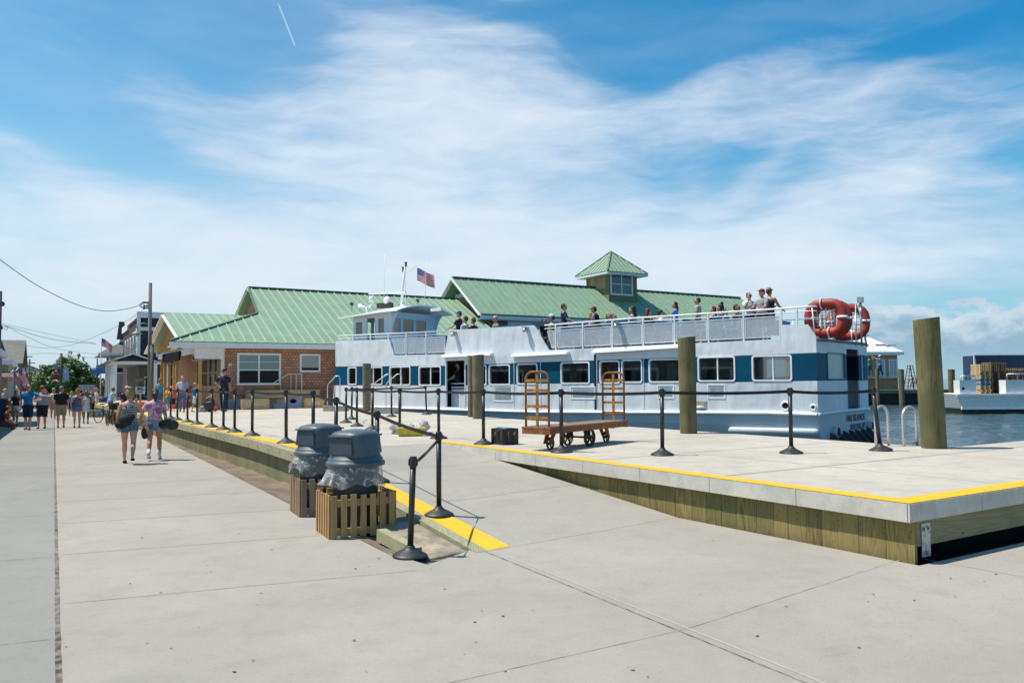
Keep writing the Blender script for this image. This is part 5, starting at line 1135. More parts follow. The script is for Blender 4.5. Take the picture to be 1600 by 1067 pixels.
# raised companionway with teal hatch cover behind the centre bulwark
a, c = fl(834, 520)[0], fl(702, 520)[0]; b = MB(); b.span((a, -1.9, zup(a)), (c, -2.0, zup(a) + 0.9)); b.build('stair_housing', M_FW, ferry)
h0, h1 = fl(836, 505, -0.4)[0], fl(773, 509, -0.4)[0]; b = MB(); zz = ev(TOP, h0 + 0.3) 
b.hexa([(h0, -0.25, zz + 0.02), (h1, -0.25, ev(TOP, h1) - 0.02), (h1, -1.8, ev(TOP, h1) - 0.02), (h0, -1.8, zz + 0.02), (h0, -0.25, zz + 0.10), (h1, -0.25, ev(TOP, h1) + 0.05), (h1, -1.8, ev(TOP, h1) + 0.10), (h0, -1.8, zz + 0.15)]); b.build('hatch_cover', M_TEAL, ferry)
for px_, py_ in ((711.5, 518), (823.5, 511), (966, 504)):
    lx, lz = fl(px_, py_); b = MB(); b.box((lx, 0.10, lz - 0.02), (0.16, 0.2, 0.05)); b.lathe([(0.075, -0.16), (0.085, -0.10), (0.06, -0.03), (0.0, -0.02)], (lx, 0.14, lz - 0.02), 14); b.build('deck_lamp', M_GALV, ferry)
# ---- wheelhouse
WY0, WY1 = -0.75, -3.35
wa = fl(612, 520, WY0); wf = fl(552, 520, WY0); XA, XF = wa[0], wf[0]; zw0 = zup(XA); zt_w = fl(612, 487, WY0)[1]; 
M_WB = mat('wheelhouse_blue', (0.46, 0.62, 0.72), 0.4, var=0.05)
b = MB(); T = 0.05
def panel_holes(b, place, u0, u1, v0, v1, holes, nrm_):
    us = sorted(set([u0, u1] + [h[0] for h in holes] + [h[1] for h in holes]))
    for p, q in zip(us, us[1:]):
        m_ = (p + q) / 2; hs = [h for h in holes if h[0] <= m_ <= h[1]]; segs = [(v0, v1)] if not hs else [(v0, hs[0][2]), (hs[0][3], v1)]
        for s0, s1 in segs:
            if s1 - s0 > 0.01: qv = [place(p, s0), place(q, s0), place(q, s1), place(p, s1)]; b.hexa([qv[0], qv[1], qv[1] + nrm_ * T, qv[0] + nrm_ * T, qv[3], qv[2], qv[2] + nrm_ * T, qv[3] + nrm_ * T])
zwn = lambda y: fl(580, y, WY0)[1]
hn = [(fl(600, 520, WY0)[0], fl(591, 520, WY0)[0], zwn(521), zwn(499)), (fl(585.5, 520, WY0)[0], fl(573, 520, WY0)[0], zw0 + 0.05, zwn(497)), (fl(566, 520, WY0)[0], fl(556, 520, WY0)[0], zwn(521), zwn(502))]
panel_holes(b, lambda u, v: Vector((u, WY0, v)), XA, XF, zw0, zt_w, hn, Vector((0, -1, 0))); b.build('near_wall', M_FW, ferry)
b = MB(); panel_holes(b, lambda u, v: Vector((u, WY1, v)), XA, XF, zw0, zt_w, [(h[0], h[1], max(h[2], zwn(521)), h[3]) for h in hn], Vector((0, 1, 0))); b.build('far_wall', M_FW, ferry)
def wz(y): return fs(640, y, XA)[1]
ha = [(fs(x1, 510, XA)[0], fs(x0, 510, XA)[0], wz(520), wz(499)) for x0, x1 in ((612.5, 626), (630, 646), (650, 666))]
b = MB(); panel_holes(b, lambda u, v: Vector((XA, u, v)), WY1 + 0.05, WY0 - 0.05, zw0, zt_w, ha, Vector((1, 0, 0))); b.build('aft_wall', M_WB, ferry)
b = MB(); panel_holes(b, lambda u, v: Vector((XF, u, v)), WY1 + 0.05, WY0 - 0.05, zw0, zt_w, [(-3.1, -2.3, zwn(521), zwn(500)), (-2.15, -1.9, zwn(521), zwn(500)), (-1.75, -1.0, zwn(521), zwn(500))], Vector((-1, 0, 0))); b.build('front_wall', M_FW, ferry)
b = MB()
for h in ha: b.span((XA + 0.02, h[0], h[2]), (XA + 0.026, h[1], h[3]))
b.build('aft_panes', M_FROST, ferry); b = MB()
for h in (hn[0], hn[2]): b.span((h[0], WY0 - 0.02, h[2]), (h[1], WY0 - 0.026, h[3]))
b.build('side_panes', M_FROST, ferry)
rb_ = MB(); nx, ny = 8, 12; vs = []; R0, R1 = XA - 0.75, fl(537, 492, WY0)[0]
for i in range(nx + 1):
    x = R0 + (R1 - R0) * i / nx
    for j in range(ny + 1):
        f = j / ny; y = (WY0 + 0.35) + (WY1 - WY0 - 0.7) * f; z = zt_w - 0.04 + 0.30 * (1 - (2 * f - 1) ** 2) * (1 - 0.75 * max(0, i / nx - 0.25)) - 0.16 * max(0, (i / nx - 0.3)) ; vs.append((x, y, z))
n0 = len(vs); vs2 = vs + [(p[0], p[1], p[2] + 0.055) for p in vs]; K = ny + 1; f = []
for i in range(nx):
    for j in range(ny): q = (i * K + j, i * K + j + 1, (i + 1) * K + j + 1, (i + 1) * K + j); f += [q, tuple(n0 + v for v in q[::-1])]
for j in range(ny): f += [(j, j + 1, n0 + j + 1, n0 + j), (nx * K + j, n0 + nx * K + j, n0 + nx * K + j + 1, nx * K + j + 1)]
for i in range(nx): f += [(i * K, n0 + i * K, n0 + (i + 1) * K, (i + 1) * K), (i * K + ny, (i + 1) * K + ny, n0 + (i + 1) * K + ny, n0 + i * K + ny)]
rb_.add(vs2, f); roof = rb_.build('wheelhouse_roof', M_FT, ferry)
# curved wing brackets joining aft wall and roof
for yy in (WY0 - 0.02, WY1 + 0.02):
    pl = [(XA, yy, zw0 + 0.05)] + [(XA - 0.62 * (1 - math.cos(t)) , yy, zw0 + 0.05 + (zt_w - zw0 - 0.08) * (0.35 + 0.65 * math.sin(t))) for t in [math.pi / 2 * k / 8 for k in range(9)]] + [(XA, yy, zt_w - 0.03)]
    b = MB(); b.prism(pl, (0, 0.03 if yy > -2 else -0.03, 0)); b.build('wing_bracket', M_WB, ferry)
# gear on the wheelhouse roof
YC = -2.05
def rp(x, y, yl=YC): a = fl(x, y, yl); return Vector((a[0], yl, a[1]))
zroof = lambda p: rp(p, 482).z
g = MB(); q = rp(563, 480); g.tube([q, q + Vector((-0.12, 0, 0)), q + Vector((-0.22, 0, 0)), q + Vector((-0.45, 0, -0.02))], [0.16, 0.09, 0.05, 0.045], 14); q2 = rp(573, 482); g.tube([q2 + Vector((0, 0, .05)), q2 - Vector((0, 0, 0.18))], 0.05, 8); g.tube([rp(576, 481), rp(581, 474)], 0.04, 8); g.build('loudhailer', M_FT, ferry)
g = MB(); q = rp(580.5, 473); g.lathe([(0.13, 0), (0.12, 0.24), (0.09, 0.28), (0, 0.30)], q, 16); g.build('satellite_dome', M_FT, ferry)
g = MB(); q = rp(605.5, 474); g.lathe([(0.09, -0.05), (0.12, 0), (0.18, 0.04), (0.18, 0.16), (0.13, 0.22), (0.1, 0.30), (0.0, 0.30)], q, 18); g.build('radar_pedestal', M_FT, ferry)
g = MB(); g.bar(rp(577, 459), rp(634, 457), 0.10, 0.09); g.build('radar_arm', M_FT, ferry)
g = MB(); a, c = rp(591, 478), rp(612, 477); g.bar(a, c, 0.20, 0.24); g.build('search_light_box', mat('bronze_box', (0.05, 0.035, 0.03), 0.4), ferry)
g = MB(); g.tube([rp(626.5, 482), rp(630.5, 440), rp(633, 416)], [0.065, 0.055, 0.04], 10); g.tube([rp(631, 440), rp(629.5, 424)], 0.02, 6); g.tube([rp(633, 482), rp(634, 416)], 0.012, 6); g.prism([rp(624, 481), rp(636, 481), rp(628, 474)], (0, 0.03, 0)); mast = g.build('mast', M_FT, ferry)
for (x, y) in ((634.2, 413.5), (629.8, 421)):
    q = rp(x, y); g = MB(); g.lathe([(0.07, -0.07), (0.045, -0.05), (0.045, 0.07), (0.07, 0.08), (0.07, 0.11), (0.0, 0.12)], q, 14); g.build('mast_lamp', M_BLK, mast)
g = MB(); g.tube([rp(635, 427), rp(651.5, 415.5)], 0.014, 6); g.tube([rp(651.5, 415), rp(651.8, 436)], 0.008, 5); g.build('flag_gaff', M_RAIL, mast)
for x0, y0, x1, y1 in ((600, 481, 601, 397), (663, 482, 666.5, 408)):
    g = MB(); g.tube([rp(x0, y0), rp(x1, y1)], [0.014, 0.005], 6); g.build('whip_antenna', M_FT, ferry)
for x, y in ((549.5, 475), (652.5, 470)):
    q = rp(x, y); g = MB(); g.box(q, (0.05, 0.18, 0.14), (0.3, 0.3, 0)); g.tube([q, rp(x, y + 12)], 0.012, 6); g.build('flood_light', mat('lamp_grey', (0.14, 0.16, 0.17), 0.4), ferry)
q = rp(688, 484); g = MB(); g.bar(rp(674, 484.5), rp(690, 483), 0.10, 0.14); g.build('aft_light_bar', M_FT, ferry)
# ensign flying from the gaff
def us_flag(corner, ux, uz, W, H, sag, lab, root=None, seed=1, cols=24):
    """13 stripes and a star field on a rippled sheet"""
    m, t, b = newmat('flag_cloth_%d' % seed); uv = t.new('ShaderNodeUVMap'); x, y, z = t.xyz(uv.outputs[0]); 
    stv = t.m('GREATER_THAN', t.m('MODULO', t.m('MULTIPLY', y, 13.0), 2.0), 1.25); c = t.mix(stv, (0.55, 0.008, 0.02), (0.85, 0.84, 0.82))
    can = t.m('MULTIPLY', t.m('LESS_THAN', x, 0.40), t.m('GREATER_THAN', y, 6 / 13)); sx_ = t.m('SUBTRACT', t.m('FRACT', t.m('MULTIPLY', x, 15)), 0.5); sy_ = t.m('SUBTRACT', t.m('FRACT', t.m('MULTIPLY', y, 16.7)), 0.5)
    star = t.m('LESS_THAN', t.m('ADD', t.m('MULTIPLY', sx_, sx_), t.m('MULTIPLY', sy_, sy_)), 0.06); c2 = t.mix(star, (0.008, 0.03, 0.22), (0.6, 0.6, 0.65)); c = t.mix(can, c, c2)
    t.put(b.inputs['Base Color'], c); b.inputs['Roughness'].default_value = 0.8
    me = bpy.data.meshes.new('flag'); vs = []; uvs = []; rows = 14
    for j in range(rows + 1):
        for i in range(cols + 1):
            u, v = i / cols, j / rows; p = Vector(ux) * (u * W) + Vector((0, 0, 1)) * (uz[0] * u * W) + Vector((0, 0, -1)) * ((1 - v) * H)
            nn_ = Vector((-ux[1], ux[0], 0)).normalized(); p += nn_ * (0.10 * W * math.sin(u * 7 + v * 1.5 + seed) * u) + Vector((0, 0, -sag * u * u + 0.04 * H * math.sin(u * 6 + seed))); vs.append(p); uvs.append((u, v))
    K = cols + 1; fc = [(j * K + i, j * K + i + 1, (j + 1) * K + i + 1, (j + 1) * K + i) for j in range(rows) for i in range(cols)]; me.from_pydata([tuple(v) for v in vs], [], fc); ul = me.uv_layers.new(name='UVMap')
    for pl in me.polygons:
        pl.use_smooth = True
        for li in pl.loop_indices: ul.data[li].uv = uvs[me.loops[li].vertex_index]
    me.materials.append(m); o = bpy.data.objects.new('flag', me); COL.objects.link(o); o.location = corner; tag(o, lab, 'flag'); return o
fq = rp(652, 419); c_ = fw(*fq); us_flag(c_, Vector((0.86, -0.2, 0)).normalized(), (-0.40,), 0.78, 0.56, 0.05, 'small american flag flying from the ferry mast', seed=1)
# ---- inflatable style rescue floats racked on the stern
M_FLOAT = mat('float_red', (0.42, 0.030, 0.016), 0.55, c2=(0.20, 0.016, 0.011), scale=3, bump=0.1, bscale=14)
def rescue_float(lx, ly, lz, W, H, tube, tilt, lab, turn=0.0):
    r = empty('rescue_float', fw(lx, ly, lz), FANG + turn); tag(r, lab, 'rescue float', 'red rescue floats on the ferry stern')
    pts_ = []; rad = 0.30; r.rotation_euler = (tilt, 0, FANG + turn)
    for cx_, cz_, a0 in ((W / 2 - rad, -H / 2 + rad, -90), (W / 2 - rad, H / 2 - rad, 0), (-W / 2 + rad, H / 2 - rad, 90), (-W / 2 + rad, -H / 2 + rad, 180)):
        for k in range(5): a = R(a0 + 90 * k / 4); pts_.append((cx_ + rad * math.cos(a), 0, cz_ + rad * math.sin(a)))
    b = MB(); b.tube(pts_, tube, 16, closed=True, ell=(1, 1.15)); b.build('float_ring', M_FLOAT, r)
    b = MB()
    for p, d in (((0.1, 0, H / 2), 'z'), ((-0.1, 0, -H / 2), 'z'), ((W / 2, 0, 0), 'x'), ((-W / 2, 0, 0.0), 'x')):
        n = 14; rr = tube * 1.17; b.tube([(p[0] + (rr * math.cos(t) if d == 'x' else 0), rr * 1.1 * math.sin(t), p[2] + (rr * math.cos(t) if d == 'z' else 0)) for t in [2 * math.pi * k / n for k in range(n)]], 0.018, 5, closed=True, ell=(1, 2))
    b.build('white_strap', M_FT, r)
    b = MB()
    for k in range(5): f = -0.5 + (k + 0.5) / 5; b.tube([(W * 0.62 * f, 0, -H * 0.32), (W * 0.62 * f, 0.03, H * 0.32)], 0.008, 4); b.tube([(-W * 0.32, 0.02, H * 0.62 * f), (W * 0.32, 0, H * 0.62 * f)], 0.008, 4)
    b.build('rope_net', mat('dirty_rope', (0.45, 0.44, 0.42), 0.8), r)
    b = MB(); K = 16
    for i in range(K):
        p, q = Vector(pts_[int(i * 20 / K) % 20]), Vector(pts_[int((i + 1) * 20 / K) % 20]); c0 = Vector((0, 0, 0)); p2, q2 = p * (1 + tube / p.length * 1.05), q * (1 + tube / q.length * 1.05); m2 = (p2 + q2) / 2; m2 *= 0.97; b.tube([p2, m2 + Vector((0, 0.03, 0)), q2], 0.012, 5)
    b.build('grab_line', mat('dark_rope', (0.06, 0.03, 0.03), 0.8), r)
    return r
a = fl(1290, 497, -0.25); rescue_float(a[0], -0.25, a[1], 0.90, 0.80, 0.112, 0.05, 'red rescue float standing nearest on the ferry stern rack')
rescue_float(a[0] - 0.03, -0.55, a[1] - 0.02, 0.90, 0.80, 0.112, 0.09, 'red rescue float behind the nearest one on the stern rack')
rescue_float(a[0] - 0.12, -1.75, a[1] - 0.04, 0.90, 0.82, 0.112, 0.16, 'red rescue float farthest right on the stern rack', 0.25)
b = MB(); q = Vector((a[0] - 0.55, -1.5, a[1] - 0.75)); b.tube([q, q + Vector((0, 0, 1.25))], 0.03, 8); b.tube([q + Vector((0, 0.5, 0)), q + Vector((0.1, 0.1, 1.2))], 0.02, 6); b.tube([q + Vector((0, -0.5, 0)), q + Vector((0.1, -0.1, 1.2))], 0.02, 6); b.box(q + Vector((0, 0, 1.3)), (0.14, 0.14, 0.16)); b.build('stern_light_post', M_GALV, ferry)
# ------------------------------------------------------------------ building materials
def shingle(name, c1, c2, w=0.16, h=0.13, mort=(0.05, 0.035, 0.025)):
    m, t, b = newmat(name); x, y, z = t.xyz(obc(t)); v = t.comb(t.m('ADD', x, y), z, 0.0)
    br = t.new('ShaderNodeTexBrick'); t.put(br.inputs['Vector'], v); br.inputs['Color1'].default_value = c1 + (1,); br.inputs['Color2'].default_value = c2 + (1,); br.inputs['Mortar'].default_value = mort + (1,)
    br.inputs['Scale'].default_value = 1; br.inputs['Mortar Size'].default_value = 0.008; br.inputs['Brick Width'].default_value = w; br.inputs['Row Height'].default_value = h; br.inputs['Bias'].default_value = -0.1
    n = t.noise(v, 2.2, 4, 0.6); c = t.mix(t.m('MULTIPLY', t.smooth(n, 0.4, 0.7), 0.45), br.outputs[0], tuple(k * 0.6 for k in c2))
    t.put(b.inputs['Base Color'], c); b.inputs['Roughness'].default_value = 0.85; t.put(b.inputs['Normal'], t.bump(t.m('SUBTRACT', 1.0, br.outputs['Fac']), 0.5, 0.02)); return m
M_SHB = shingle('cedar_shingles', (0.56, 0.29, 0.175), (0.38, 0.19, 0.115)); M_SHD = shingle('dark_shingles', (0.045, 0.055, 0.065), (0.022, 0.028, 0.036), 0.2, 0.16, (0.01, 0.01, 0.012)); M_SHBK = shingle('brown_dark_shingles', (0.085, 0.045, 0.04), (0.05, 0.028, 0.026), 0.2, 0.16)
M_SHG = shingle('grey_shingles', (0.22, 0.215, 0.20), (0.16, 0.157, 0.147), 0.2, 0.15, (0.1, 0.1, 0.1)); M_ROOFG = shingle('grey_asphalt_roof', (0.19, 0.185, 0.17), (0.13, 0.128, 0.118), 0.3, 0.14, (0.12, 0.12, 0.11))
M_GREEN = mat('green_metal_roof', (0.235, 0.355, 0.24), 0.5, c2=(0.20, 0.305, 0.205), scale=1.4); M_SEAM = mat('green_roof_seam', (0.40, 0.49, 0.38), 0.45, var=0.05); M_RIDGE = mat('ridge_cap', (0.10, 0.17, 0.13), 0.5)  # seam highlights put into a lighter green
M_OSB = mat('sheathing_board', (0.46, 0.32, 0.18), 0.85, c2=(0.36, 0.25, 0.13), scale=3); M_OSBG = mat('green_sheathing', (0.22, 0.21, 0.10), 0.8, c2=(0.15, 0.15, 0.07), scale=4)
M_TRIMB = mat('cool_white_trim', (0.74, 0.76, 0.78), 0.5, var=0.03); M_CONC = mat('foundation', (0.36, 0.37, 0.38), 0.85, var=0.1)  # trim white has a slightly bluish tone
class Frame:
    def __init__(s, o, ang): s.o = Vector(o); s.a = ang; s.X = Vector((math.cos(ang), math.sin(ang), 0)); s.Y = Vector((-s.X.y, s.X.x, 0))
    def onY(s, px, py, y): p = pp(px, py, s.o + s.Y * y, s.Y) - s.o; return p.dot(s.X), p.z
    def onX(s, px, py, x): p = pp(px, py, s.o + s.X * x, s.X) - s.o; return p.dot(s.Y), p.z
    def onplane(s, px, py, p0, n):      # local plane
        P0 = s.o + s.X * p0[0] + s.Y * p0[1] + Vector((0, 0, p0[2])); N = s.X * n[0] + s.Y * n[1] + Vector((0, 0, n[2])); d = ray(px, py); t = (P0 - CAMP).dot(N) / d.dot(N); q = CAMP + d * t - s.o
        return Vector((q.dot(s.X), q.dot(s.Y), q.z))
def slope_roof(parent, poly, down, spacing, name='roof', thick=0.10, seam=0.05, m=None, ms=None, off=0.0):
    """planar roof polygon (local 3D points) with raised seams running in direction `down`"""
    poly = [Vector(p) for p in poly]; n = (poly[1] - poly[0]).cross(poly[2] - poly[0]).normalized(); n = n if n.z > 0 else -n
    b = MB(); b.prism([p - n * thick for p in poly], n * thick); r = b.build(name, m or M_GREEN, parent)
    d = Vector(down).normalized(); a = n.cross(d).normalized(); o0 = poly[0]; us = [(p - o0).dot(a) for p in poly]; s = MB(); u = math.ceil((min(us) + 0.01 - off) / spacing) * spacing + off
    while u < max(us) - 0.01:
        ts = []
        for i in range(len(poly)):
            p, q = poly[i], poly[(i + 1) % len(poly)]; up, uq = (p - o0).dot(a), (q - o0).dot(a)
            if (up - u) * (uq - u) < 0: f = (u - up) / (uq - up); ts.append((p + (q - p) * f))
        ts.sort(key=lambda p: (p - o0).dot(d))
        for k in range(0, len(ts) - 1, 2):
            if (ts[k + 1] - ts[k]).length > 0.15: s.bar(ts[k] + n * 0.02, ts[k + 1] + n * 0.02, seam, 0.042, up=n)
        u += spacing
    if s.v: s.build('standing_seams', ms or M_SEAM, r)
    return r
def window(parent, place, u0, u1, v0, v1, m=None, fr=0.09, mull=(), rail=None, nm='window', gm=None):
    """place(u, v, d): d outward"""
    b = MB()
    def bx(a0, a1, c0, c1, d0, d1):
        q = [place(a, c, d) for d in (d0, d1) for a, c in ((a0, c0), (a1, c0), (a1, c1), (a0, c1))]; b.hexa(q)
    bx(u0 - fr, u1 + fr, v1, v1 + fr, 0, 0.035); bx(u0 - fr, u1 + fr, v0 - fr, v0, 0, 0.05); bx(u0 - fr, u0, v0, v1, 0, 0.032); bx(u1, u1 + fr, v0, v1, 0, 0.032)
    for f in mull: x = u0 + (u1 - u0) * f; bx(x - 0.035, x + 0.035, v0, v1, 0.004, 0.028)
    if rail: y = v0 + (v1 - v0) * rail; bx(u0, u1, y - 0.025, y + 0.025, 0.004, 0.024)
    w = b.build(nm, m or M_WTX, parent); b = MB(); q = [place(a, c, d) for d in (0.001, 0.008) for a, c in ((u0, v0), (u1, v0), (u1, v1), (u0, v1))]; b.hexa(q); b.build('pane', gm or M_GLASS, w); return w
M_PSKY = glass('sky_tinted_glass', (0.16, 0.23, 0.22), 0.04)  # reflected sky put into a paler pane colour

# ------------------------------------------------------------------ shingled ticket building, green standing seam roof
B1O = dp(345, 640, 36.0); B1O.z = DZ; F = Frame(B1O, UANG - math.pi / 2); B1 = empty('ticket_building', B1O, F.a); tag(B1, 'cedar shingled ticket building with green metal roof and open porch', 'building')
OV = 0.55; xe, ze = F.onY(265, 532.5, -OV); RD = 6.2; xr, zr = F.onY(388, 449.3, RD); NRM = (0, -(zr - ze), RD + OV); xend = F.onY(713, 464, RD)[0]
pA = Vector((xe, -OV, ze)); pB = F.onplane(402.5, 489.5, (0, -OV, ze), NRM); pR = Vector((xr, RD, zr)); pR2 = Vector((xend, RD, zr)); pE2 = Vector((xend, -OV, ze))
slope_roof(B1, [pA, pE2, pR2, pR, pB], (0, -(RD + OV), -(zr - ze)), 0.46, 'front_roof_slope')
slope_roof(B1, [pR, pR2, (xend, 2 * RD + OV, ze), (xr, 2 * RD + OV, ze)], (0, RD + OV, -(zr - ze)), 0.46, 'rear_roof_slope')
b = MB(); b.bar(pR + Vector((0, 0, 0.03)), pR2 + Vector((0, 0, 0.03)), 0.30, 0.05); b.build('ridge_cap', M_RIDGE, B1)
b = MB(); b.bar(pA + Vector((0, 0, 0.03)), pB + Vector((0, 0, 0.03)), 0.14, 0.05); b.bar(pB, pR, 0.10, 0.10); b.build('verge_trim_and_shadow', M_RIDGE, B1)  # dark strip along the left verge, standing for the shadow gap there
# gablet on the left end
zg = pB.z; b = MB(); gx = xr + 0.35
b.prism([(gx, RD - (RD - pB.y) * 1.0, zg - 0.1), (gx, RD, zr - 0.15), (gx, RD + (RD - pB.y), zg - 0.1)], (0.06, 0, 0)); b.build('gablet_wall', M_SHB, B1)
b = MB(); b.span((gx - 0.06, pB.y + 0.8, zg + 0.02), (gx - 0.01, RD + 2.0, zg + 0.2)); b.build('gablet_louvre', M_DARK, B1)
b = MB(); b.bar((xr - 0.02, RD, zr - 0.05), (xr - 0.02, RD + (RD - pB.y) + 0.1, zg - 0.1), 0.04, 0.22, (1, 0, 0)); b.bar((xr - 0.02, RD, zr - 0.08), (xr - 0.02, pB.y, zg - 0.06), 0.04, 0.12, (1, 0, 0)); b.build('gablet_barge', M_WTX, B1)
# wing roof over the porch, lower ridge running the same way, gable end to the left
RL = 5.4; xl0, zl = F.onY(255.5, 488.5, RL); 
xl1 = xr + 1.5; pl = [(xl0, -OV + 0.25, ze - 0.12), (xl0, RL, zl), (xl1, RL, zl), (xl1, -OV + 0.25, ze - 0.12)]
dn = (0, -(RL + OV - 0.25), -(zl - ze + 0.12)); 
# clip the wing slope behind the front slope's left edge
slope_roof(B1, [(xl0, -OV + 0.25, ze - 0.12), (xl0, RL, zl), (xl1, RL, zl), (xl1, pB.y - 0.3, zl - (zl - ze + 0.12) * (RL - pB.y + 0.3) / (RL + OV - 0.25) - 0.0), (xe + 0.1, -OV + 0.25, ze - 0.12)], dn, 0.40, 'porch_roof_near_slope')
slope_roof(B1, [(xl0, RL, zl), (xl1, RL, zl), (xl1, 2 * RL + OV, ze), (xl0, 2 * RL + OV, ze)], (0, 1, -0.5), 0.40, 'porch_roof_far_slope')
b = MB(); b.prism([(xl0 + 0.45, -0.1, ze - 0.15), (xl0 + 0.45, RL, zl - 0.22), (xl0 + 0.45, 2 * RL, ze - 0.15)], (0.05, 0, 0)); b.build('porch_gable_boards', wood('gable_boards', (0.52, 0.27, 0.10), (0.36, 0.18, 0.06), 'Y', 8, knots=False), B1)
b = MB(); b.bar((xl0 + 0.02, RL, zl - 0.14), (xl0 + 0.02, -OV + 0.1, ze - 0.28), 0.05, 0.26, (1, 0, 0)); b.bar((xl0 + 0.02, RL, zl - 0.14), (xl0 + 0.02, 2 * RL + OV, ze - 0.15), 0.05, 0.26, (1, 0, 0)); b.build('porch_barge_boards', M_WTX, B1)
# fascia, soffit and porch beam
b = MB(); b.span((xe, -OV - 0.02, ze - 0.24), (xend, -OV + 0.03, ze - 0.04)); b.span((xe, -OV + 0.03, ze - 0.26), (xend, 0.0, ze - 0.23)); b.build('eave_fascia', M_WTX, B1)
b = MB(); b.span((xl0 + 0.5, -0.10, ze - 0.75), (0.0, 0.02, ze - 0.265)); b.build('porch_beam', M_WTX, B1)
b = MB(); b.span((xl0 + 0.5, 0.02, ze - 0.50), (xl0 + 0.62, 10.5, ze - 0.2)); b.build('side_beam', M_WTX, B1)
b = MB(); ya_, yb2 = F.onX(281, 546, xl0 + 0.44)[0], F.onX(255, 546, xl0 + 0.44)[0]; b.span((xl0 + 0.40, ya_, ze - 0.72), (xl0 + 0.48, yb2, ze - 0.28)); sgn = b.build('name_board', mat('navy_sign', (0.008, 0.009, 0.014), 0.85, spec=0.1), B1)
posts = MB()
for k, (px_) in enumerate((275.5, 272, 264, 257.5, 252.5)):
    y_, _z = F.onX(px_, 600, xl0 + 0.56); b = MB(); y_ = max(0.1, y_); b.span((xl0 + 0.50, y_ - 0.07, 0.0), (xl0 + 0.64, y_ + 0.07, ze - 0.5)); b.build('porch_post', M_LUMZ, B1)
for x_ in (xl0 * 0.55,): b = MB(); b.span((x_ - 0.07, -0.07, 0.0), (x_ + 0.07, 0.07, ze - 0.75)); b.build('porch_post', M_LUMZ, B1)
# walls
zw = ze - 0.25
b = MB(); b.span((0.12, 0.0, 0.45), (xend - 0.8, 0.15, zw)); b.build('front_wall', M_SHB, B1)
b = MB(); b.span((0.12, -0.03, -1.2), (xend - 0.8, 0.2, 0.45)); b.build('foundation', M_CONC, B1)
b = MB(); b.span((0.0, -0.03, -0.1), (0.13, 0.10, zw)); b.build('corner_board', M_WTX, B1)
b = MB(); b.span((0.02, 0.10, 0.0), (0.15, 12.3, zw)); b.build('side_wall', mat('orange_cedar_boards', (0.46, 0.25, 0.12), 0.8, c2=(0.36, 0.18, 0.085), scale=3), B1)
b = MB(); b.span((0.15, 12.2, 0), (xend - 0.8, 12.35, zw)); b.span((xend - 0.95, 0.2, -1), (xend - 0.8, 12.2, zw)); b.build('rear_walls', M_SHB, B1)
b = MB(); b.span((0.2, 0.3, 0.0), (xend - 1, 12.0, 0.03)); b.build('floor', M_CONC, B1)
fr_ = lambda u, v, d: Vector((u, -d, v))
def px_win(x0, x1, y0, y1): a, c = F.onY(x0, (y0 + y1) / 2, 0)[0], F.onY(x1, (y0 + y1) / 2, 0)[0]; z1, z0 = F.onY((x0 + x1) / 2, y0, 0)[1], F.onY((x0 + x1) / 2, y1, 0)[1]; return a, c, z0, z1
w = px_win(373.5, 436, 554.8, 598.5); zm = w[2] + (w[3] - w[2]) * 0.47
ww = window(B1, fr_, *w, mull=(0.49,), rail=0.47, gm=M_PSKY); b = MB(); b.span((w[0] + 0.03, -0.011, w[2] + 0.02), (w[1] - 0.03, -0.006, zm - 0.03)); b.build('open_lower_sash', M_DARK, ww)
b = MB()
for zz in (0.75,): 
    b.span((w[0], -0.016, w[2] + (w[3] - w[2]) * zz - 0.008), (w[1], -0.010, w[2] + (w[3] - w[2]) * zz + 0.008))
b.build('glazing_bar', M_WTX, ww)
w = px_win(471, 497.5, 556, 578.5); ww = window(B1, fr_, *w, gm=M_PSKY); b = MB(); b.span((w[0], -0.02, w[2]), (w[1], -0.010, w[2] + 0.12)); b.build('sash_gap', M_DARK, ww)
sd_ = lambda u, v, d: Vector((0.02 - d, u, v))
for (x0, x1) in ((335.8, 339.8), (327.5, 332), (315, 324.8), (308.5, 312.2)):
    a, c = F.onX(x1, 570, 0.02)[0], F.onX(x0, 570, 0.02)[0]; window(B1, sd_, a, c, 1.05, ze - 0.72, fr=0.07, rail=0.5, m=mat('tan_window_trim', (0.42, 0.36, 0.31), 0.6))
window(B1, sd_, 5.0, 6.9, ze - 0.62, ze - 0.36, fr=0.05)
window(B1, sd_, 11.0, 11.9, 0.1, 2.3, fr=0.08)
b = MB(); q = F.onY(358, 570, 0); b.box((q[0], -0.09, q[1]), (0.16, 0.16, 0.16)); b.tube([(q[0], 0, q[1] - 0.05), (q[0], -0.1, q[1] - 0.05)], 0.03, 8); b.build('wall_lamp', M_GALV, B1)
b = MB(); 
for xx in (360, 366.5): q = F.onY(xx, 542, 0); b.ball((q[0], -0.05, q[1]), 0.07, 10, 7)
b.build('vent_cap', M_TRIMB, B1)
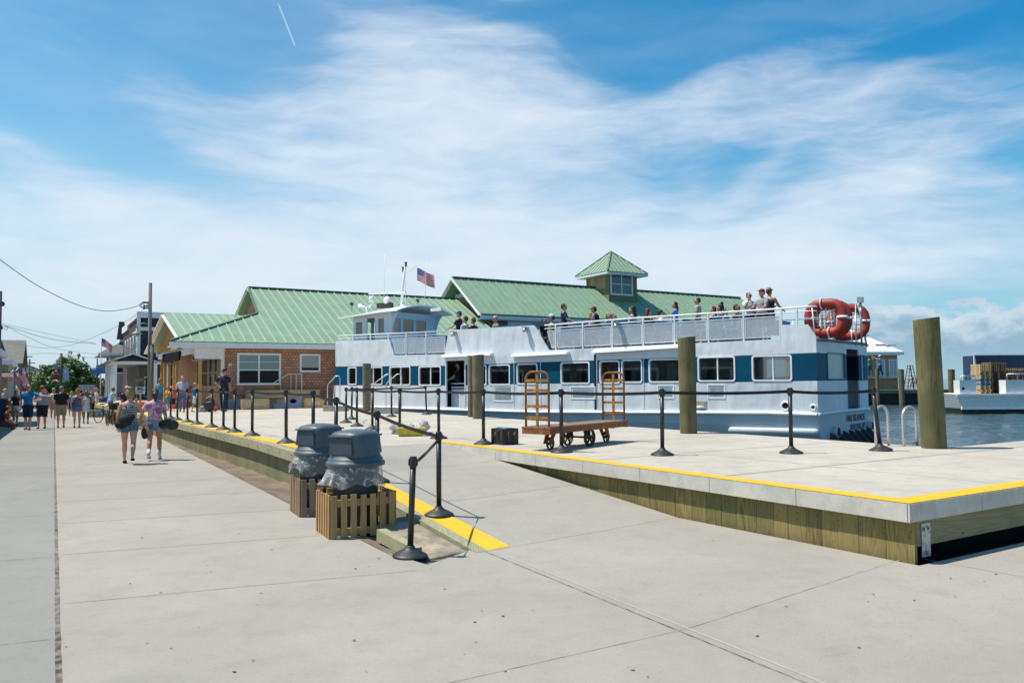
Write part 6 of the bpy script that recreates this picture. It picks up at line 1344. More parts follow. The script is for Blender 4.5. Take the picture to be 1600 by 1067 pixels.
# low lumber bench boxes along the wall and a rail
b0 = F.onY(392, 620, -0.9); 
for k, (x0, x1, z0, z1, yy) in enumerate(((378, 421, 0.0, 0.42, -1.5), (386, 500, 0.46, 0.80, -0.55), (476, 507, 0.0, 0.42, -1.3))):
    a, c = F.onY(x0, 620, yy)[0], F.onY(x1, 620, yy)[0]; b = MB(); b.span((a, yy, z0 + 0.02), (c, yy + 0.04, z0 + 0.15)); b.span((a, yy, z0 + 0.27), (c, yy + 0.04, z1)); b.span((a, yy + 0.041, z0), (a + 0.09, yy + 0.35, z1 - 0.01)); b.span((c - 0.09, yy + 0.041, z0), (c, yy + 0.35, z1 - 0.01)); b.span((a, yy, z1 + 0.001), (c, yy + 0.4, z1 + 0.04))
    o = b.build('lumber_bench', M_LUM); o.matrix_world = Matrix.Translation(B1O) @ Matrix.Rotation(F.a, 4, 'Z'); tag(o, ['raw lumber bench box in front of the shingled wall, leftmost', 'long raw lumber bench rail right against the shingled wall', 'raw lumber bench box behind the dark piles'][k], 'bench')
    bb_ = MB(); bb_.span((a + 0.1, yy + 0.05, z0 + 0.15), (c - 0.1, yy + 0.07, z0 + 0.27)); bb_.build('grey_panel', M_GALV, o)
# ------------------------------------------------------------------ second hall with cupola, behind the ferry
_y, _z = F.onX(751, 489.5, xend - 0.35); B2O = F.o + F.X * (xend - 0.35) + F.Y * (_y + 0.6); B2O.z = -0.6; F2 = Frame(B2O, UANG - math.pi / 2); B2 = empty('terminal_hall', B2O, F2.a); tag(B2, 'long hall with green metal roof and a square cupola behind the ferry', 'building')
xe2, ze2 = F2.onY(751, 489.5, -0.6); RD2, zr2 = F2.onX(707, 433.5, xe2); xr2 = xe2; xr3, _z = F2.onY(1156, 461, RD2); xe3, _z = F2.onY(1215, 505, -0.6)
xL = xe2; pl = [(xL, -0.6, ze2), (xe3, -0.6, ze2), (xr3, RD2, zr2), (xr2, RD2, zr2)]
slope_roof(B2, pl, (0, -(RD2 + 0.6), -(zr2 - ze2)), 0.50, 'front_roof_slope', seam=0.03, ms=mat('fine_seam', (0.30, 0.43, 0.31), 0.5))
slope_roof(B2, [(xr2, RD2, zr2), (xr3, RD2, zr2), (xe3, 2 * RD2 + 0.6, ze2), (xL, 2 * RD2 + 0.6, ze2)], (0, 1, -0.5), 0.50, 'rear_roof_slope', seam=0.035)
slope_roof(B2, [(xe3, -0.6, ze2), (xe3, 2 * RD2 + 0.6, ze2), (xr3, RD2, zr2)], (1, 0, -0.7), 0.50, 'hip_slope', seam=0.035)
b = MB(); b.bar((xr2, RD2, zr2 + 0.03), (xr3, RD2, zr2 + 0.03), 0.3, 0.05); b.build('ridge_cap', M_RIDGE, B2)
b = MB(); b.bar((xr2, RD2, zr2 - 0.12), (xL, -0.6, ze2 - 0.12), 0.05, 0.26, (1, 0, 0)); b.bar((xr2, RD2, zr2 - 0.12), (xL, 2 * RD2 + 0.6, ze2 - 0.12), 0.05, 0.26, (1, 0, 0)); b.build('barge_boards', M_TRIMB, B2)
gx = xL + 0.9; b = MB(); b.prism([(gx, 0, ze2 - 0.3), (gx, RD2, zr2 - 0.35), (gx, 2 * RD2, ze2 - 0.3)], (0.08, 0, 0)); b.span((gx, 0, 0), (gx + 0.08, 2 * RD2, ze2 - 0.301)); b.build('gable_wall', M_OSB, B2)
b = MB(); mz = zr2 - (zr2 - ze2) * 0.36; b.prism([(gx - 0.02, RD2 * 0.62, mz), (gx - 0.02, RD2, zr2 - 0.5), (gx - 0.02, RD2 * 1.38, mz)], (0.015, 0, 0)); b.build('gable_light', mat('gable_glass', (0.20, 0.24, 0.30), 0.15), B2)
b = MB(); b.span((gx - 0.05, RD2 * 0.55, mz - 0.25), (gx - 0.003, RD2 * 1.45, mz - 0.02)); b.build('gable_band', M_TRIMB, B2)
b = MB(); b.span((gx + 0.09, 0.0, 0), (xe3 - 0.6, 0.15, ze2 - 0.35)); b.build('front_wall', mat('hall_brown_wall', (0.20, 0.155, 0.12), 0.85, var=0.15), B2)
b = MB(); b.span((xL, -0.62, ze2 - 0.30), (xe3, -0.55, ze2 - 0.11)); b.span((xL, -0.55, ze2 - 0.34), (xe3, 0, ze2 - 0.31)); b.build('eave_fascia', M_TRIMB, B2)
b = MB(); a = F2.onY(793, 500, 0)[0]; c = F2.onY(912, 500, 0)[0]; b.span((a, -0.04, ze2 - 0.75), (xe3 - 0.7, -0.001, ze2 - 0.36)); b.span((a, -0.04, ze2 - 1.9), (a + 0.12, -0.001, ze2 - 0.76)); b.build('window_trim', M_TRIMB, B2)
for (x0, x1) in ((797, 822), (830, 858), (866, 895)): a, c = F2.onY(x0, 500, 0)[0], F2.onY(x1, 500, 0)[0]; window(B2, fr_, a, c, ze2 - 1.9, ze2 - 0.85, m=M_TRIMB, fr=0.07)
b = MB(); b.span((xe3 - 0.7, 0, 0), (xe3 - 0.6, 2 * RD2, ze2 - 0.35)); b.span((gx + 0.1, 2 * RD2 - 0.1, 0), (xe3 - 0.7, 2 * RD2, ze2 - 0.35)); b.build('other_walls', M_OSB, B2)
b = MB(); b.span((gx - 0.5, -1.0, -1.5), (xe3, 2 * RD2 + 1, 0.0)); b.build('quay_footing', M_CONC, B2)
# cupola: square, set across the ridge
cyN = RD2 - 1.55
c0, cz1 = F2.onY(951, 425.5, cyN); c1, _ = F2.onY(995, 425.5, cyN); cw_ = c1 - c0; cyF = cyN + cw_; zc0 = zr2 - 1.2; zct = F2.onY(952, 426.5, cyN)[1]
cup = empty('cupola', (0, 0, 0)); cup.parent = B2
b = MB(); b.span((c0, cyN, zc0), (c1, cyF, zct)); b.build('cupola_wall', M_OSBG, cup)
b = MB(); b.span((c0 - 0.012, cyN + 0.35, zct - 1.0), (c0 - 0.002, cyF - 0.5, zct - 0.15)); b.build('cupola_patch', M_OSB, cup)
a, d_ = F2.onY(955.5, 445, cyN)[0], F2.onY(986.5, 445, cyN)[0]; z1, z0 = F2.onY(970, 429.5, cyN)[1], F2.onY(970, 459, cyN)[1]
window(cup, lambda u, v, d: Vector((u, cyN - d, v)), a, d_, z0, z1, m=M_TRIMB, fr=0.12, mull=(0.5,), rail=0.5, gm=glass('navy_glass', (0.015, 0.03, 0.08), 0.05))
ee = 0.55; zt2 = zct + 0.05; ap = Vector(((c0 + c1) / 2, (cyN + cyF) / 2, F2.onY(951.5, 393, (cyN + cyF) / 2)[1])); cs = [Vector((c0 - ee, cyN - ee, zt2)), Vector((c1 + ee, cyN - ee, zt2)), Vector((c1 + ee, cyF + ee, zt2)), Vector((c0 - ee, cyF + ee, zt2))]
for i in range(4): p, q = cs[i], cs[(i + 1) % 4]; m_ = (p + q) / 2; slope_roof(cup, [p, q, ap], m_ - ap, 0.36, 'cupola_roof', 0.05, 0.035)
b = MB()
for p in cs: b.bar(p + Vector((0, 0, 0.03)), ap + Vector((0, 0, 0.03)), 0.09, 0.05)
b.build('cupola_hips', M_RIDGE, cup); b = MB(); b.span((c0 - ee, cyN - ee, zt2 - 0.18), (c1 + ee, cyF + ee, zt2 - 0.06)); b.build('cupola_fascia', M_TRIMB, cup)

# ------------------------------------------------------------------ street side buildings
SF = math.atan2(ed.y, ed.x)        # street direction
def bframe(px_, Y): o = dp(px_, 600, Y); o.z = 0; return Frame(o, SF - math.pi / 2), o
# porch house with white columns, local x to the right, y along the street
Fp, o = bframe(177, 57.0); PH = empty('porch_house', o, Fp.a); tag(PH, 'low porch house with white columns, navy sign and shingled gable', 'building')
zE = Fp.onY(200, 569, 0)[1]; WX = Fp.onY(252, 569, 0)[0]; zA = Fp.onY(207.5, 552, 0)[1]; xA = Fp.onY(207.5, 552, 0)[0]; zF = Fp.onY(200, 564.5, 0)[1]
b = MB(); b.span((-0.2, -0.05, zE), (WX, 0.15, zF)); b.span((-0.2, 0.15, zE), (0.0, 16, zF)); b.build('porch_fascia', M_TRIMB, PH)
slope_roof(PH, [(-0.4, -0.3, zF), (xA, -0.3, zA), (xA, 14, zA), (-0.4, 14, zF)], (-1, 0, -0.5), 5, 'left_roof_slope', 0.12, m=M_ROOFG, ms=M_ROOFG)
slope_roof(PH, [(xA, -0.3, zA), (2 * xA + 0.4, -0.3, zF), (2 * xA + 0.4, 14, zF), (xA, 14, zA)], (1, 0, -0.5), 5, 'right_roof_slope', 0.12, m=M_ROOFG, ms=M_ROOFG)
b = MB(); b.prism([(0.2, 0.0, zF + 0.02), (2 * xA - 0.2, 0.0, zF + 0.02), (xA, 0.0, zA - 0.2)], (0, 0.05, 0)); b.build('gable_face', M_SHD, PH)
b = MB(); b.bar((-0.4, -0.32, zF - 0.04), (xA, -0.32, zA - 0.04), 0.06, 0.2, (0, 1, 0)); b.bar((2 * xA + 0.4, -0.32, zF - 0.04), (xA, -0.32, zA - 0.04), 0.06, 0.2, (0, 1, 0)); b.build('barge_boards', M_TRIMB, PH)
sx_, sz_ = Fp.onY(199, 561.5, 0); b = MB(); n = 20; b.prism([(sx_ + 0.33 * math.cos(t), -0.02, sz_ + 0.13 * math.sin(t)) for t in [2 * math.pi * k / n for k in range(n)]], (0, -0.05, 0)); b.build('oval_sign', mat('navy_oval', (0.012, 0.018, 0.08), 0.4), PH)
for k in range(5): b = MB(); y = 0.0 + k * 2.6; b.span((-0.02, y - 0.02, 0), (0.22, y + 0.20, zE)); b.build('column', M_TRIMB, PH)
for px_ in (242.5, 262): x = Fp.onY(px_, 600, 0)[0]; b = MB(); b.span((x - 0.12, -0.04, 0), (x + 0.12, 0.18, zE)); b.build('column', M_TRIMB, PH)
b = MB(); b.span((1.9, 3.4, 0), (WX + 4, 3.6, zE)); b.span((1.9, 3.6, 0), (2.1, 15, zE)); b.build('house_wall', mat('dim_grey_siding', (0.19, 0.18, 0.165), 0.8, var=0.15), PH)
b = MB(); b.span((-0.1, 0.0, zE + 0.01), (WX + 4, 15, zE + 0.05)); b.build('porch_ceiling', M_INT, PH)
for x in (2.4, 3.6, 6.6, 8.2): window(PH, lambda u, v, d: Vector((u, 3.4 - d, v)), x, x + 0.75, 0.9 if x < 6 else 0.1, 2.3, fr=0.08, m=M_TRIMB)
b = MB()
for k in range(60): x = 0.3 + k * 0.16; b.span((x, 0.02, 0.05), (x + 0.05, 0.06, 1.15))
b.span((0.2, 0.0, 1.16), (9.6, 0.08, 1.22)); b.build('porch_railing', M_DARK, PH)
b = MB(); x, z = Fp.onY(219, 593, -0.3); b.ball((x, -0.3, z), (0.36, 0.3, 0.16), 14, 8); hb = b.build('hanging_basket', mat('yellow_flowers', (0.40, 0.22, 0.05), 0.8, c2=(0.10, 0.06, 0.10), scale=20), PH)
# two storey dark shingled building behind it
Fd, o = bframe(215, 66.0); DK2 = empty('dark_shingled_building', o, Fd.a); tag(DK2, 'flat roofed two storey building with nearly black shingles and white trim', 'building')
zt3 = Fd.onY(216, 487, 0)[1]; XW = 14; b = MB(); b.span((0.15, 0, 0), (XW, 10, zt3 - 0.5)); b.build('front_wall', M_SHD, DK2)
b = MB(); b.span((0.0, 0.15, 0), (0.149, 17, zt3 - 0.6)); b.build('street_wall', M_SHBK, DK2)
b = MB(); b.span((-0.1, -0.1, 0), (0.148, 0.148, zt3 - 0.499)); b.span((-0.15, -0.15, zt3 - 0.498), (XW + 0.2, 10, zt3)); b.span((-0.15, 10.001, zt3 - 0.9), (0.3, 17, zt3 - 0.3)); b.build('white_cornice', M_TRIMB, DK2)
b = MB(); z_ = Fd.onY(230, 514, 0)[1]; b.span((0.15, -0.06, z_ - 0.15), (XW, -0.001, z_ + 0.15)); b.build('band_board', M_TRIMB, DK2)
for k in range(5): window(DK2, lambda u, v, d: Vector((0.0 - d, u, v)), 1.2 + k * 3.0, 2.5 + k * 3.0, zt3 - 4.2, zt3 - 1.9, m=M_TRIMB, fr=0.14)
x = Fd.onY(247, 525, 0)[0]; window(DK2, fr_, x, x + 1.0, zt3 - 3.6, zt3 - 1.5, m=M_TRIMB, fr=0.15); window(DK2, fr_, x + 0.2, x + 1.2, 0.2, 2.4, m=M_TRIMB, fr=0.15)
b = MB(); x, z = Fd.onY(280, 566, 0); b.span((1.5, -1.2, zt3 - 5.2), (XW, -0.001, zt3 - 4.55)); b.build('navy_awning', mat('navy_awning', (0.012, 0.03, 0.055), 0.7), DK2)
# grey hip roofed house farther up
Fg, o = bframe(163, 84.0); GH = empty('hip_roofed_house', o, Fg.a); tag(GH, 'grey house with a flared hip roof beyond the dark shingled building', 'building')
z0 = Fg.onY(170, 552, 0)[1]; z1 = Fg.onY(175, 533, 0)[1]
b = MB(); b.span((0.6, 0.6, 0), (9, 9, z0)); b.build('house_wall', mat('tan_siding', (0.36, 0.32, 0.27), 0.8, var=0.1), GH)
b = MB(); b.hexa([(-0.6, -0.6, z0), (10, -0.6, z0), (10, 10, z0), (-0.6, 10, z0), (1.6, 1.6, z1), (8, 1.6, z1), (8, 8, z1), (1.6, 8, z1)]); b.build('hip_roof', M_ROOFG, GH)
b = MB(); b.span((-0.65, -0.65, z0 - 0.2), (10.05, 10.05, z0 - 0.01)); b.span((1.5, 1.5, z1 + .001), (8.1, 8.1, z1 + 0.3)); b.build('eave_trim', M_TRIMB, GH)
b = MB(); b.hexa([(1.2, 1.2, z1 + .3), (2.2, 1.2, z1 + .3), (2.2, 2.2, z1 + .3), (1.2, 2.2, z1 + .3), (1.4, 1.4, z1 + 2.2), (1.9, 1.4, z1 + 2.2), (1.9, 1.9, z1 + 2.2), (1.4, 1.9, z1 + 2.2)]); b.build('chimney', mat('brown_brick', (0.12, 0.07, 0.06), 0.9), GH)
for k in (1.2, 4.2): window(GH, lambda u, v, d: Vector((u, 0.6 - d, v)), k, k + 1.3, z0 - 2.0, z0 - 0.5, m=M_TRIMB, fr=0.15)
window(GH, lambda u, v, d: Vector((0.6 - d, u, v)), 1.6, 3.0, z0 - 2.0, z0 - 0.5, m=M_TRIMB, fr=0.15)
# left side of the street: local x runs away to the left, the street front faces right
def lbuild(px_, Y, lab, nm, W, Dp, H, mw_, roof='gable', zr_=None, mr=None, wins=2):
    Fl, o = bframe(px_, Y); r = empty(nm, o, Fl.a); tag(r, lab, 'building')
    b = MB(); b.span((-W, 0, 0), (0, Dp, H)); 
    b.build('house_wall', mw_, r)
    if roof == 'gable':
        b = MB(); b.prism([(-W + 0.01, 0, H), (-0.01, 0, H), (-W / 2, 0, zr_ - 0.1)], (0, 0.1, 0)); b.prism([(-W + 0.01, Dp - 0.1, H), (-0.01, Dp - 0.1, H), (-W / 2, Dp - 0.1, zr_ - 0.1)], (0, 0.1, 0)); b.build('gable', mw_, r)
        slope_roof(r, [(0.4, -0.4, H - 0.15), (0.4, Dp + 0.4, H - 0.15), (-W / 2, Dp + 0.4, zr_), (-W / 2, -0.4, zr_)], (1, 0, -0.6), 50, 'roof', 0.12, m=mr, ms=mr); slope_roof(r, [(-W - 0.4, -0.4, H - 0.15), (-W - 0.4, Dp + 0.4, H - 0.15), (-W / 2, Dp + 0.4, zr_), (-W / 2, -0.4, zr_)], (-1, 0, -0.6), 50, 'roof', 0.12, m=mr, ms=mr)
    elif roof == 'ridgex':
        slope_roof(r, [(0.4, -0.4, H - 0.1), (0.4, Dp / 2, zr_), (-W, Dp / 2, zr_), (-W, -0.4, H - 0.1)], (0, -1, -0.6), 50, 'roof', 0.12, m=mr, ms=mr); slope_roof(r, [(0.4, Dp + .4, H - 0.1), (0.4, Dp / 2, zr_), (-W, Dp / 2, zr_), (-W, Dp + .4, H - 0.1)], (0, 1, -0.6), 50, 'roof', 0.12, m=mr, ms=mr)
        b = MB(); b.prism([(0, 0, H), (0, Dp, H), (0, Dp / 2, zr_ - 0.12)], (-0.08, 0, 0)); b.build('gable', mw_, r)
    else: b = MB(); b.span((-W - 0.2, -0.2, H + .001), (0.2, Dp + 0.2, H + 0.3)); b.build('cornice', M_TRIMB, r)
    for k in range(wins):
        window(r, lambda u, v, d: Vector((0.0 + d, u, v)), 1.0 + k * 2.4, 2.2 + k * 2.4, 1.0, 2.5, fr=0.12); window(r, lambda u, v, d: Vector((u, -d, v)), -2.2 - k * 2.2, -1.0 - k * 2.2, 1.0, 2.4, fr=0.12)
    return r
g1 = lbuild(26, 62, 'grey gabled building on the left of the street with tan eaves', 'grey_gabled_building', 11, 12, 3.6, M_SHG, 'ridgex', 5.6, M_ROOFG)
b = MB(); b.span((-9, 2.5, 4.0), (-1.7, 6, 6.4)); b.build('upper_block', M_SHG, g1)
g2 = lbuild(12, 47, 'tan storefront with white framed windows and a striped awning edge', 'storefront', 9, 8, 3.0, mat('tan_front', (0.42, 0.36, 0.28), 0.8, var=0.1), 'flat'); b = MB(); b.hexa([(-6, -1.6, 2.2), (0.9, -1.6, 2.2), (0.9, 0, 2.5), (-6, 0, 2.5), (-6, -1.6, 2.27), (0.9, -1.6, 2.27), (0.9, 0, 2.6), (-6, 0, 2.6)]); b.build('awning', mat('brown_awning', (0.16, 0.10, 0.06), 0.8), g2)
b = MB()
for k in range(12): b.ball((-5.8 + k * 0.6, -1.6, 2.12), 0.07, 8, 6)
b.build('red_string_lights', mat('red_bulb', (0.6, 0.03, 0.02), 0.4), g2)
lbuild(-9, 34.5, 'dark fronted shop at the left edge of the photo', 'corner_shop', 7, 5.5, 3.1, mat('slate_front', (0.16, 0.17, 0.17), 0.8, var=0.1), 'flat', wins=1)
# the shop whose shadow falls across the street from outside the frame
lb_a, lb_b = gp(0, 690), gp(30, 667); sdv = (lb_b - lb_a).normalized(); sn = Vector((-sdv.y, sdv.x, 0)); H_ = 5.0
o = lb_a - sdv * 14 + Vector((-H_ / math.tan(SUN_EL) * 1.0, 0, 0)); r = empty('roadside_shop', o, math.atan2(sdv.y, sdv.x)); tag(r, 'tall grey shop whose shadow falls on the left lane', 'building')
b = MB(); L_ = (lb_b - lb_a).length + 14; b.span((0, 0.0, 0), (L_, 8, H_)); b.build('house_wall', M_SHG, r); b = MB(); b.span((-0.2, -0.02, H_ + .001), (L_ + 0.1, 8.2, H_ + 0.02)); b.build('roof', M_ROOFG, r)
for k in range(5): window(r, lambda u, v, d: Vector((u, -d, v)), 1.5 + k * 4, 3.5 + k * 4, 0.9, 2.4)
for k, (px_, Y, W, H, zr_, c) in enumerate(((52, 110, 9, 3.2, 5.0, M_SHG), (68, 150, 9, 4.5, 6.5, mat('pale_siding', (0.5, 0.5, 0.48), 0.8)), (128, 135, 9, 3, 4.6, mat('sand_siding', (0.4, 0.36, 0.3), 0.8)))):
    lbuild(px_, Y, ['small grey house far along the street on the left', 'pale house at the far end of the street', 'sand coloured cottage behind the tree'][k], 'far_house', W, 9, H, c, 'gable', zr_, M_ROOFG)
# ------------------------------------------------------------------ poles, lamps, wires
M_POLE = mat('weathered_pole', (0.26, 0.23, 0.205), 0.9, c2=(0.17, 0.15, 0.135), scale=3, stretch=(3, 3, 0.4)); M_POLED = mat('dark_pole', (0.10, 0.09, 0.085), 0.9, var=0.2); M_WIRE = mat('wire_black', (0.03, 0.03, 0.033), 0.7); M_LAMPG = mat('lamp_teal', (0.16, 0.24, 0.24), 0.5)
def upole(px_, ytop, Y, r, lab, m=None, lean=0.0, nm='utility_pole', arms=()):
    o = dp(px_, 600, Y); o.z = 0; h = (CAMP + ray(px_, ytop) * (Y / ray(px_, ytop).y)).z
    b = MB(); b.lathe([(r * 1.25, 0), (r * 1.1, h * 0.5), (r, h)], n=12); q = b.build(nm, m or M_POLE); q.location = o; q.rotation_euler = (0, lean, 0); tag(q, lab, 'utility pole'); return q, o, h
q, PO, ph = upole(233.8, 442, 42.0, 0.085, 'tall weathered utility pole beside the porch house', lean=-0.006); q.name = 'utility_pole'
b = MB(); b.lathe([(0.115, 0), (0.11, 3.9)], (0.09, 0.02, 0), 12); b.build('pole_splint', M_POLE, q)
def pole_z(y): d = ray(233.8, y); return (CAMP + d * (42.0 / d.y)).z
b = MB(); zl_ = pole_z(521.5); zz = pole_z(507); b.tube([(-0.05, 0, zz), (-0.35, -0.02, zz + 0.08), (-0.62, -0.02, zz - 0.02), (-0.68, -0.02, zl_ + 0.25)], 0.025, 8); q2 = b.build('lamp_arm', M_LAMPG, q)
b = MB(); b.lathe([(0.05, 0.30), (0.07, 0.14), (0.16, 0.10), (0.28, 0.02), (0.285, 0.0), (0.20, -0.005)], (-0.68, -0.02, zl_), 20); b.build('lamp_shade', M_LAMPG, q2); b = MB(); b.ball((-0.68, -0.02, zl_ - 0.04), (0.13, 0.13, 0.12), 12, 8); b.build('lamp_globe', mat('amber_globe', (0.62, 0.45, 0.26), 0.3), q2)
b = MB()
for zz_ in (pole_z(478), pole_z(473), pole_z(482)): b.tube([(0, -0.1, zz_), (-0.25, -0.1, zz_)], 0.03, 6); b.ball((-0.27, -0.1, zz_), 0.06, 8, 6)
for k in range(3): n = 16; rr = 0.16 + 0.05 * k; b.tube([(-0.25 + rr * math.cos(t), -0.12, pole_z(477) + rr * 0.7 * math.sin(t)) for t in [2 * math.pi * j / n for j in range(n)]], 0.012, 4, closed=True)
b.build('insulators', M_WIRE, q)
def wire(pts, lab, r=0.013, n=22):
    """catmull chain through photo points with distances"""
    P_ = [dp(x, y, Y) for x, y, Y in pts]; out = []
    for i in range(len(P_) - 1):
        p0 = P_[max(0, i - 1)]; p1, p2 = P_[i], P_[i + 1]; p3 = P_[min(len(P_) - 1, i + 2)]
        for k in range(n):
            t = k / n; out.append(0.5 * ((2 * p1) + (p2 - p0) * t + (2 * p0 - 5 * p1 + 4 * p2 - p3) * t * t + (3 * p1 - p0 - 3 * p2 + p3) * t ** 3))
    out.append(P_[-1]); b = MB(); b.tube([p - out[0] for p in out], r, 5, caps=False); o = b.build('overhead_wire', M_WIRE); o.location = out[0]; tag(o, lab, 'wire', 'overhead wires'); return o
wire([(-90, 340, 30), (0, 406, 33), (60, 447, 35.5), (120, 476, 38), (165, 486, 39.5), (205, 481, 41), (232, 471, 41.8)], 'heaviest overhead wire sagging from the weathered pole to the top left', 0.016)
wire([(232, 478, 41.8), (200, 500, 45), (160, 521, 48), (110, 539, 52), (60, 543, 54), (10, 532, 56)], 'thin wire dropping left from the weathered pole then levelling out', 0.010)
wire([(-20, 503, 50), (12, 510, 52), (60, 525, 58), (100, 533, 64), (150, 537, 70)], 'wire from the left edge passing over the tree', 0.016)
wire([(-20, 500, 50), (50, 516, 56), (110, 529, 63), (150, 537, 70)], 'thin upper wire of the bundle over the tree', 0.010)
wire([(8, 509, 52), (40, 525, 56), (80, 542, 62), (120, 550, 70), (160, 554, 76)], 'lower wire crossing just above the tree crown', 0.012)
wire([(30, 555, 75), (80, 552, 80), (150, 560, 84)], 'faint lowest wire far up the street', 0.012)
q, o, h = upole(-3, 455, 50, 0.10, 'pole just outside the left edge carrying black insulators', M_POLED)
b = MB()
for (x, y) in ((4, 475), (1, 512)): p = dp(x, y, 50) - o; b.ball(p, (0.13, 0.13, 0.16), 10, 8); b.tube([Vector((0, 0, p.z)), p], 0.03, 6)
n = 16; p = dp(9.5, 513, 50) - o; b.tube([p + Vector((0.10 * math.cos(t), 0, 0.10 * math.sin(t))) for t in [2 * math.pi * j / n for j in range(n)]], 0.014, 4, closed=True)
b.build('insulators', M_WIRE, q)
for px_, yt, Y, r_, lab in ((29.5, 540, 72, 0.10, 'dark pole rising behind the grey gabled building'), (39.3, 550, 85, 0.08, 'thin dark pole right of the transformer'), (45.5, 561, 100, 0.09, 'short far pole left of the tree'), (55, 577, 120, 0.06, 'farthest thin pole on the left of the street')):
    q, o, h = upole(px_, yt, Y, r_, lab, M_POLED)
    if Y == 72: b = MB(); p = dp(35.5, 560, 71.5) - o; b.lathe([(0.27, -0.5), (0.27, 0.3), (0.1, 0.36), (0.0, 0.36)], p, 14); b.tube([Vector((0, 0, p.z)), p], 0.04, 6); b.build('transformer', M_POLE, q)
    if Y > 80: b = MB(); b.bar((-0.7, 0, h - 0.5), (0.7, 0, h - 0.5), 0.08, 0.1); b.build('cross_arm', M_POLED, q)
# banner pole with lamp in front of the tree
q, o, h = upole(94.8, 552, 60, 0.085, 'pole with a lamp and two hanging banners before the tree', M_POLED)
def lz(x, y, Y=60): return dp(x, y, Y) - o
b = MB(); b.tube([Vector((0, 0, lz(94, 563).z)), lz(90, 562.5), lz(88, 564), lz(87.8, 568)], 0.05, 6); a_ = b.build('lamp_arm', M_LAMPG, q); b = MB(); b.lathe([(0.08, 0.2), (0.12, 0.1), (0.26, -0.03), (0.26, -0.06), (0.0, -0.06)], lz(87.8, 569), 16); b.ball(lz(87.8, 571), 0.12, 10, 7); b.build('lamp_shade', M_LAMPG, a_)
for (x0, x1, y0, y1, cols) in ((83.5, 92.3, 575.5, 594, ((0.10, 0.02, 0.02), (0.42, 0.10, 0.03), (0.16, 0.03, 0.03))), (98, 107.2, 575.5, 594, ((0.20, 0.36, 0.50), (0.28, 0.36, 0.46), (0.30, 0.38, 0.52)))):
    b = MB(); b.tube([lz(94.5, y0 - 0.2), lz(x0 - 2 if x0 < 90 else x1 + 2, y0 - 0.2)], 0.03, 6); b.tube([lz(94.5, y1 + 0.2), lz(x0 - 2 if x0 < 90 else x1 + 2, y1 + 0.2)], 0.03, 6); br = b.build('banner_arms', M_GALV, q)
    b = MB(); ys = [y0, y0 + (y1 - y0) * 0.38, y0 + (y1 - y0) * 0.55, y1]
    for k in range(3): b.cur = k; p = [lz(x0, ys[k]), lz(x1, ys[k]), lz(x1, ys[k + 1]), lz(x0, ys[k + 1])]; b.prism([v + Vector((0, 0.01, 0)) for v in p], (0, 0.02, 0))
    bn = b.build('banner', [mat('banner_%d_%d' % (int(x0), k), cols[k], 0.8, var=0.3, scale=8) for k in range(3)], q)
    b = MB(); b.ball(lz((x0 + x1) / 2, y0 + 3.6) + Vector((0, -0.02, 0)), (0.10, 0.02, 0.10), 10, 7); b.build('banner_emblem', mat('emblem_pale', (0.55, 0.52, 0.45), 0.7), bn)
# hanging blue street signs near the porch house
q, o, h = upole(151.5, 560, 62, 0.05, 'thin sign post carrying two blue hanging signs by the porch house', M_POLED)
for k, (x0, x1, y0, y1) in enumerate(((142.8, 156.5, 576, 586), (152, 166, 571.5, 583.8))):
    b = MB(); p = [lz(x0, y0, 62), lz(x1, y0, 62), lz(x1, y1, 62), lz(x0, y1, 62)]; b.prism([v + Vector((0, -0.06 - 0.1 * k, 0)) for v in p], (0, -0.03, 0)); sgn = b.build('sign_board', mat('street_sign_blue', (0.02, 0.16, 0.34), 0.5), q)
    b = MB(); yy0, yy1 = y0 + 1.6, y0 + 3.6; p = [lz(x0 + 2, yy0, 62), lz(x1 - 2, yy0, 62), lz(x1 - 2, yy1, 62), lz(x0 + 2, yy1, 62)]; b.prism([v + Vector((0, -0.095 - 0.1 * k, 0)) for v in p], (0, -0.004, 0)); b.build('sign_band', mat('sign_band_blue', (0.16, 0.26, 0.40), 0.6), sgn)
    b = MB(); b.tube([lz(150.5, y0 - 1.2, 62), lz(x0 - 2 if k == 0 else x1, y0 - 1.2, 62)], 0.025, 6); b.build('sign_bracket', M_POLED, sgn)
# white detour sign
sp_ = dp(219, 600, 33.0); sp_.z = 0; r = empty('detour_sign', sp_, 0.0); tag(r, 'white ferry detour sign with a black arrow on a wooden post', 'sign')
def rel(x, y): return dp(x, y, 33.0) - sp_
b = MB(); a, c = rel(212, 604.2), rel(226.8, 615.3); b.span((a.x, -0.02, c.z), (c.x, 0.0, a.z)); b.build('sign_board', mat('sign_white', (0.62, 0.66, 0.72), 0.6), r)
b = MB(); b.span((-0.03, 0.001, 0), (0.03, 0.05, a.z - 0.05)); b.build('sign_post', M_LUMZ, r)
mxx, zt_ = (a.x + c.x) / 2, a.z
for tx, f, w_ in (('FERRY', 0.30, 0.62), ('DETOUR', 0.55, 0.74)):
    text3d(tx, 0.085, Matrix(((1, 0, 0, mxx), (0, 0, -1, -0.024), (0, 1, 0, zt_ - (zt_ - c.z) * f), (0, 0, 0, 1))), M_INK, r, 'lettering', fitw=(c.x - a.x) * w_, bold=0.003)
b = MB(); za = zt_ - (zt_ - c.z) * 0.75; b.prism([(mxx - 0.10, -0.021, za - 0.013), (mxx + 0.04, -0.021, za - 0.013), (mxx + 0.04, -0.021, za - 0.04), (mxx + 0.11, -0.021, za), (mxx + 0.04, -0.021, za + 0.04), (mxx + 0.04, -0.021, za + 0.013), (mxx - 0.10, -0.021, za + 0.013)], (0, -0.003, 0)); b.build('arrow', M_INK, r)
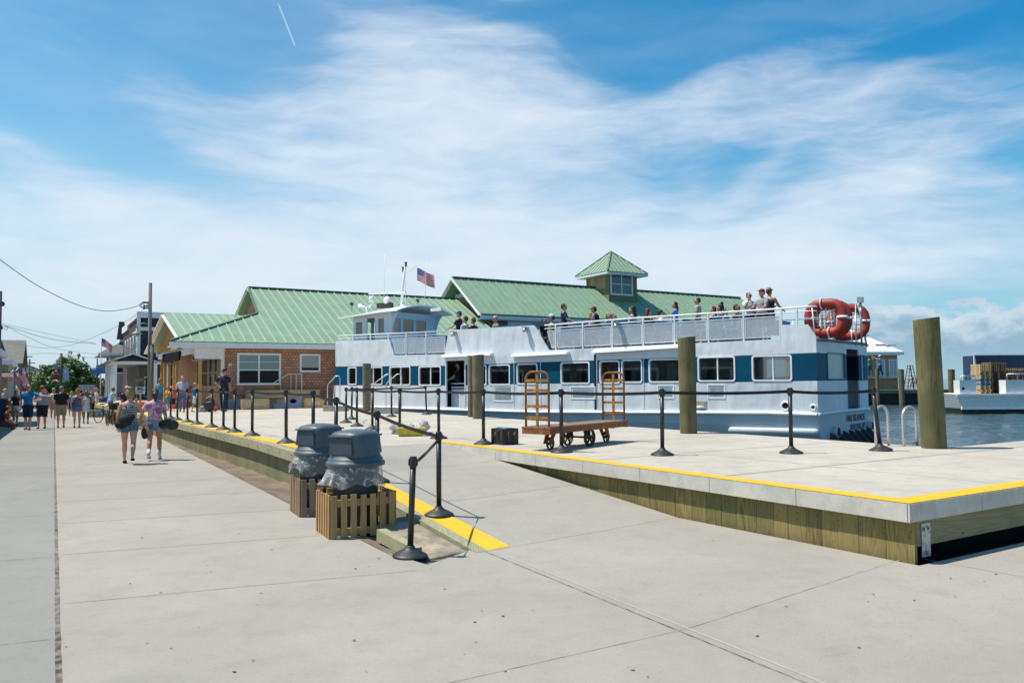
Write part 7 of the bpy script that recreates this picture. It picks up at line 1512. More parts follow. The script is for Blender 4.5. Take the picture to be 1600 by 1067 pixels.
# notice board
o = dp(136, 600, 70); o.z = 0; r = empty('notice_board', o, 0); tag(r, 'brown framed notice board with pinned papers beside the green bush', 'notice board')
def rel(x, y): return dp(x, y, 70) - o
a, c = rel(122.5, 600.8), rel(149, 614.2); b = MB(); b.span((a.x, 0, c.z), (c.x, 0.05, a.z)); b.build('board', mat('board_pale', (0.50, 0.52, 0.50), 0.7), r)
b = MB(); b.span((a.x - 0.06, -0.03, a.z), (c.x + 0.06, 0.08, a.z + 0.1)); b.span((a.x - 0.06, -0.03, 0), (a.x, 0.08, a.z)); b.span((c.x, -0.03, 0), (c.x + 0.06, 0.08, a.z)); b.build('frame', mat('board_frame', (0.10, 0.04, 0.03), 0.7), r)
rn = random.Random(4)
for k in range(10): b = MB(); x = a.x + 0.1 + k * (c.x - a.x - 0.25) / 10; z = c.z + rn.uniform(0.1, 0.45); b.span((x, -0.01, z), (x + 0.11, -0.004, z + 0.16)); b.build('paper', mat('paper_%d' % (k % 4), [(0.6, 0.22, 0.14), (0.3, 0.45, 0.5), (0.62, 0.6, 0.5), (0.35, 0.36, 0.42)][k % 4], 0.8), r)

# ------------------------------------------------------------------ vegetation
def leafmat(name, c1, c2, c3):
    m, t, b = newmat(name); g = t.new('ShaderNodeNewGeometry'); ri = g.outputs['Random Per Island']; n = t.noise(obc(t), 0.8, 3, 0.6)
    c = t.ramp(t.m('ADD', t.m('MULTIPLY', ri, 0.6), t.m('MULTIPLY', n, 0.4)), [(0.2, c1), (0.5, c2), (0.85, c3)]); t.put(b.inputs['Base Color'], c); b.inputs['Roughness'].default_value = 0.55
    b.inputs['Subsurface Weight'].default_value = 0.0; return m
M_LEAF = leafmat('tree_leaves', (0.03, 0.075, 0.018), (0.07, 0.15, 0.03), (0.14, 0.22, 0.045)); M_LEAFB = leafmat('bright_grass_leaves', (0.10, 0.22, 0.02), (0.17, 0.34, 0.03), (0.26, 0.44, 0.05)); M_LEAFG = leafmat('dull_shrub_leaves', (0.035, 0.06, 0.03), (0.07, 0.10, 0.05), (0.13, 0.16, 0.08)); M_BARK = mat('bark', (0.10, 0.08, 0.06), 0.9, var=0.2)
def leaves(b, c, r, n, size, rn, up=0.3):
    for _ in range(n):
        d = Vector((rn.gauss(0, 1), rn.gauss(0, 1), rn.gauss(0, 1))).normalized(); k = rn.uniform(0.45, 1.0) ** 0.5; p = Vector(c) + Vector((d.x * r[0], d.y * r[1], d.z * r[2])) * k
        nn_ = (d + Vector((rn.uniform(-.7, .7), rn.uniform(-.7, .7), rn.uniform(-.3, .9)))).normalized(); t1 = nn_.cross(Vector((0.3, 0.2, 1))).normalized(); t2 = nn_.cross(t1); s = size * rn.uniform(0.6, 1.4)
        b.add([p - t1 * s * .5, p + t2 * s * .35, p + t1 * s * .6, p - t2 * s * .35], [(0, 1, 2, 3)])
def tree(px_, Y, H, W, lab, seed, m=M_LEAF, clumps=60, per=70, leaf=0.22, nm='tree', zb=0.9):
    rn = random.Random(seed); o = dp(px_, 600, Y); o.z = 0; r = empty(nm, o, 0); tag(r, lab, 'tree'); tb = MB()
    tb.tube([(0, 0, -0.1), (0.05, 0, H * 0.25), (0, 0.05, H * 0.5)], [0.26, 0.18, 0.1], 10); cb = MB()
    for k in range(9):
        a = rn.uniform(0, 6.28); e = Vector((math.cos(a) * W * rn.uniform(.3, .55), math.sin(a) * W * rn.uniform(.3, .55), H * rn.uniform(0.45, 0.85))); tb.tube([(0, 0, H * rn.uniform(.15, .4)), e * 0.5 + Vector((0, 0, H * .15)), e], [0.10, 0.06, 0.02], 6)
    tb.build('trunk', M_BARK, r)
    for k in range(clumps):
        a = rn.uniform(0, 6.283); rr = W * math.sqrt(rn.random()) * 0.92; f = rr / W; z0, z1 = zb, H * (1 - 0.55 * f ** 2.2) - 0.35; z = z0 + (z1 - z0) * rn.uniform(0.0, 1) ** 0.7; s = rn.uniform(0.35, 0.75) * W / 3.2; leaves(cb, (rr * math.cos(a), rr * math.sin(a), z), (s, s, s * 0.8), per, leaf, rn)
    for k in range(14):   # loose shoots breaking the outline
        a = rn.uniform(0, 6.283); f = rn.uniform(0.2, 0.95); z1 = H * (1 - 0.55 * f ** 2.2); leaves(cb, (W * f * math.cos(a), W * f * math.sin(a), z1 + rn.uniform(-0.1, 0.35)), (0.14, 0.14, 0.35), 20, leaf * 0.8, rn)
    cb.build('crown', m, r, fix=False); return r
tree(103, 88, 5.2, 3.15, 'broad rounded green tree behind the banner pole', 3, clumps=150, per=110)
tree(78, 92, 4.3, 2.6, 'lower yellowish green tree at the left of the round tree', 5, leafmat('yellow_green_leaves', (0.04, 0.07, 0.015), (0.10, 0.14, 0.03), (0.20, 0.22, 0.06)), 60, 80)
tree(128, 96, 4.0, 2.4, 'dark green tree at the right of the round tree', 8, M_LEAF, 60, 80)
for k, (px_, Y, H, W, lab) in enumerate(((60, 120, 2.6, 3.5, 'dull green shrub far left of the tree'), (152, 100, 2.5, 2.8, 'dull shrub behind the notice board'), (84, 100, 1.7, 3, 'shrub under the round tree'), (134, 104, 2.8, 3.0, 'grey green shrub between tree and porch house'))):
    r = tree(px_, Y, H, W, lab, 20 + k, M_LEAFG, 22, 60, 0.25, 'shrub', 0.3); r['category'] = 'shrub'
for px_, Y, W, H, lab, sd_ in ((109, 66, 0.78, 1.28, 'bright green ornamental grass clump left of the notice board', 31), (153, 68, 0.4, 1.15, 'bright green grass clump right of the notice board', 32), (70, 75, 0.6, 1.1, 'bright green bush left of the banner pole', 33)):
    rn = random.Random(sd_); o = dp(px_, 600, Y); o.z = 0; b = MB()
    for k in range(900):
        a = rn.uniform(0, 6.28); rr = W * math.sqrt(rn.random()); base = Vector((rr * math.cos(a) * 0.5, rr * math.sin(a) * 0.5, 0)); tip = Vector((rr * 1.25 * math.cos(a), rr * 1.25 * math.sin(a), H * (1 - 0.4 * (rr / W) ** 2) * rn.uniform(.85, 1.02))); mid = (base + tip) / 2 + Vector((0, 0, 0.18)); w = Vector((-math.sin(a + 1), math.cos(a + 1), 0)) * 0.022
        b.add([base - w, base + w, mid + w, mid - w], [(0, 1, 2, 3)]); b.add([mid - w, mid + w, tip], [(0, 1, 2)])
    q = b.build('ornamental_grass', M_LEAFB, fix=False); q.location = o; tag(q, lab, 'ornamental grass')
# far low treeline closing the view at the end of the street
rn = random.Random(77); b = MB()
for k in range(120): x = -165 + k * 1.05; leaves(b, (x, 215 + rn.uniform(-8, 8), 1.6), (2.0, 2.0, 1.5 + rn.random() * 1.6), 40, 0.9, rn)
q = b.build('treeline', M_LEAFG, fix=False); q['kind'] = 'stuff'; q['label'] = 'far hazy green treeline at the end of the street'; q['category'] = 'treeline'

# ------------------------------------------------------------------ street clutter on the left
def flag_on_pole(px0, py0, px1, py1, Y, lab, seed, W=1.0, H=0.62, droop=0.5):
    a, c = dp(px0, py0, Y), dp(px1, py1, Y); b = MB(); b.tube([Vector((0, 0, 0)), c - a], 0.018, 6); q = b.build('flag_pole', M_GALV); q.location = a; tag(q, 'slanted flag pole holding ' + lab, 'flag pole', 'slanted flag poles')
    us_flag(c - (c - a) * 0.05, Vector((0.8, 0.2, 0)).normalized(), (-droop,), W, H, 0.2, lab, seed=seed)
flag_on_pole(8, 590, 22, 578, 40, 'the leftmost american flag drooping over the street', 2, 0.30, 0.50, 1.3); flag_on_pole(12, 591, 30, 574, 42, 'the middle american flag with a blue canton', 3, 0.42, 0.5, 0.9); flag_on_pole(16, 592, 37, 581, 44, 'the lowest american flag of the left group', 4, 0.36, 0.75, 1.2)
o = dp(156.8, 600, 82); fp_ = upole(157, 524, 82, 0.045, 'thin white flag mast before the hip roofed house', M_TRIMB); us_flag(dp(157.3, 527, 82), Vector((1, 0, 0)), (-0.5,), 1.2, 0.8, 0.2, 'small american flag on the thin mast by the hip roofed house', seed=5)
# mailbox
mb_o = gp(0, 663.5, 0); r = empty('mailbox', mb_o, SF - math.pi / 2); tag(r, 'dark blue street mailbox cut by the left edge of the photo', 'mailbox'); M_NAVY = mat('mailbox_blue', (0.012, 0.035, 0.11), 0.4)
b = MB(); b.span((-0.28, 0, 0.12), (0.28, 0.55, 0.95)); n = 10; b.prism([(-0.28, 0.0, 0.951)] + [(-0.28, 0.275 - 0.275 * math.cos(math.pi * k / n), 0.951 + 0.24 * math.sin(math.pi * k / n)) for k in range(n + 1)] + [(-0.28, 0.55, 0.951)], (0.56, 0, 0)); b.build('box_body', M_NAVY, r, bevel=0.01)
b = MB(); [b.span((x, y, 0), (x + 0.05, y + 0.05, 0.119)) for x in (-0.27, 0.22) for y in (0.01, 0.49)]; b.build('feet', M_NAVY, r); b = MB(); b.span((-0.2, -0.02, 0.97), (0.2, -0.001, 1.06)); b.build('hatch', M_NAVY, r)
# sandwich post sign, white and yellow upright by the flags
o = gp(27.5, 650, 0); b = MB(); b.lathe([(0.11, 0), (0.11, 2.2)], n=10); q = b.build('bollard_sign', mat('pale_yellow', (0.72, 0.74, 0.42), 0.6)); q.location = dp(27.5, 600, 46); q.location.z = 0; tag(q, 'pale yellow and white upright post behind the man in blue', 'post')
# blue recycling tub, concrete planter, orange barrels, bicycles
def tub(px_, Y, r_, H, m, lab, nm='recycling_bin', cat='bin'):
    o = dp(px_, 600, Y); o.z = 0; b = MB(); b.lathe([(r_ * 0.85, 0), (r_, H * 0.9), (r_ * 1.12, H * 0.9), (r_ * 1.12, H), (r_ * 0.9, H), (r_ * 0.8, H * 0.7), (0, H * 0.7)], n=20); q = b.build(nm, m); q.location = o; tag(q, lab, cat); return q
tub(161, 52, 0.28, 1.0, mat('tub_blue', (0.02, 0.09, 0.32), 0.45), 'bright blue recycling bin left of the seated cyclist')
M_ORNG = mat('safety_orange', (0.75, 0.13, 0.03), 0.5)
for px_, Y, lab in ((222.5, 33.6, 'orange traffic barrel directly under the detour sign'), (213, 34.2, 'red orange barrel left of the detour sign post'), (272, 37.5, 'orange barrier drum behind the belt stanchions, left'), (290, 39, 'orange barrier drum near the bald man')):
    q = tub(px_, Y, 0.26, 1.05, M_ORNG, lab, 'traffic_barrel', 'traffic barrel'); 
    if Y > 36: q.location.z = DZ
    b = MB()
    for z in (0.3, 0.6): b.lathe([(0.262, z), (0.268, z + 0.12)], n=20)
    b.build('reflective_band', M_TRIMB, q)
b = MB(); b.box((0, 0, 0.2), (0.9, 0.4, 0.4)); q = b.build('planter_block', M_CONC, bevel=0.03); q.location = dp(154, 600, 44); q.location.z = 0; tag(q, 'grey concrete block under the blue recycling bin', 'planter block')
def bicycle(loc, ang, lab, m):
    r = empty('bicycle', loc, ang); tag(r, lab, 'bicycle'); R_ = 0.33
    for x in (-0.5, 0.5):
        n = 26; b = MB(); b.tube([(x + R_ * math.cos(t), 0, R_ + R_ * math.sin(t)) for t in [2 * math.pi * k / n for k in range(n)]], 0.02, 6, closed=True)
        for k in range(10): t = 2 * math.pi * k / 10; b.tube([(x, 0, R_), (x + R_ * math.cos(t), 0, R_ + R_ * math.sin(t))], 0.0025, 3)
        b.build('wheel', M_BLK, r)
    b = MB()
    for a, c in (((-0.5, 0, R_), (-0.1, 0, 0.3)), ((-0.1, 0, 0.3), (-0.22, 0, 0.82)), ((-0.5, 0, R_), (-0.2, 0, 0.72)), ((-0.2, 0, 0.72), (0.36, 0, 0.78)), ((-0.1, 0, 0.3), (0.36, 0, 0.68)), ((0.34, 0, 0.92), (0.5, 0, R_))): b.tube([a, c], 0.016, 6)
    b.build('frame', m, r); b = MB(); b.box((-0.24, 0, 0.86), (0.24, 0.14, 0.05)); b.build('saddle', M_BLK, r, bevel=0.02); b = MB(); b.tube([(0.28, -0.28, 0.98), (0.34, -0.1, 0.95), (0.34, 0.1, 0.95), (0.28, 0.28, 0.98)], 0.014, 6); b.build('handlebar', M_BLK, r)
    b = MB(); b.box((0.62, 0, 0.78), (0.26, 0.34, 0.24)); b.build('basket', M_BLK, r)
bicycle(gp(172, 664), R(105), 'black bicycle with a basket seen end on beside the sidewalk', M_BLK); bicycle(gp(165, 659), R(80), 'second dark bicycle behind the first by the blue bin', M_BLK)
b = MB(); b.box((0, 0, 0.22), (0.34, 0.26, 0.42)); q = b.build('cardboard_box', mat('cardboard', (0.36, 0.22, 0.12), 0.9)); q.location = gp(174, 662); tag(q, 'brown cardboard box standing by the bicycle wheel', 'box')
# folded luggage, bags by the boy and policeman
for k, (px_, py_, m, s, lab) in enumerate(((319, 643.5, mat('grey_bag', (0.28, 0.29, 0.30), 0.7), 0.34, 'grey duffel bag on the dock left of the backpack'), (327, 643.5, M_BLK, 0.40, 'black backpack on the dock right of the boy in blue'), (312.5, 643.5, mat('white_bag', (0.6, 0.6, 0.58), 0.7), 0.26, 'white plastic bag at the feet of the boy in blue'), (336, 642.5, mat('red_cloth', (0.5, 0.06, 0.03), 0.8), 0.24, 'orange red cloth heap beside the black backpack'))):
    lump('luggage', gp(px_, py_, DZ), (s * .55, s * 0.4, s * (0.75 if k == 1 else 0.4)), 0.4 * k, m, lab, 'luggage', 40 + k, 0.2)

# ------------------------------------------------------------------ far pier with pavilion, on the right
FPO = dp(1350, 620, 70.0); FPO.z = 0; FP = Frame(FPO, math.radians(6)); fp = empty('far_pier', FPO, FP.a); tag(fp, 'dark timber pier across the basin behind the ferry stern', 'pier')
M_PIERD = mat('dark_pier_timber', (0.035, 0.04, 0.04), 0.9, var=0.3); M_PIERG = mat('green_pier_edge', (0.16, 0.19, 0.15), 0.85, var=0.15)
pz = FP.onY(1420, 609, 0)[1]; pz2 = FP.onY(1420, 614.5, 0)[1]; xr_ = FP.onY(1492, 610, 0)[0]; zb = WZ
b = MB(); b.span((-14, 0, pz2), (xr_, 12, pz)); b.build('pier_deck', M_PIERG, fp); b = MB(); b.span((-14, 0.2, WZ - 0.5), (xr_ - 0.1, 11.8, pz2 - 0.001)); b.build('pier_skirt', M_PIERD, fp)
for px_, w_, yt in ((1371, 5, 576), (1408.5, 8, 577), (1487, 9, 577), (1438, 6, 578)):
    x = FP.onY(px_, 600, -0.3)[0]; zt_ = FP.onY(px_, yt, -0.3)[1]; p = FP.o + FP.X * x - FP.Y * 0.3; q = pile(0, 0, zt_, w_, (0, 0), M_PILEG if px_ < 1480 else M_PILE, {1371: 'far pier pile nearest the ferry stern', 1408.5: 'thick dark pile at the pavilion corner', 1487: 'pile at the outer end of the far pier', 1438: 'far pier pile hidden by the thick dock pile'}[px_], grp='piles of the far pier', loc=(p.x, p.y, 0))
PVX = FP.onY(1402.5, 580, 3.0)[0]; pv = empty('pavilion', FP.o + FP.X * PVX + FP.Y * 3.0 + Vector((0, 0, pz)), FP.a); tag(pv, 'unfinished plywood pavilion with white underlayment on its hip roof', 'building')
Fv = Frame(pv.location, FP.a); ez = Fv.onY(1405, 549.5, -0.8)[1]; ex = Fv.onY(1412.5, 549.5, -0.8)[0]; PW = 7.5
b = MB(); b.span((-PW, 0, 0), (0, 7, ez - 0.1)); b.build('plywood_wall', M_OSB, pv)
apz = Fv.onY(1354, 515, 2)[1] + 0.3; p = [Vector((ex, -0.8, ez)), Vector((ex, 7.8, ez)), Vector((-PW - ex, 7.8, ez)), Vector((-PW - ex, -0.8, ez))]; r0, r1 = Vector((-PW * 0.62, 3.5, apz)), Vector((-PW * 0.40, 3.5, apz))
def tarp():
    m, t, b = newmat('roof_underlayment'); x, y, z = t.xyz(obc(t)); v = t.comb(t.m('MULTIPLY', x, 2.2), t.m('MULTIPLY', t.m('ADD', y, z), 2.6), 0); vo = t.new('ShaderNodeTexVoronoi'); t.put(vo.inputs['Vector'], v); vo.inputs['Scale'].default_value = 1.0
    c = t.mix(t.m('LESS_THAN', vo.outputs['Distance'], 0.26), (0.72, 0.74, 0.76), (0.20, 0.32, 0.55)); t.put(b.inputs['Base Color'], c); b.inputs['Roughness'].default_value = 0.5; return m
M_TARP = tarp(); b = MB(); b.add([p[3], p[0], r1, r0], [(0, 1, 2, 3)]); b.add([p[0], p[1], r1], [(0, 1, 2)]); b.add([p[1], p[2], r0, r1], [(0, 1, 2, 3)]); b.add([p[2], p[3], r0], [(0, 1, 2)]); b.build('hip_roof', M_TARP, pv)
b = MB(); b.span((-PW - ex, -0.8, ez - 0.28), (ex, 7.8, ez - 0.01)); b.build('eave', M_TRIMB, pv)
b = MB(); rn = random.Random(9)
for (x0, f) in ((-1.9, 0.25), (-3.6, 0.25), (-5.5, 0.5), (-2.7, 0.62), (-4.0, 0.78), (-1.0, 0.22)): b.bar(Vector((x0, -0.8 + 4.3 * f, ez + (apz - ez) * f + 0.06)), Vector((x0 + 1.0, -0.8 + 4.3 * f, ez + (apz - ez) * f + 0.06)), 0.14, 0.06)
b.build('roof_cleat_boards', mat('cleat_boards', (0.30, 0.25, 0.20), 0.9), pv)
for (x0, x1) in ((1371, 1381), (1390.5, 1400.5)): a, c = Fv.onY(x0, 570, 0)[0], Fv.onY(x1, 570, 0)[0]; z0_, z1_ = Fv.onY(1395, 586, 0)[1], Fv.onY(1395, 563, 0)[1]; window(pv, lambda u, v, d: Vector((u, -d, v)), a, c, z0_, z1_, m=M_TRIMB, fr=0.12, mull=(0.5,), gm=mat('blind_grey', (0.45, 0.50, 0.54), 0.5))
b = MB(); z_ = Fv.onY(1385, 589, -0.6)[1]; b.span((-PW, -0.7, z_ - 0.08), (0.2, -0.02, z_)); b.build('scaffold_plank', M_TRIMB, pv)
# step ladder
lo = FP.o + FP.X * FP.onY(1423, 600, 2)[0] + FP.Y * 2; lo.z = pz; r = empty('step_ladder', lo, 0.2); tag(r, 'red step ladder standing on the far pier right of the pavilion', 'step ladder'); lh = FP.onY(1421, 571, 2)[1] - pz; M_RED = mat('ladder_red', (0.22, 0.05, 0.05), 0.6)
b = MB()
for y in (-0.28, 0.28):
    for sg in (-1, 1): b.bar((sg * 0.55, y, 0), (sg * 0.12, y * 0.55, lh), 0.07, 0.05)
b.build('ladder_rails', M_RED, r); b = MB()
for k in range(1, 7): f = k / 7; b.bar((-0.55 + 0.43 * f, -0.28 + .12 * f, lh * f), (-0.55 + 0.43 * f, 0.28 - .12 * f, lh * f), 0.09, 0.04); b.bar((0.55 - 0.43 * f, -0.28 + .12 * f, lh * f), (0.55 - 0.43 * f, 0.28 - .12 * f, lh * f), 0.04, 0.03)
b.bar((-0.2, 0, lh), (0.2, 0, lh), 0.35, 0.05); b.bar((-0.5, -0.25, lh * 0.15), (0.5, -0.25, lh * 0.15), 0.03, 0.03); b.build('rungs', M_RED, r)

# ------------------------------------------------------------------ freight barge with pallets at the right edge
BY = 52.0; bo = dp(1500, 640, BY); bo.z = WZ; Fb = Frame(bo, R(-3)); bg = empty('freight_boat', bo, Fb.a); tag(bg, 'white flat decked freight boat with a navy cargo shelter', 'boat')
dzb = Fb.onY(1540, 615.5, 0)[1]; x0b = Fb.onY(1494.5, 616, 0)[0]; zs = Fb.onY(1540, 638, 0)[1]
M_BOATW = mat('boat_white', (0.72, 0.73, 0.72), 0.4, var=0.05); M_BOATN = mat('boat_navy', (0.01, 0.035, 0.10), 0.45)
L = 12.0; WB = 5.0
b = MB(); b.hexa([(x0b + 0.35, 0.1, zs), (L, 0.1, zs), (L, WB, zs), (x0b + 0.35, WB, zs), (x0b, 0, dzb), (L, 0, dzb), (L, WB, dzb), (x0b, WB, dzb)]); b.build('hull_side', M_BOATW, bg)
b = MB(); b.hexa([(x0b + 0.55, 0.25, -0.5), (L, 0.25, -0.5), (L, WB - .2, -0.5), (x0b + 0.55, WB - .2, -0.5), (x0b + 0.36, 0.12, zs - 0.001), (L, 0.12, zs - 0.001), (L, WB - .02, zs - 0.001), (x0b + 0.36, WB - .02, zs - 0.001)]); b.build('waterline_hull', mat('boot_black', (0.03, 0.032, 0.025), 0.6), bg)
b = MB(); b.bar((x0b - 0.02, -0.04, dzb - 0.06), (L, -0.04, dzb - 0.06), 0.12, 0.14); b.bar((x0b + 0.3, 0.03, zs + 0.02), (L, 0.03, zs + 0.02), 0.14, 0.16); b.build('rub_rails', M_FT, bg)
def bx_(x0, x1, y0, y1, yl): a, c = Fb.onY(x0, 600, yl)[0], Fb.onY(x1, 600, yl)[0]; return a, c, Fb.onY((x0 + x1) / 2, y1, yl)[1], Fb.onY((x0 + x1) / 2, y0, yl)[1]
a = bx_(1499.5, 1525, 594, 614, 0.1); b = MB(); b.span((a[0], 0.1, dzb), (a[1], 0.9, a[3])); b.build('bulwark_locker', M_BOATW, bg)
a = bx_(1571.5, 1640, 593.5, 614, 0.1); b = MB(); b.span((a[0], 0.1, dzb), (a[1], 0.9, a[3])); b.build('bulwark_locker', M_BOATW, bg)
b = MB()
for (x0, x1, y0) in ((1502, 1524, 587), (1574, 1640, 584)):
    a = bx_(x0, x1, y0, 594, 0.15); b.tube([(a[0], 0.15, a[3]), (a[1], 0.15, a[3])], 0.03, 6); n = 4
    for k in range(n + 1): x = a[0] + (a[1] - a[0]) * k / n; b.tube([(x, 0.15, a[2] - 0.1), (x, 0.15, a[3])], 0.025, 6)
    b.build('deck_rail', M_GALV, bg); b = MB()
a = bx_(1523, 1650, 555, 614, 3.4); b = MB(); b.span((a[0], 3.4, dzb), (a[1], 4.9, a[3])); b.build('cargo_shelter', M_BOATN, bg)
b = MB(); b.hexa([(a[0] - 0.03, 3.3, dzb), (a[0] + 0.35, 3.3, dzb), (a[0] + 0.35, 3.39, dzb), (a[0] - 0.03, 3.39, dzb), (a[0] - 0.03, 3.3, a[3]), (a[0] + 0.02, 3.3, a[3]), (a[0] + 0.02, 3.39, a[3]), (a[0] - 0.03, 3.39, a[3])]); b.bar((a[0] - 0.05, 3.3, a[3] + 0.03), (a[1], 3.3, a[3] + 0.03), 0.2, 0.06); b.build('shelter_trim', M_BOATW, bg)
x, z = Fb.onY(1505, 607, 0.09); b = MB(); b.tube([(x, 0.1, z), (x, 0.06, z)], 0.09, 12); b.build('fairlead', M_BOATN, bg)
M_PAL = mat('pallet_wood', (0.56, 0.40, 0.22), 0.85, c2=(0.42, 0.28, 0.14), scale=5); M_PALD = mat('old_pallet_wood', (0.20, 0.13, 0.09), 0.9, c2=(0.13, 0.085, 0.06), scale=5); M_PALB = mat('blue_pallet', (0.03, 0.20, 0.48), 0.6)
def pallet_mesh(m):
    b = MB(); W = 1.0; D = 1.2
    for k in range(6): b.span((-W / 2, -D / 2 + k * (D - 0.12) / 5, 0.115), (W / 2, -D / 2 + 0.12 + k * (D - 0.12) / 5, 0.135))
    for x in (-W / 2, -0.05, W / 2 - 0.1): b.span((x, -D / 2, 0.02), (x + 0.1, D / 2, 0.114))
    for k in range(3): b.span((-W / 2, -D / 2 + k * (D - 0.12) / 2, 0.0), (W / 2, -D / 2 + 0.12 + k * (D - 0.12) / 2, 0.019))
    o = b.build('pallet', m); return o
pal = {}; tot_ = 0
for (px_, yl, ytop, ms, nm, sc) in ((1538.5, 0.9, 566, 'pppppppbpbppppp', 'light left stack', 0.66), (1560, 1.5, 564.5, 'dddddddddddddddd', 'tall dark middle stack', 1.0), (1582, 1.9, 574, 'pdbdddddddddddd', 'low stack beside the rail', 0.9), (1597, 1.9, 574, 'pdbdddddddddddd', 'low stack cut by the photo edge', 0.9)):
    a = Fb.onY(px_, ytop, yl); n = int((a[1] - dzb) / 0.14); 
    for k in range(n):
        c = ms[min(len(ms) - 1, n - 1 - k)]; kk = {'p': M_PAL, 'd': M_PALD, 'b': M_PALB}[c]
        if c not in pal: pal[c] = pallet_mesh(kk); o_ = pal[c]
        else: o_ = pal[c].copy(); COL.objects.link(o_)
        o_.location = Fb.o + Fb.X * (a[0] + random.uniform(-.03, .03)) + Fb.Y * (yl + 0.6) + Vector((0, 0, dzb + 0.001 + k * 0.14)); o_.rotation_euler = (0, 0, Fb.a + random.uniform(-.04, .04)); o_.scale = (sc, 1, 1)
        pos_ = 'topmost pallet' if k == n - 1 else ('bottom pallet' if k == 0 else {'p': 'light wooden pallet', 'd': 'dark wooden pallet', 'b': 'blue pallet'}[c] + ', %s from the deck,' % ['first', 'second', 'third', 'fourth', 'fifth', 'sixth', 'seventh', 'eighth', 'ninth', 'tenth', 'eleventh', 'twelfth', 'thirteenth', 'fourteenth', 'fifteenth', 'sixteenth', 'seventeenth', 'eighteenth', 'nineteenth', 'twentieth'][k]); tag(o_, pos_ + ' of the ' + nm, 'pallet', 'pallets stacked on the freight boat')
# ------------------------------------------------------------------ people
SKINS = {'fair': (0.60, 0.33, 0.23), 'tan': (0.46, 0.24, 0.15), 'pink': (0.62, 0.28, 0.20), 'dark': (0.20, 0.10, 0.06), 'mid': (0.40, 0.22, 0.14)}
def skin(k):
    n = 'skin_' + k
    if n in MATS: return MATS[n]
    m, t, b = newmat(n); c = SKINS[k]; nn_ = t.noise(obc(t), 9, 3); t.put(b.inputs['Base Color'], t.ramp(nn_, [(0.3, tuple(v * 0.88 for v in c)), (0.7, c)])); b.inputs['Roughness'].default_value = 0.5; b.inputs['Subsurface Weight'].default_value = 0.08; b.inputs['Subsurface Radius'].default_value = (0.02, 0.008, 0.004); return m
def cloth(name, c, c2=None, scale=7, rough=0.85):
    if name in MATS: return MATS[name]
    m, t, b = newmat(name); v = obc(t); n = t.noise(v, scale, 4, 0.6); c2 = c2 or tuple(k * 0.75 for k in c); t.put(b.inputs['Base Color'], t.ramp(n, [(0.42, c2), (0.58, c)])); b.inputs['Roughness'].default_value = rough
    f = t.noise(v, 7, 3, 0.5, 1.0); t.put(b.inputs['Normal'], t.bump(f, 0.6, 0.04)); return m
M_DENIM = cloth('denim', (0.10, 0.19, 0.30), (0.06, 0.12, 0.20), 20); M_DENIML = cloth('light_denim', (0.26, 0.38, 0.48), (0.16, 0.26, 0.36), 20); M_NVY = cloth('navy_cloth', (0.012, 0.018, 0.045)); M_BLKC = cloth('black_cloth', (0.014, 0.014, 0.016)); M_WHTC = cloth('white_cloth', (0.68, 0.68, 0.66), (0.55, 0.55, 0.55)); M_KHA = cloth('khaki_cloth', (0.36, 0.29, 0.20)); M_GRYC = cloth('grey_cloth', (0.33, 0.33, 0.34))
HAIRC = {'brown': (0.06, 0.032, 0.018), 'black': (0.012, 0.010, 0.009), 'blond': (0.36, 0.22, 0.09), 'red': (0.20, 0.065, 0.02), 'grey': (0.22, 0.20, 0.19), 'white': (0.55, 0.54, 0.52), 'auburn': (0.11, 0.045, 0.02)}
def loft(b, rings, n=16, M=None):
    vs = []
    for cx_, cy_, cz_, rx, ry in rings:
        for k in range(n): a = 2 * math.pi * k / n; p = Vector((cx_ + rx * math.cos(a), cy_ + ry * math.sin(a), cz_)); vs.append(M @ p if M else p)
    f = [(i * n + k, i * n + (k + 1) % n, (i + 1) * n + (k + 1) % n, (i + 1) * n + k) for i in range(len(rings) - 1) for k in range(n)]; N = len(rings)
    f += [tuple(range(n))[::-1], tuple((N - 1) * n + k for k in range(n))]; b.add(vs, f, True)
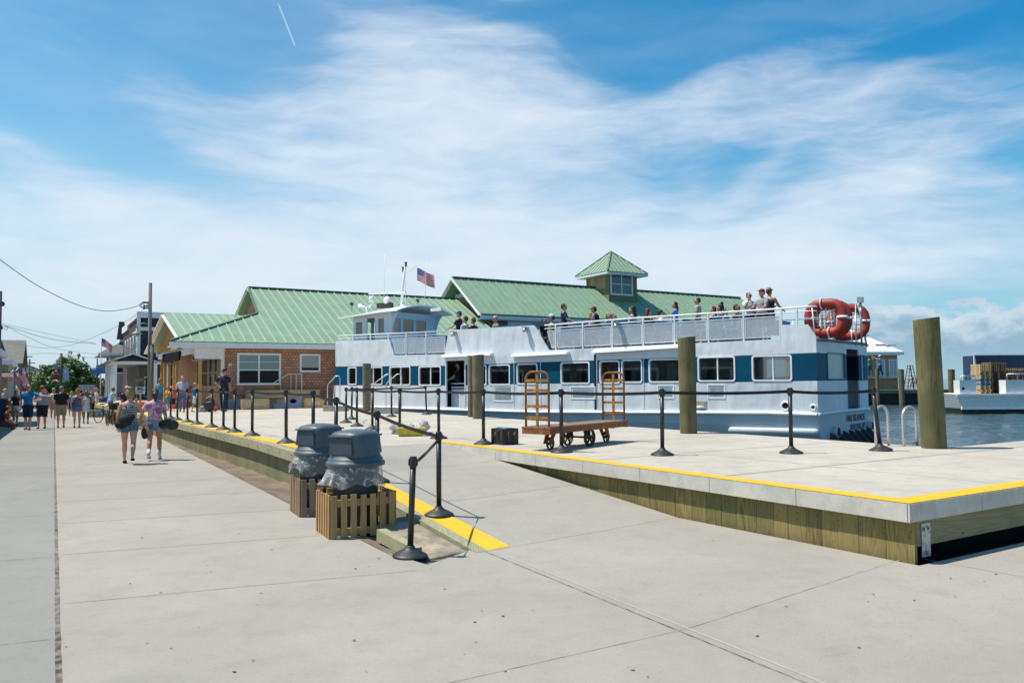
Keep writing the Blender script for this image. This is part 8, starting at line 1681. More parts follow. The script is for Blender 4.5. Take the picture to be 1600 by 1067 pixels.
def person(loc, face, H, label, sk='fair', top=None, sleeves='short', bottom=None, blen=0.9, hair='brown', hstyle='short', hat=None, shoes=None, socks=None, legs=(8, -8), knees=(5, 8), sit=0, tilt=0, arms=None, wd=1.0, belly=0.0, female=False, near=False, dress=0.0, head_turn=0, strap=None, glasses=False, top_len=0.0, group=None, back_x=None, brim=0):
    r = empty('person', loc, R(face - 90)); tag(r, label, 'person', group); ms = skin(sk); vox = 0.0065 if near else (0.013 if H > 1.2 else 0.010)
    if sit: legs = (sit, sit - 4); knees = (sit, sit - 6)
    hipz = 0.50 * H; TH, SH = 0.245 * H, 0.235 * H; J = {}; lows = []
    for i, sg in enumerate((-1, 1)):
        a, k = R(legs[i]), R(knees[i]); h = Vector((sg * 0.05 * H * (1.08 if female else 1) * (0.6 + 0.4 * wd), 0, hipz)); kn = h + Vector((sg * 0.006 * H, math.sin(a), -math.cos(a))).normalized() * TH; a2 = a - k; an = kn + Vector((0, math.sin(a2), -math.cos(a2))) * SH; J[sg] = (h, kn, an, a2); lows.append(an.z)
    dz = 0.045 * H - min(lows); sh = Vector((0, 0, dz))
    for sg in J: h, kn, an, a2 = J[sg]; J[sg] = (h + sh, kn + sh, an + sh, a2)
    hz_ = hipz + dz; r['hip'] = hz_
    M = Matrix.Translation((0, 0, hz_)) @ Matrix.Rotation(-R(tilt), 4, 'X') @ Matrix.Translation((0, 0, -hipz))
    U = lambda p: M @ Vector(p)
    fw_ = 0.92 if female else 1.0; W = wd
    tors = [(0, 0, .455, .060 * W, .050), (0, 0, .49, .092 * W * (1.06 if female else 1), .066 + belly * .3), (0, 0, .54, .093 * W * (1.04 if female else 1), .066 + belly * .8), (0, 0.004 + belly * .4, .60, .080 * W * fw_, .060 + belly), (0, 0.004 + belly * .3, .66, .084 * W * fw_, .062 + belly * .7), (0, 0.004, .73, .098 * W * fw_, .068), (0, 0, .78, .108 * W * fw_, .060), (0, -.002, .805, .100 * W * fw_, .050), (0, -.002, .825, .060, .040), (0, 0, .842, .032, .034)]
    tors = [tuple(v * H for v in q) for q in tors]
    b = MB(); loft(b, tors, 18, M)
    tl = R(tilt) ; HC = Vector((0, 0.012 * H, 0.925 * H)); Ht = Matrix.Translation(HC) @ Matrix.Rotation(R(head_turn), 4, 'Z') @ Matrix.Rotation(R(tilt * 0.5), 4, 'X') @ Matrix.Translation(-HC); HM = M @ Ht
    b.tube([U((0, 0, .82 * H)), U((0, 0.002 * H, .85 * H)), HM @ Vector((0, .006 * H, .885 * H))], [.034 * H, .031 * H, .033 * H], 12)
    head = [(0, .010, .862, .020, .026), (0, .016, .872, .031, .042), (0, .014, .890, .040, .052), (0, .010, .915, .045, .057), (0, .006, .945, .046, .059), (0, .002, .970, .041, .053), (0, 0, .988, .028, .036), (0, 0, .998, .010, .014)]
    loft(b, [tuple(v * H for v in q) for q in head], 18, HM)
    b.add([HM @ (Vector(p) * H) for p in ((-.008, .062, .905), (.008, .062, .905), (0, .082, .908), (0, .064, .932), (0, .058, .900))], [(0, 1, 2), (1, 3, 2), (3, 0, 2), (0, 4, 1), (0, 3, 1), (0, 2, 4), (4, 2, 1)])
    for sg in (-1, 1): b.ball(HM @ Vector((sg * .047 * H, .002 * H, .920 * H)), (.006 * H, .012 * H, .018 * H), 8, 6)
    A = arms or [('down',), ('down',)]; AR = {'down': ((.05, .10, -1), (.10, .25, -1)), 'swing': ((.05, .40, -1), (.02, .75, -1)), 'back': ((.08, -.45, -1), (.06, -.20, -1)), 'fwd': ((.15, .75, -.8), (-.15, 1, .1)), 'rail': ((.25, .55, -.9), (.0, 1, -.45)), 'hip': ((.75, -.25, -1), (-.75, .45, -.55)), 'up': ((.6, .5, .15), (-.3, .4, 1)), 'phone': ((.3, .7, -.7), (-.35, .5, .9)), 'point': ((.95, .25, -.35), (1, .15, -.05)), 'lap': ((.15, .45, -1), (-.35, 1, -.1)), 'bag': ((.25, -.05, -1), (-.05, .35, -1)), 'hold': ((.20, .15, -1), (-.35, .9, -.25)), 'reach': ((.2, .8, .35), (0, .7, .6)), 'wide': ((.45, -.1, -1), (.3, .15, -1)), 'across': ((.25, .35, -.9), (-.9, .6, .15))}
    hands = []
    for i, sg in enumerate((-1, 1)):
        e, w_ = AR[A[i][0]]; S = Vector((sg * .108 * H * (0.55 + 0.45 * W) * fw_, 0, .788 * H)); e = Vector((e[0] * sg, e[1], e[2])).normalized(); w_ = Vector((w_[0] * sg, w_[1], w_[2])).normalized(); E = S + e * .165 * H; Wr = E + w_ * .145 * H
        S, E, Wr = U(S), U(E), U(Wr); wd_ = (Wr - E).normalized(); fk = 0.9 if female else 1.0 + 0.2 * (W - 1)
        b.tube([S, S.lerp(E, .35), E, E.lerp(Wr, .3), Wr], [.031 * H * fk, .029 * H * fk, .023 * H * fk, .025 * H * fk, .0155 * H * fk], 12, round_caps=True)
        pc = Wr + wd_ * .035 * H; sdv_ = wd_.cross(Vector((0, 1, 0.3))).normalized(); b.tube([Wr, pc, Wr + wd_ * .055 * H], [.014 * H, .022 * H, .019 * H], 10, ell=(1, .55), round_caps=True)
        for f in range(4):
            o_ = sdv_ * ((f - 1.5) * .0098 * H); L_ = (.040, .047, .044, .034)[f] * H; cur = wd_.cross(sdv_) * (.010 * H) * sg; b.tube([Wr + wd_ * .05 * H + o_, Wr + wd_ * .05 * H + o_ + wd_ * L_ * .5 + cur * .3, Wr + wd_ * .05 * H + o_ + wd_ * L_ * .9 + cur], [.0052 * H, .0048 * H, .0042 * H], 6)
        th = Wr + wd_ * .02 * H - sdv_ * .02 * H * 1.0; b.tube([th, th + wd_ * .022 * H - sdv_ * .012 * H, th + wd_ * .040 * H - sdv_ * .013 * H], [.0068 * H, .006 * H, .005 * H], 6); hands.append((S, E, Wr, pc))
    lg = 1.0 + 0.12 * (W - 1)
    for sg in (-1, 1):
        h, kn, an, a2 = J[sg]; b.tube([h + Vector((0, 0, .02 * H)), h.lerp(kn, .3), h.lerp(kn, .75), kn, kn.lerp(an, .25) - Vector((0, .004 * H, 0)), kn.lerp(an, .7), an], [.052 * H * lg, .050 * H * lg, .037 * H * lg, .031 * H * lg, .034 * H * lg, .023 * H * lg, .0175 * H * lg], 14)
        b.tube([an - Vector((0, .012 * H, .012 * H)), an + Vector((0, .02 * H, -.018 * H)), an + Vector((0, .075 * H, -.030 * H)), an + Vector((0, .105 * H, -.034 * H))], [.020 * H, .023 * H, .024 * H, .014 * H], 10, ell=(1, .75), round_caps=True)
    b.build('body', ms, r, remesh=vox)
    for sg in (-1, 1):
        e = MB(); e.ball(HM @ Vector((sg * .019 * H, .0615 * H, .930 * H)), (.007 * H, .004 * H, .004 * H), 8, 6); e.build('eye', M_BLKC, r)
    e = MB(); e.box(HM @ Vector((0, .0605 * H, .888 * H)), (.022 * H, .006 * H, .004 * H)); e.build('mouth', mat('lips', (0.35, 0.12, 0.10), 0.5), r)
    if glasses: e = MB(); e.box(HM @ Vector((0, .067 * H, .930 * H)), (.075 * H, .010 * H, .018 * H), (0, 0, R(head_turn))); e.build('sunglasses', mat('blue_lens', (0.02, 0.10, 0.25), 0.1) if glasses == 'blue' else M_BLK, r)
    def shell(name, rings, m, extra=None, v=None):
        c = MB(); 
        if rings: loft(c, rings, 20, M)
        if extra: extra(c)
        return c.build(name, m, r, remesh=v or max(vox, 0.009))
    if top:
        of = .010 * H; lo = (.50 - top_len) * H; rg = [(x, y, z, a + of, c + of) for x, y, z, a, c in tors if lo <= z <= .81 * H] + [(0, -.002 * H, .828 * H, .064 * H, .044 * H)]
        if sleeves == 'none': rg = [q for q in rg if q[2] < .775 * H] + [(0, 0, .79 * H, .080 * H * W * fw_, .058 * H), (0, 0, .812 * H, .062 * H, .046 * H)]
        def slv(c):
            if sleeves in ('short', 'long'):
                for S, E, Wr, pc in hands:
                    pts_ = [S, S.lerp(E, .4), S.lerp(E, .72)] if sleeves == 'short' else [S, S.lerp(E, .5), E, E.lerp(Wr, .5), E.lerp(Wr, .93)]; c.tube(pts_, [.036 * H, .037 * H, .039 * H] if sleeves == 'short' else [.038 * H, .036 * H, .031 * H, .028 * H, .024 * H], 12)
            if dress: c.tube([U((0, 0, .54 * H)), U((0, 0, (.50 - dress * .5) * H))], [.105 * H, .120 * H], 18, ell=(1, .8))
        shell('dress' if dress else 'shirt', rg, top, slv)
    if strap and top is None or strap: 
        c = MB()
        for sg in (-1, 1): c.tube([U((sg * .05 * H, .055 * H, .74 * H)), U((sg * .055 * H, .03 * H, .815 * H)), U((sg * .055 * H, -.03 * H, .815 * H)), U((sg * .035 * H, -.066 * H, .74 * H))], .007 * H, 6)
        c.build('shoulder_straps', strap, r)
    if bottom:
        of = .010 * H
        def trs(c):
            for sg in (-1, 1):
                h, kn, an, a2 = J[sg]; L_ = [h + Vector((0, 0, .025 * H)), h.lerp(kn, min(1, blen) * .5), h.lerp(kn, min(1, blen))]; rr = [.062 * H * lg, .060 * H * lg, (.056 if blen < .6 else .052) * H * lg]
                if blen > 1: L_ += [kn.lerp(an, (blen - 1) * .5), kn.lerp(an, blen - 1.03)]; rr = [.060 * H * lg, .056 * H * lg, .044 * H * lg, .040 * H * lg, .035 * H * lg]
                c.tube(L_, rr, 14)
        shell('trousers' if blen > 1.2 else 'shorts', [(x, y, z, a + of * .8, c + of * .8) for x, y, z, a, c in tors if z < .56 * H], bottom, trs)
    if shoes or socks:
        for sg in (-1, 1):
            h, kn, an, a2 = J[sg]
            if shoes: c = MB(); c.tube([an + Vector((0, -.016 * H, -.018 * H)), an + Vector((0, .03 * H, -.022 * H)), an + Vector((0, .08 * H, -.028 * H)), an + Vector((0, .108 * H, -.032 * H))], [.026 * H, .029 * H, .028 * H, .018 * H], 12, ell=(1, .68), round_caps=True); c.build('shoe', shoes, r)
            if socks: c = MB(); c.tube([an - Vector((0, 0, .005 * H)), an.lerp(kn, .2), an.lerp(kn, .42)], [.022 * H, .024 * H, .028 * H], 12); c.build('sock', socks, r)
    if hair and hstyle != 'bald':
        mh = cloth('hair_' + hair, HAIRC[hair], tuple(v * .6 for v in HAIRC[hair]), 30, 0.6); c = MB(); c.ball(HM @ Vector((0, -.008 * H, .948 * H)), (.051 * H, .060 * H, .056 * H), 14, 10)
        if hstyle == 'short': c.ball(HM @ Vector((0, -.028 * H, .925 * H)), (.046 * H, .040 * H, .045 * H), 12, 8)
        if hstyle in ('bun', 'pony', 'long'): c.ball(HM @ Vector((0, -.030 * H, .920 * H)), (.048 * H, .042 * H, .052 * H), 12, 8)
        if hstyle == 'bun': c.ball(HM @ Vector((.004 * H, -.030 * H, 1.008 * H)), (.034 * H, .034 * H, .028 * H), 12, 8)
        if hstyle == 'pony': c.tube([HM @ Vector((0, -.058 * H, .945 * H)), HM @ Vector((0.005 * H, -.085 * H, .925 * H)), HM @ Vector((.012 * H, -.080 * H, .870 * H)), HM @ Vector((.012 * H, -.070 * H, .825 * H))], [.020 * H, .030 * H, .031 * H, .014 * H], 12, round_caps=True)
        if hstyle == 'long': c.tube([HM @ Vector((0, -.030 * H, .95 * H)), HM @ Vector((0, -.045 * H, .88 * H)), HM @ Vector((0, -.055 * H, .80 * H)), HM @ Vector((0, -.050 * H, .745 * H))], [.048 * H, .052 * H, .050 * H, .025 * H], 14, ell=(1, .55))
        c.build('hair', mh, r, remesh=0.007 if near else 0.010)
    if hat:
        c = MB(); c.ball(HM @ Vector((0, -.002 * H, .962 * H)), (.053 * H, .064 * H, .050 * H), 16, 10); s = -1 if brim < 0 else 1; c.prism([HM @ Vector((.050 * H * math.cos(t), s * (.035 * H + .075 * H * math.sin(t)), .958 * H)) for t in [math.pi * k / 8 for k in range(9)]], HM.to_3x3() @ Vector((0, 0, .008 * H))); c.build('cap', hat, r)
    return r, [r.matrix_basis @ h[3] for h in hands] if False else r
def at_ground(px_, py_, z=0.0): return gp(px_, py_, z)
def H_of(p, ytop, px_): d = ray(px_, ytop); t = p.y / d.y; return (CAMP + d * t).z - p.z
def walk(px_, py_, ytop, z, face, label, **k):
    p = gp(px_, py_, z); H = H_of(p, ytop, px_); return person(p, face, H, label, **k)[0]
def prop_ball(name, loc, parts, m, lab, cat, rm=0.012):
    b = MB()
    for c, r_ in parts: b.ball(c, r_, 18, 12)
    for p in b.v:
        k = 1 + 0.10 * mnoise.noise(p * 9 + Vector(loc)); p *= k
    o = b.build(name, m, remesh=rm); o.location = loc; tag(o, lab, cat); return o
AWAY = 119; 
# --- the two women nearest the camera
def tiedye():
    m, t, b = newmat('tie_dye'); n = t.noise(obc(t), 6, 5, 0.65, 1.8); c = t.ramp(n, [(0.36, (0.20, 0.05, 0.16)), (0.45, (0.52, 0.18, 0.30)), (0.55, (0.72, 0.48, 0.58)), (0.66, (0.70, 0.60, 0.70))]); t.put(b.inputs['Base Color'], c); b.inputs['Roughness'].default_value = 0.85; t.put(b.inputs['Normal'], t.bump(t.noise(obc(t), 7, 3), 0.5, 0.03)); return m
def stripes():
    m, t, b = newmat('striped_tank'); x, y, z = t.xyz(obc(t)); s = t.m('GREATER_THAN', t.m('FRACT', t.m('MULTIPLY', z, 26)), 0.5); t.put(b.inputs['Base Color'], t.mix(s, (0.02, 0.02, 0.02), (0.5, 0.48, 0.45))); b.inputs['Roughness'].default_value = 0.85; return m
M_TIE = tiedye(); M_STRP = stripes()
pA_ = gp(201, 724.5); HA = H_of(pA_, 609.5, 201)
wa_, _ = person(pA_, 112, HA, 'woman with a bun, black shoulder bag and denim shorts walking away', sk='fair', top=M_STRP, sleeves='none', bottom=M_DENIM, blen=0.34, hair='blond', hstyle='bun', legs=(14, -16), knees=(6, 22), arms=[('bag',), ('wide',)], female=True, near=True, strap=M_BLKC, wd=1.06, shoes=M_BLKC)
pB_ = gp(241, 718.5); HB = H_of(pB_, 609, 241)
wb_, _ = person(pB_, 108, HB, 'woman in a pink tie dye shirt with two bags walking away', sk='tan', top=M_TIE, bottom=M_DENIML, blen=0.42, hair='brown', hstyle='pony', legs=(-12, 12), knees=(16, 4), arms=[('wide',), ('bag',)], female=True, near=True, shoes=cloth('grey_sneaker', (0.5, 0.48, 0.46)), socks=M_WHTC, wd=1.08)
def rel2(p, x, y, z, ang): return p + Matrix.Rotation(R(ang - 90), 3, 'Z') @ Vector((x, y, z))
prop_ball('shoulder_bag', rel2(pA_, -0.06, -0.24, HA * 0.60, 112), [((0, 0, 0), (0.17, 0.09, 0.13)), ((-0.10, 0, -0.10), (0.15, 0.08, 0.10)), ((0.08, 0.02, 0.06), (0.11, 0.07, 0.11))], M_BLKC, 'large slouchy black bag on the back of the woman with a bun', 'bag')
prop_ball('sandal_pouch', rel2(pA_, 0.30, 0.02, HA * 0.41, 112), [((0, 0, 0), (0.06, 0.05, 0.12)), ((0.02, 0, -0.06), (0.07, 0.05, 0.08))], cloth('dark_green_pouch', (0.02, 0.03, 0.025)), 'small dark pouch hanging from the right hand of the woman with a bun', 'pouch')
prop_ball('duffel_bag', rel2(pB_, 0.30, -0.10, HB * 0.50, 108), [((-0.06, 0, 0), (0.18, 0.12, 0.11)), ((0.02, 0, 0.02), (0.19, 0.12, 0.12)), ((0.08, 0, -0.01), (0.17, 0.12, 0.12))], cloth('shiny_black', (0.012, 0.013, 0.015), rough=0.4), 'round black duffel bag at the right hip of the tie dye woman', 'bag')
prop_ball('lunch_bag', rel2(pB_, -0.13, -0.22, HB * 0.49, 108), [((0, 0, 0), (0.13, 0.08, 0.11))], cloth('slate_bag', (0.10, 0.12, 0.15)), 'slate grey pouch bag at the back of the tie dye woman', 'bag')
b = MB(); M3 = lambda x, y, z: rel2(pB_, x, y, z, 108) - pB_
b.tube([M3(0.30, -0.12, HB * .56), M3(0.16, -0.15, HB * .70), M3(0.11, -0.08, HB * .83), M3(0.10, 0.06, HB * .82)], 0.018, 6); q = b.build('bag_strap', cloth('strap_grey', (0.40, 0.38, 0.37))); q.location = pB_; tag(q, 'pale bag strap over the right shoulder of the tie dye woman', 'bag strap')
# --- street crowd
TF = 299       # walking towards the camera
walk(43, 671.5, 601.5, 0, 285, 'man in a bright blue t-shirt and navy shorts walking towards the camera', top=cloth('blue_tee', (0.02, 0.19, 0.42)), bottom=M_NVY, blen=1.0, sk='fair', hair='brown', legs=(7, -6), knees=(3, 6), arms=[('point',), ('bag',)], shoes=cloth('brown_sandal', (0.10, 0.06, 0.05)), head_turn=35)
q = KIDS(bpy.data.objects[-1]) if False else None
walk(65, 669.5, 604, 0, 290, 'heavy man in a grey t-shirt, cap and black shorts beside the man in blue', top=M_GRYC, bottom=M_BLKC, blen=1.0, sk='pink', hair='brown', hat=cloth('tan_cap', (0.30, 0.16, 0.08)), legs=(-4, 7), knees=(6, 2), wd=1.32, belly=.03, arms=[('wide',), ('across',)], shoes=M_BLKC, glasses=True)
walk(24, 665.5, 609, 0, 100, 'woman in a dark top and white shorts with an orange bag', top=M_NVY, sleeves='none', bottom=M_WHTC, blen=0.4, sk='tan', hair='blond', hstyle='short', hat=M_WHTC, legs=(6, -6), female=True, arms=[('bag',), ('hold',)], shoes=M_BLKC)
prop_ball('beach_bag', gp(19, 665.5) + Vector((0, -0.3, 0.88)), [((0, 0, 0), (0.17, 0.12, 0.22)), ((0.05, 0, -0.12), (0.2, 0.1, 0.14))], cloth('orange_bag', (0.50, 0.15, 0.02), (0.20, 0.06, 0.02), 14), 'orange patterned beach bag carried by the woman in white shorts', 'bag')
walk(95, 668, 604.5, 0, AWAY, 'stout man in a black shirt and beige shorts seen from behind', top=M_BLKC, bottom=M_KHA, blen=0.95, sk='fair', hair='grey', legs=(5, -6), knees=(4, 6), wd=1.42, belly=.035, arms=[('down',), ('down',)], shoes=M_BLKC)
walk(120, 668, 609.5, 0, AWAY, 'woman in a navy patterned tank top and denim shorts seen from behind', top=cloth('navy_pattern', (0.16, 0.18, 0.26), (0.02, 0.025, 0.06), 28), sleeves='none', bottom=M_DENIM, blen=0.38, sk='fair', hair='blond', hstyle='bun', legs=(-5, 5), female=True, arms=[('bag',), ('down',)], wd=1.1, shoes=M_BLKC)
walk(134, 661.5, 611, 0, TF, 'woman in a white dress with sunglasses and a denim bag', top=M_WHTC, dress=0.32, sleeves='none', sk='dark', hair='brown', hstyle='short', legs=(8, -6), female=True, arms=[('bag',), ('wide',)], glasses='blue', shoes=M_BLKC)
prop_ball('denim_bag', gp(129.5, 661.5) + Vector((0, -0.25, 0.88)), [((0, 0, 0), (0.15, 0.08, 0.2))], M_DENIML, 'denim tote bag carried by the woman in the white dress', 'bag')
walk(150, 646.5, 606.5, 0, 30, 'blond woman in a white shirt turned towards the porch house', top=M_WHTC, top_len=0.05, dress=0.1, sk='pink', hair='blond', hstyle='long', legs=(6, -6), female=True, arms=[('hold',), ('down',)], shoes=M_BLKC)
walk(172, 652, 606, 0, 60, 'person in a light blue t-shirt by the parked bicycles', top=cloth('light_blue_tee', (0.28, 0.48, 0.66)), bottom=M_DENIM, blen=1.0, sk='tan', hair='auburn', legs=(10, 0), arms=[('fwd',), ('fwd',)], tilt=14, shoes=M_BLKC)
walk(83, 655, 607.5, 0, TF, 'person in white with a green cap behind the stout man', top=M_WHTC, bottom=M_KHA, blen=0.9, sk='tan', hair='brown', hat=cloth('green_cap', (0.10, 0.42, 0.24)), arms=[('down',), ('bag',)])
walk(71, 652, 609.5, 0, TF, 'person in a red cap far behind the man in grey', top=cloth('red_tee', (0.45, 0.03, 0.05)), bottom=M_KHA, sk='pink', hair='brown', hat=cloth('red_cap', (0.5, 0.02, 0.04)))
walk(111, 651, 611.5, 0, TF, 'tanned person in bright blue far behind the patterned tank top', top=cloth('cyan_tee', (0.02, 0.28, 0.55)), sleeves='none', bottom=M_NVY, sk='tan', hair='black', female=True)
walk(126, 650, 610, 0, AWAY, 'person in a dark red shirt far behind the white dress', top=cloth('dark_red_tee', (0.36, 0.02, 0.06)), bottom=M_NVY, sk='tan', hair='black')
walk(142, 652, 612, 0, TF, 'person in a grey top between the white dress and the blond woman', top=M_GRYC, bottom=M_BLKC, sk='mid', hair='black', female=True)
walk(3, 655, 607.5, 0, 0, 'grey haired person leaning over by the left edge', top=M_GRYC, bottom=M_BLKC, blen=1.9, sk='fair', hair='white', tilt=12, arms=[('fwd',), ('fwd',)])
walk(12, 657, 615, 0, 350, 'bent person in a pale green shirt behind the mailbox', top=cloth('pale_green_tee', (0.48, 0.52, 0.38)), bottom=M_BLKC, blen=1.0, sk='fair', hair='grey', tilt=62, arms=[('fwd',), ('fwd',)])
p_ = gp(3, 671); person(p_ + Vector((0, 0, -0.30)), 20, 1.6, 'person in dark red sitting on the ground before the mailbox', sk='pink', top=cloth('maroon_tee', (0.20, 0.05, 0.05)), bottom=cloth('maroon_shorts', (0.22, 0.07, 0.06)), blen=1.7, hair='brown', sit=88, tilt=18, arms=[('lap',), ('lap',)], shoes=M_BLKC)
walk(212.5, 669, 623, 0, AWAY, 'small blond child in a red shirt between the two women', top=cloth('child_red', (0.62, 0.05, 0.04)), bottom=cloth('child_red', (0.62, 0.05, 0.04)), blen=0.9, sk='fair', hair='blond', arms=[('down',), ('down',)])
walk(197.5, 664, 604.5, 0, TF, 'person in a light cap hidden behind the woman with a bun', top=M_NVY, bottom=M_BLKC, sk='mid', hair='black', hat=cloth('pale_cap', (0.5, 0.55, 0.56)))
# --- on the dock by the ticket building
def dockp(px_, py_, ytop, face, label, **k): return walk(px_, py_, ytop, DZ, face, label, **k)
dockp(350, 643, 577.5, 280, 'policeman in a dark navy uniform and cap with a hand on his hip', top=M_NVY, bottom=M_NVY, blen=1.95, sk='tan', hair='grey', hat=cloth('police_cap', (0.03, 0.03, 0.04)), arms=[('down',), ('hip',)], wd=1.12, belly=.01, shoes=M_BLKC, head_turn=-25, glasses=True)
dockp(284.5, 643.5, 588.5, 285, 'bald man in a light blue striped shirt and jeans', top=cloth('pale_blue_shirt', (0.42, 0.48, 0.60)), bottom=cloth('jeans', (0.10, 0.16, 0.26)), blen=1.95, sk='pink', hstyle='bald', hair=None, wd=1.28, belly=.03, arms=[('hold',), ('hold',)], head_turn=-20, shoes=M_BLKC)
dockp(304.5, 643.5, 598.8, 30, 'boy in a royal blue t-shirt and white shorts', top=cloth('royal_tee', (0.01, 0.12, 0.50)), bottom=M_WHTC, blen=0.9, sk='tan', hair='blond', arms=[('hold',), ('fwd',)], legs=(14, -10), hat=cloth('straw_cap', (0.5, 0.32, 0.14)))
dockp(249, 641, 592.5, 100, 'bare shouldered person in a turquoise top with back turned near the porch', top=cloth('turquoise', (0.02, 0.42, 0.50)), sleeves='none', sk='tan', hair='blond', bottom=M_DENIM, blen=0.8, female=True, arms=[('hold',), ('hip',)])
dockp(262, 642, 604, 250, 'child in a neon green and orange vest beside the porch posts', top=cloth('neon_vest', (0.40, 0.75, 0.05), (0.75, 0.14, 0.04), 6), bottom=cloth('teal_shorts', (0.02, 0.30, 0.42)), sk='tan', hair='brown', arms=[('fwd',), ('down',)])
dockp(270, 642, 607, 290, 'child in an orange life vest between the porch posts', top=cloth('orange_vest', (0.78, 0.17, 0.05)), bottom=M_NVY, sk='tan', hair='blond')
# --- on the ferry
def fperson(px_, ytop, yl, face, label, sitting=None, z=None, **k):
    lx, lz_ = fl(px_, ytop, yl); zd = z if z is not None else zup(lx); dz_ = lz_ - zd
    if sitting is None: sitting = dz_ < 1.38
    k.setdefault('group', 'passengers on the ferry upper deck')
    base = fw(lx, yl, zd)
    if sitting: H = min(1.85, max(1.35, (dz_ - 0.42) / 0.49)) if not k.get('kid') else 1.2; k.pop('kid', None); base.z += dz_ - (0.245 * H + 0.045 * H + 0.50 * H) + 0.0 ; base.z = max(base.z, WZ + zd - 0.02) if False else base.z; return person(base, face, H, label, sit=86, **k)
    k.pop('kid', None); H = max(1.3, min(1.9, dz_)); base.z += dz_ - H; return person(base, face, H, label, **k)
FWD = math.degrees(FANG); AFT = FWD - 180
g_ = 'passengers on the ferry upper deck'
fperson(717.5, 488, -0.8, FWD + 20, 'teenager in a blue cap and navy shirt leaning on the ferry bulwark', False, top=M_NVY, bottom=M_NVY, blen=1.9, sk='fair', hair='brown', hat=cloth('blue_cap', (0.01, 0.08, 0.40)), arms=[('rail',), ('rail',)])
fperson(727, 495.5, -0.8, FWD + 10, 'boy in a white shirt right of the blue capped teenager', True, top=M_WHTC, bottom=M_NVY, sk='fair', hair='brown')
fperson(739.5, 497.5, -0.8, FWD, 'boy in a dark shirt, second right of the blue capped teenager', True, top=M_NVY, bottom=M_NVY, sk='fair', hair='auburn')
fperson(774.5, 494.5, -1.0, FWD + 60, 'shaven headed man in a camouflage shirt by the teal hatch', True, top=cloth('camo', (0.30, 0.28, 0.16), (0.10, 0.12, 0.06), 16), bottom=M_KHA, sk='pink', hstyle='bald', hair=None, glasses=True)
fperson(850.5, 498, -1.2, AFT, 'dark haired passenger just right of the teal hatch', True, top=M_NVY, bottom=M_NVY, sk='mid', hair='black')
fperson(862, 493, -0.8, FWD + 30, 'woman in a white cap with a yellow top at the front of the benches', True, top=cloth('yellow_top', (0.6, 0.45, 0.08), (0.03, 0.03, 0.06), 6), sleeves='none', bottom=M_NVY, sk='tan', hair='brown', hat=M_WHTC, female=True)
fperson(881, 476, -0.7, AFT + 30, 'man in a navy polo standing at the front of the benches', False, top=cloth('navy_polo', (0.015, 0.02, 0.07)), bottom=M_NVY, blen=1.95, sk='tan', hair='black', wd=1.1, arms=[('rail',), ('rail',)])
fperson(925, 493, -0.9, AFT, 'red haired woman sitting with a bun on the ferry', True, top=cloth('rose_top', (0.48, 0.26, 0.22)), bottom=M_NVY, sk='fair', hair='red', hstyle='bun', female=True)
fperson(934.5, 479.5, -1.5, FWD + 10, 'man in an orange and black cap bending over the benches', False, top=M_NVY, bottom=M_NVY, sk='tan', hair='black', hat=cloth('orange_cap', (0.45, 0.06, 0.02), (0.02, 0.02, 0.02), 9), tilt=14)
fperson(951, 489.5, -0.9, AFT, 'blond woman sitting next to the orange capped man', True, top=cloth('green_top', (0.04, 0.16, 0.12)), bottom=M_NVY, sk='fair', hair='blond', hstyle='long', female=True)
fperson(959, 491.5, -1.4, AFT, 'auburn haired passenger half hidden behind the blond woman', True, top=M_BLKC, bottom=M_NVY, sk='fair', hair='auburn')
fperson(988, 480, -1.5, FWD + 10, 'woman with long dark hair in a grey top, seated alone', True, top=M_GRYC, bottom=M_DENIM, sk='tan', hair='black', hstyle='long', female=True)
fperson(1013, 483.5, -0.9, AFT + 60, 'woman with long brown hair resting her head on her hand', True, top=M_BLKC, bottom=M_DENIM, sk='fair', hair='brown', hstyle='long', arms=[('phone',), ('lap',)], female=True)
fperson(1032.5, 485.5, -0.9, AFT + 40, 'girl in a bright pink and white top', True, top=cloth('pink_top', (0.75, 0.18, 0.22), (0.7, 0.62, 0.6), 5), bottom=M_WHTC, sk='fair', hair='black', female=True)
fperson(1054.5, 473, -1.3, FWD + 30, 'person in a bright blue t-shirt with black hair, camera raised', False, top=cloth('sky_tee', (0.10, 0.30, 0.62)), bottom=M_DENIM, sk='tan', hair='black', hstyle='long', arms=[('phone',), ('hold',)])
fperson(1090, 466.5, -1.1, FWD + 20, 'man in a pale green shirt standing in the middle of the benches', False, top=cloth('sage_shirt', (0.38, 0.42, 0.34)), bottom=M_KHA, sk='tan', hair='brown', glasses=True, wd=1.1)
fperson(1114, 480, -0.8, FWD + 20, 'brown haired woman seated near the aft end with a hand at her face', True, top=cloth('skin_top', (0.5, 0.3, 0.24)), bottom=M_BLKC, sk='fair', hair='auburn', hstyle='long', arms=[('phone',), ('lap',)], female=True)
fperson(1125.5, 476.5, -1.4, FWD, 'dark haired person with a top knot behind the brown haired woman', True, top=M_GRYC, bottom=M_NVY, sk='tan', hair='black', hstyle='bun')
fperson(1134, 483.5, -0.8, AFT, 'small boy in grey and blue right of the top knot', True, top=cloth('blue_grey_tee', (0.14, 0.22, 0.36)), bottom=M_NVY, sk='fair', hair='auburn')
fperson(1151, 477, -1.8, AFT, 'arm raised passenger in black left of the white t-shirt man', True, top=M_BLKC, bottom=M_BLKC, sk='tan', hair='black', arms=[('up',), ('lap',)])
fperson(1170, 458.5, -1.0, -78, 'man in a white t-shirt with blue sunglasses facing the camera', False, top=M_WHTC, bottom=M_NVY, sk='tan', hair='black', glasses='blue', arms=[('down',), ('phone',)], wd=1.08)
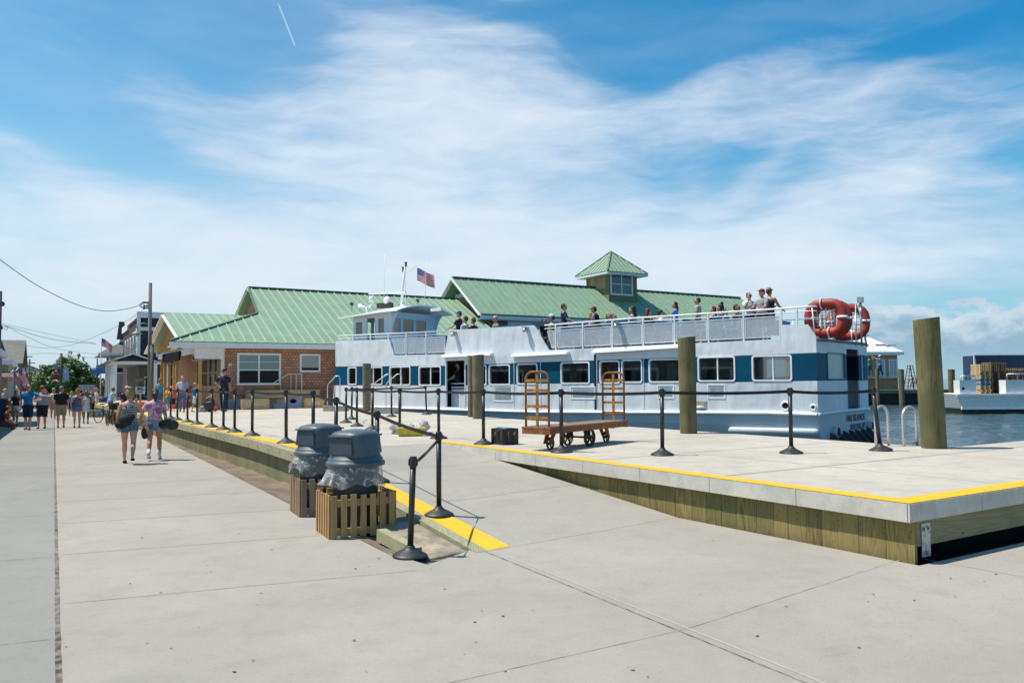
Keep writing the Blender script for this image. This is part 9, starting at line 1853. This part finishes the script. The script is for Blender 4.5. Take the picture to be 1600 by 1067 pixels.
fperson(1190.5, 453.5, -0.9, -150, 'man in a red cap and grey shirt with a hand on the rail', False, top=M_GRYC, bottom=M_BLKC, sk='pink', hair='grey', hat=cloth('brick_cap', (0.34, 0.03, 0.03)), arms=[('rail',), ('rail',)], wd=1.1)
fperson(1201.5, 451.5, -1.3, AFT + 80, 'person in a camouflage cap and navy tank top at the aft end', False, top=M_NVY, sleeves='none', bottom=M_BLKC, sk='tan', hair='brown', hat=cloth('camo', (0.30, 0.28, 0.16), (0.10, 0.12, 0.06), 16), arms=[('across',), ('rail',)])
lx, lz_ = fl(716.5, 566.5, -0.55); person(fw(lx, -0.55, zlo(lx)), FWD + 30, min(1.85, max(1.5, lz_ - zlo(lx))), 'crew member in navy standing in the open ferry doorway', sk='tan', top=M_NVY, bottom=M_NVY, blen=1.9, hair='black', arms=[('rail',), ('rail',)], shoes=M_BLKC)
lx, lz_ = fl(945.5, 568, -0.5); person(fw(lx, -0.5, zlo(lx)), AFT + 60, 1.7, 'passenger silhouette inside the ferry behind the sliding door window', sk='tan', top=M_NVY, bottom=M_NVY, blen=1.9, hair='black')
# --- workers on the pavilion scaffold and people at the ladder
def far(px_, py_, ytop, Y, face, label, **k):
    a, c = dp(px_, py_, Y), dp(px_, ytop, Y); return person(a, face, (c - a).z, label, **k)[0]
far(1359.5, 588.5, 556.5, 71.2, 90, 'worker in a green shirt reaching up at the pavilion wall', top=cloth('work_green', (0.02, 0.26, 0.18)), bottom=cloth('work_jeans', (0.03, 0.09, 0.20)), blen=1.95, sk='mid', hair='black', arms=[('reach',), ('up',)])
far(1375.5, 588.5, 555.5, 71.2, 130, 'worker in a pale blue shirt and white hat on the pavilion scaffold', top=cloth('work_blue', (0.28, 0.36, 0.52)), bottom=cloth('work_jeans', (0.03, 0.09, 0.20)), blen=1.95, sk='mid', hair='grey', hat=M_WHTC, arms=[('reach',), ('hold',)])
far(1424.5, 608.5, 586, 78, 90, 'distant person in white right of the step ladder', top=M_WHTC, bottom=M_WHTC, blen=1, sk='tan', hair='brown')
far(1433.5, 608.5, 587, 78, 200, 'distant woman in a dark top farthest right on the far pier', top=M_BLKC, bottom=M_BLKC, blen=0.6, sk='tan', hair='black', hstyle='long', female=True)
far(1427.8, 608.5, 589, 82, 0, 'distant person in pale blue between the two people by the ladder', top=cloth('pale_blue_shirt', (0.42, 0.48, 0.60)), bottom=M_DENIM, blen=1, sk='tan', hair='brown')
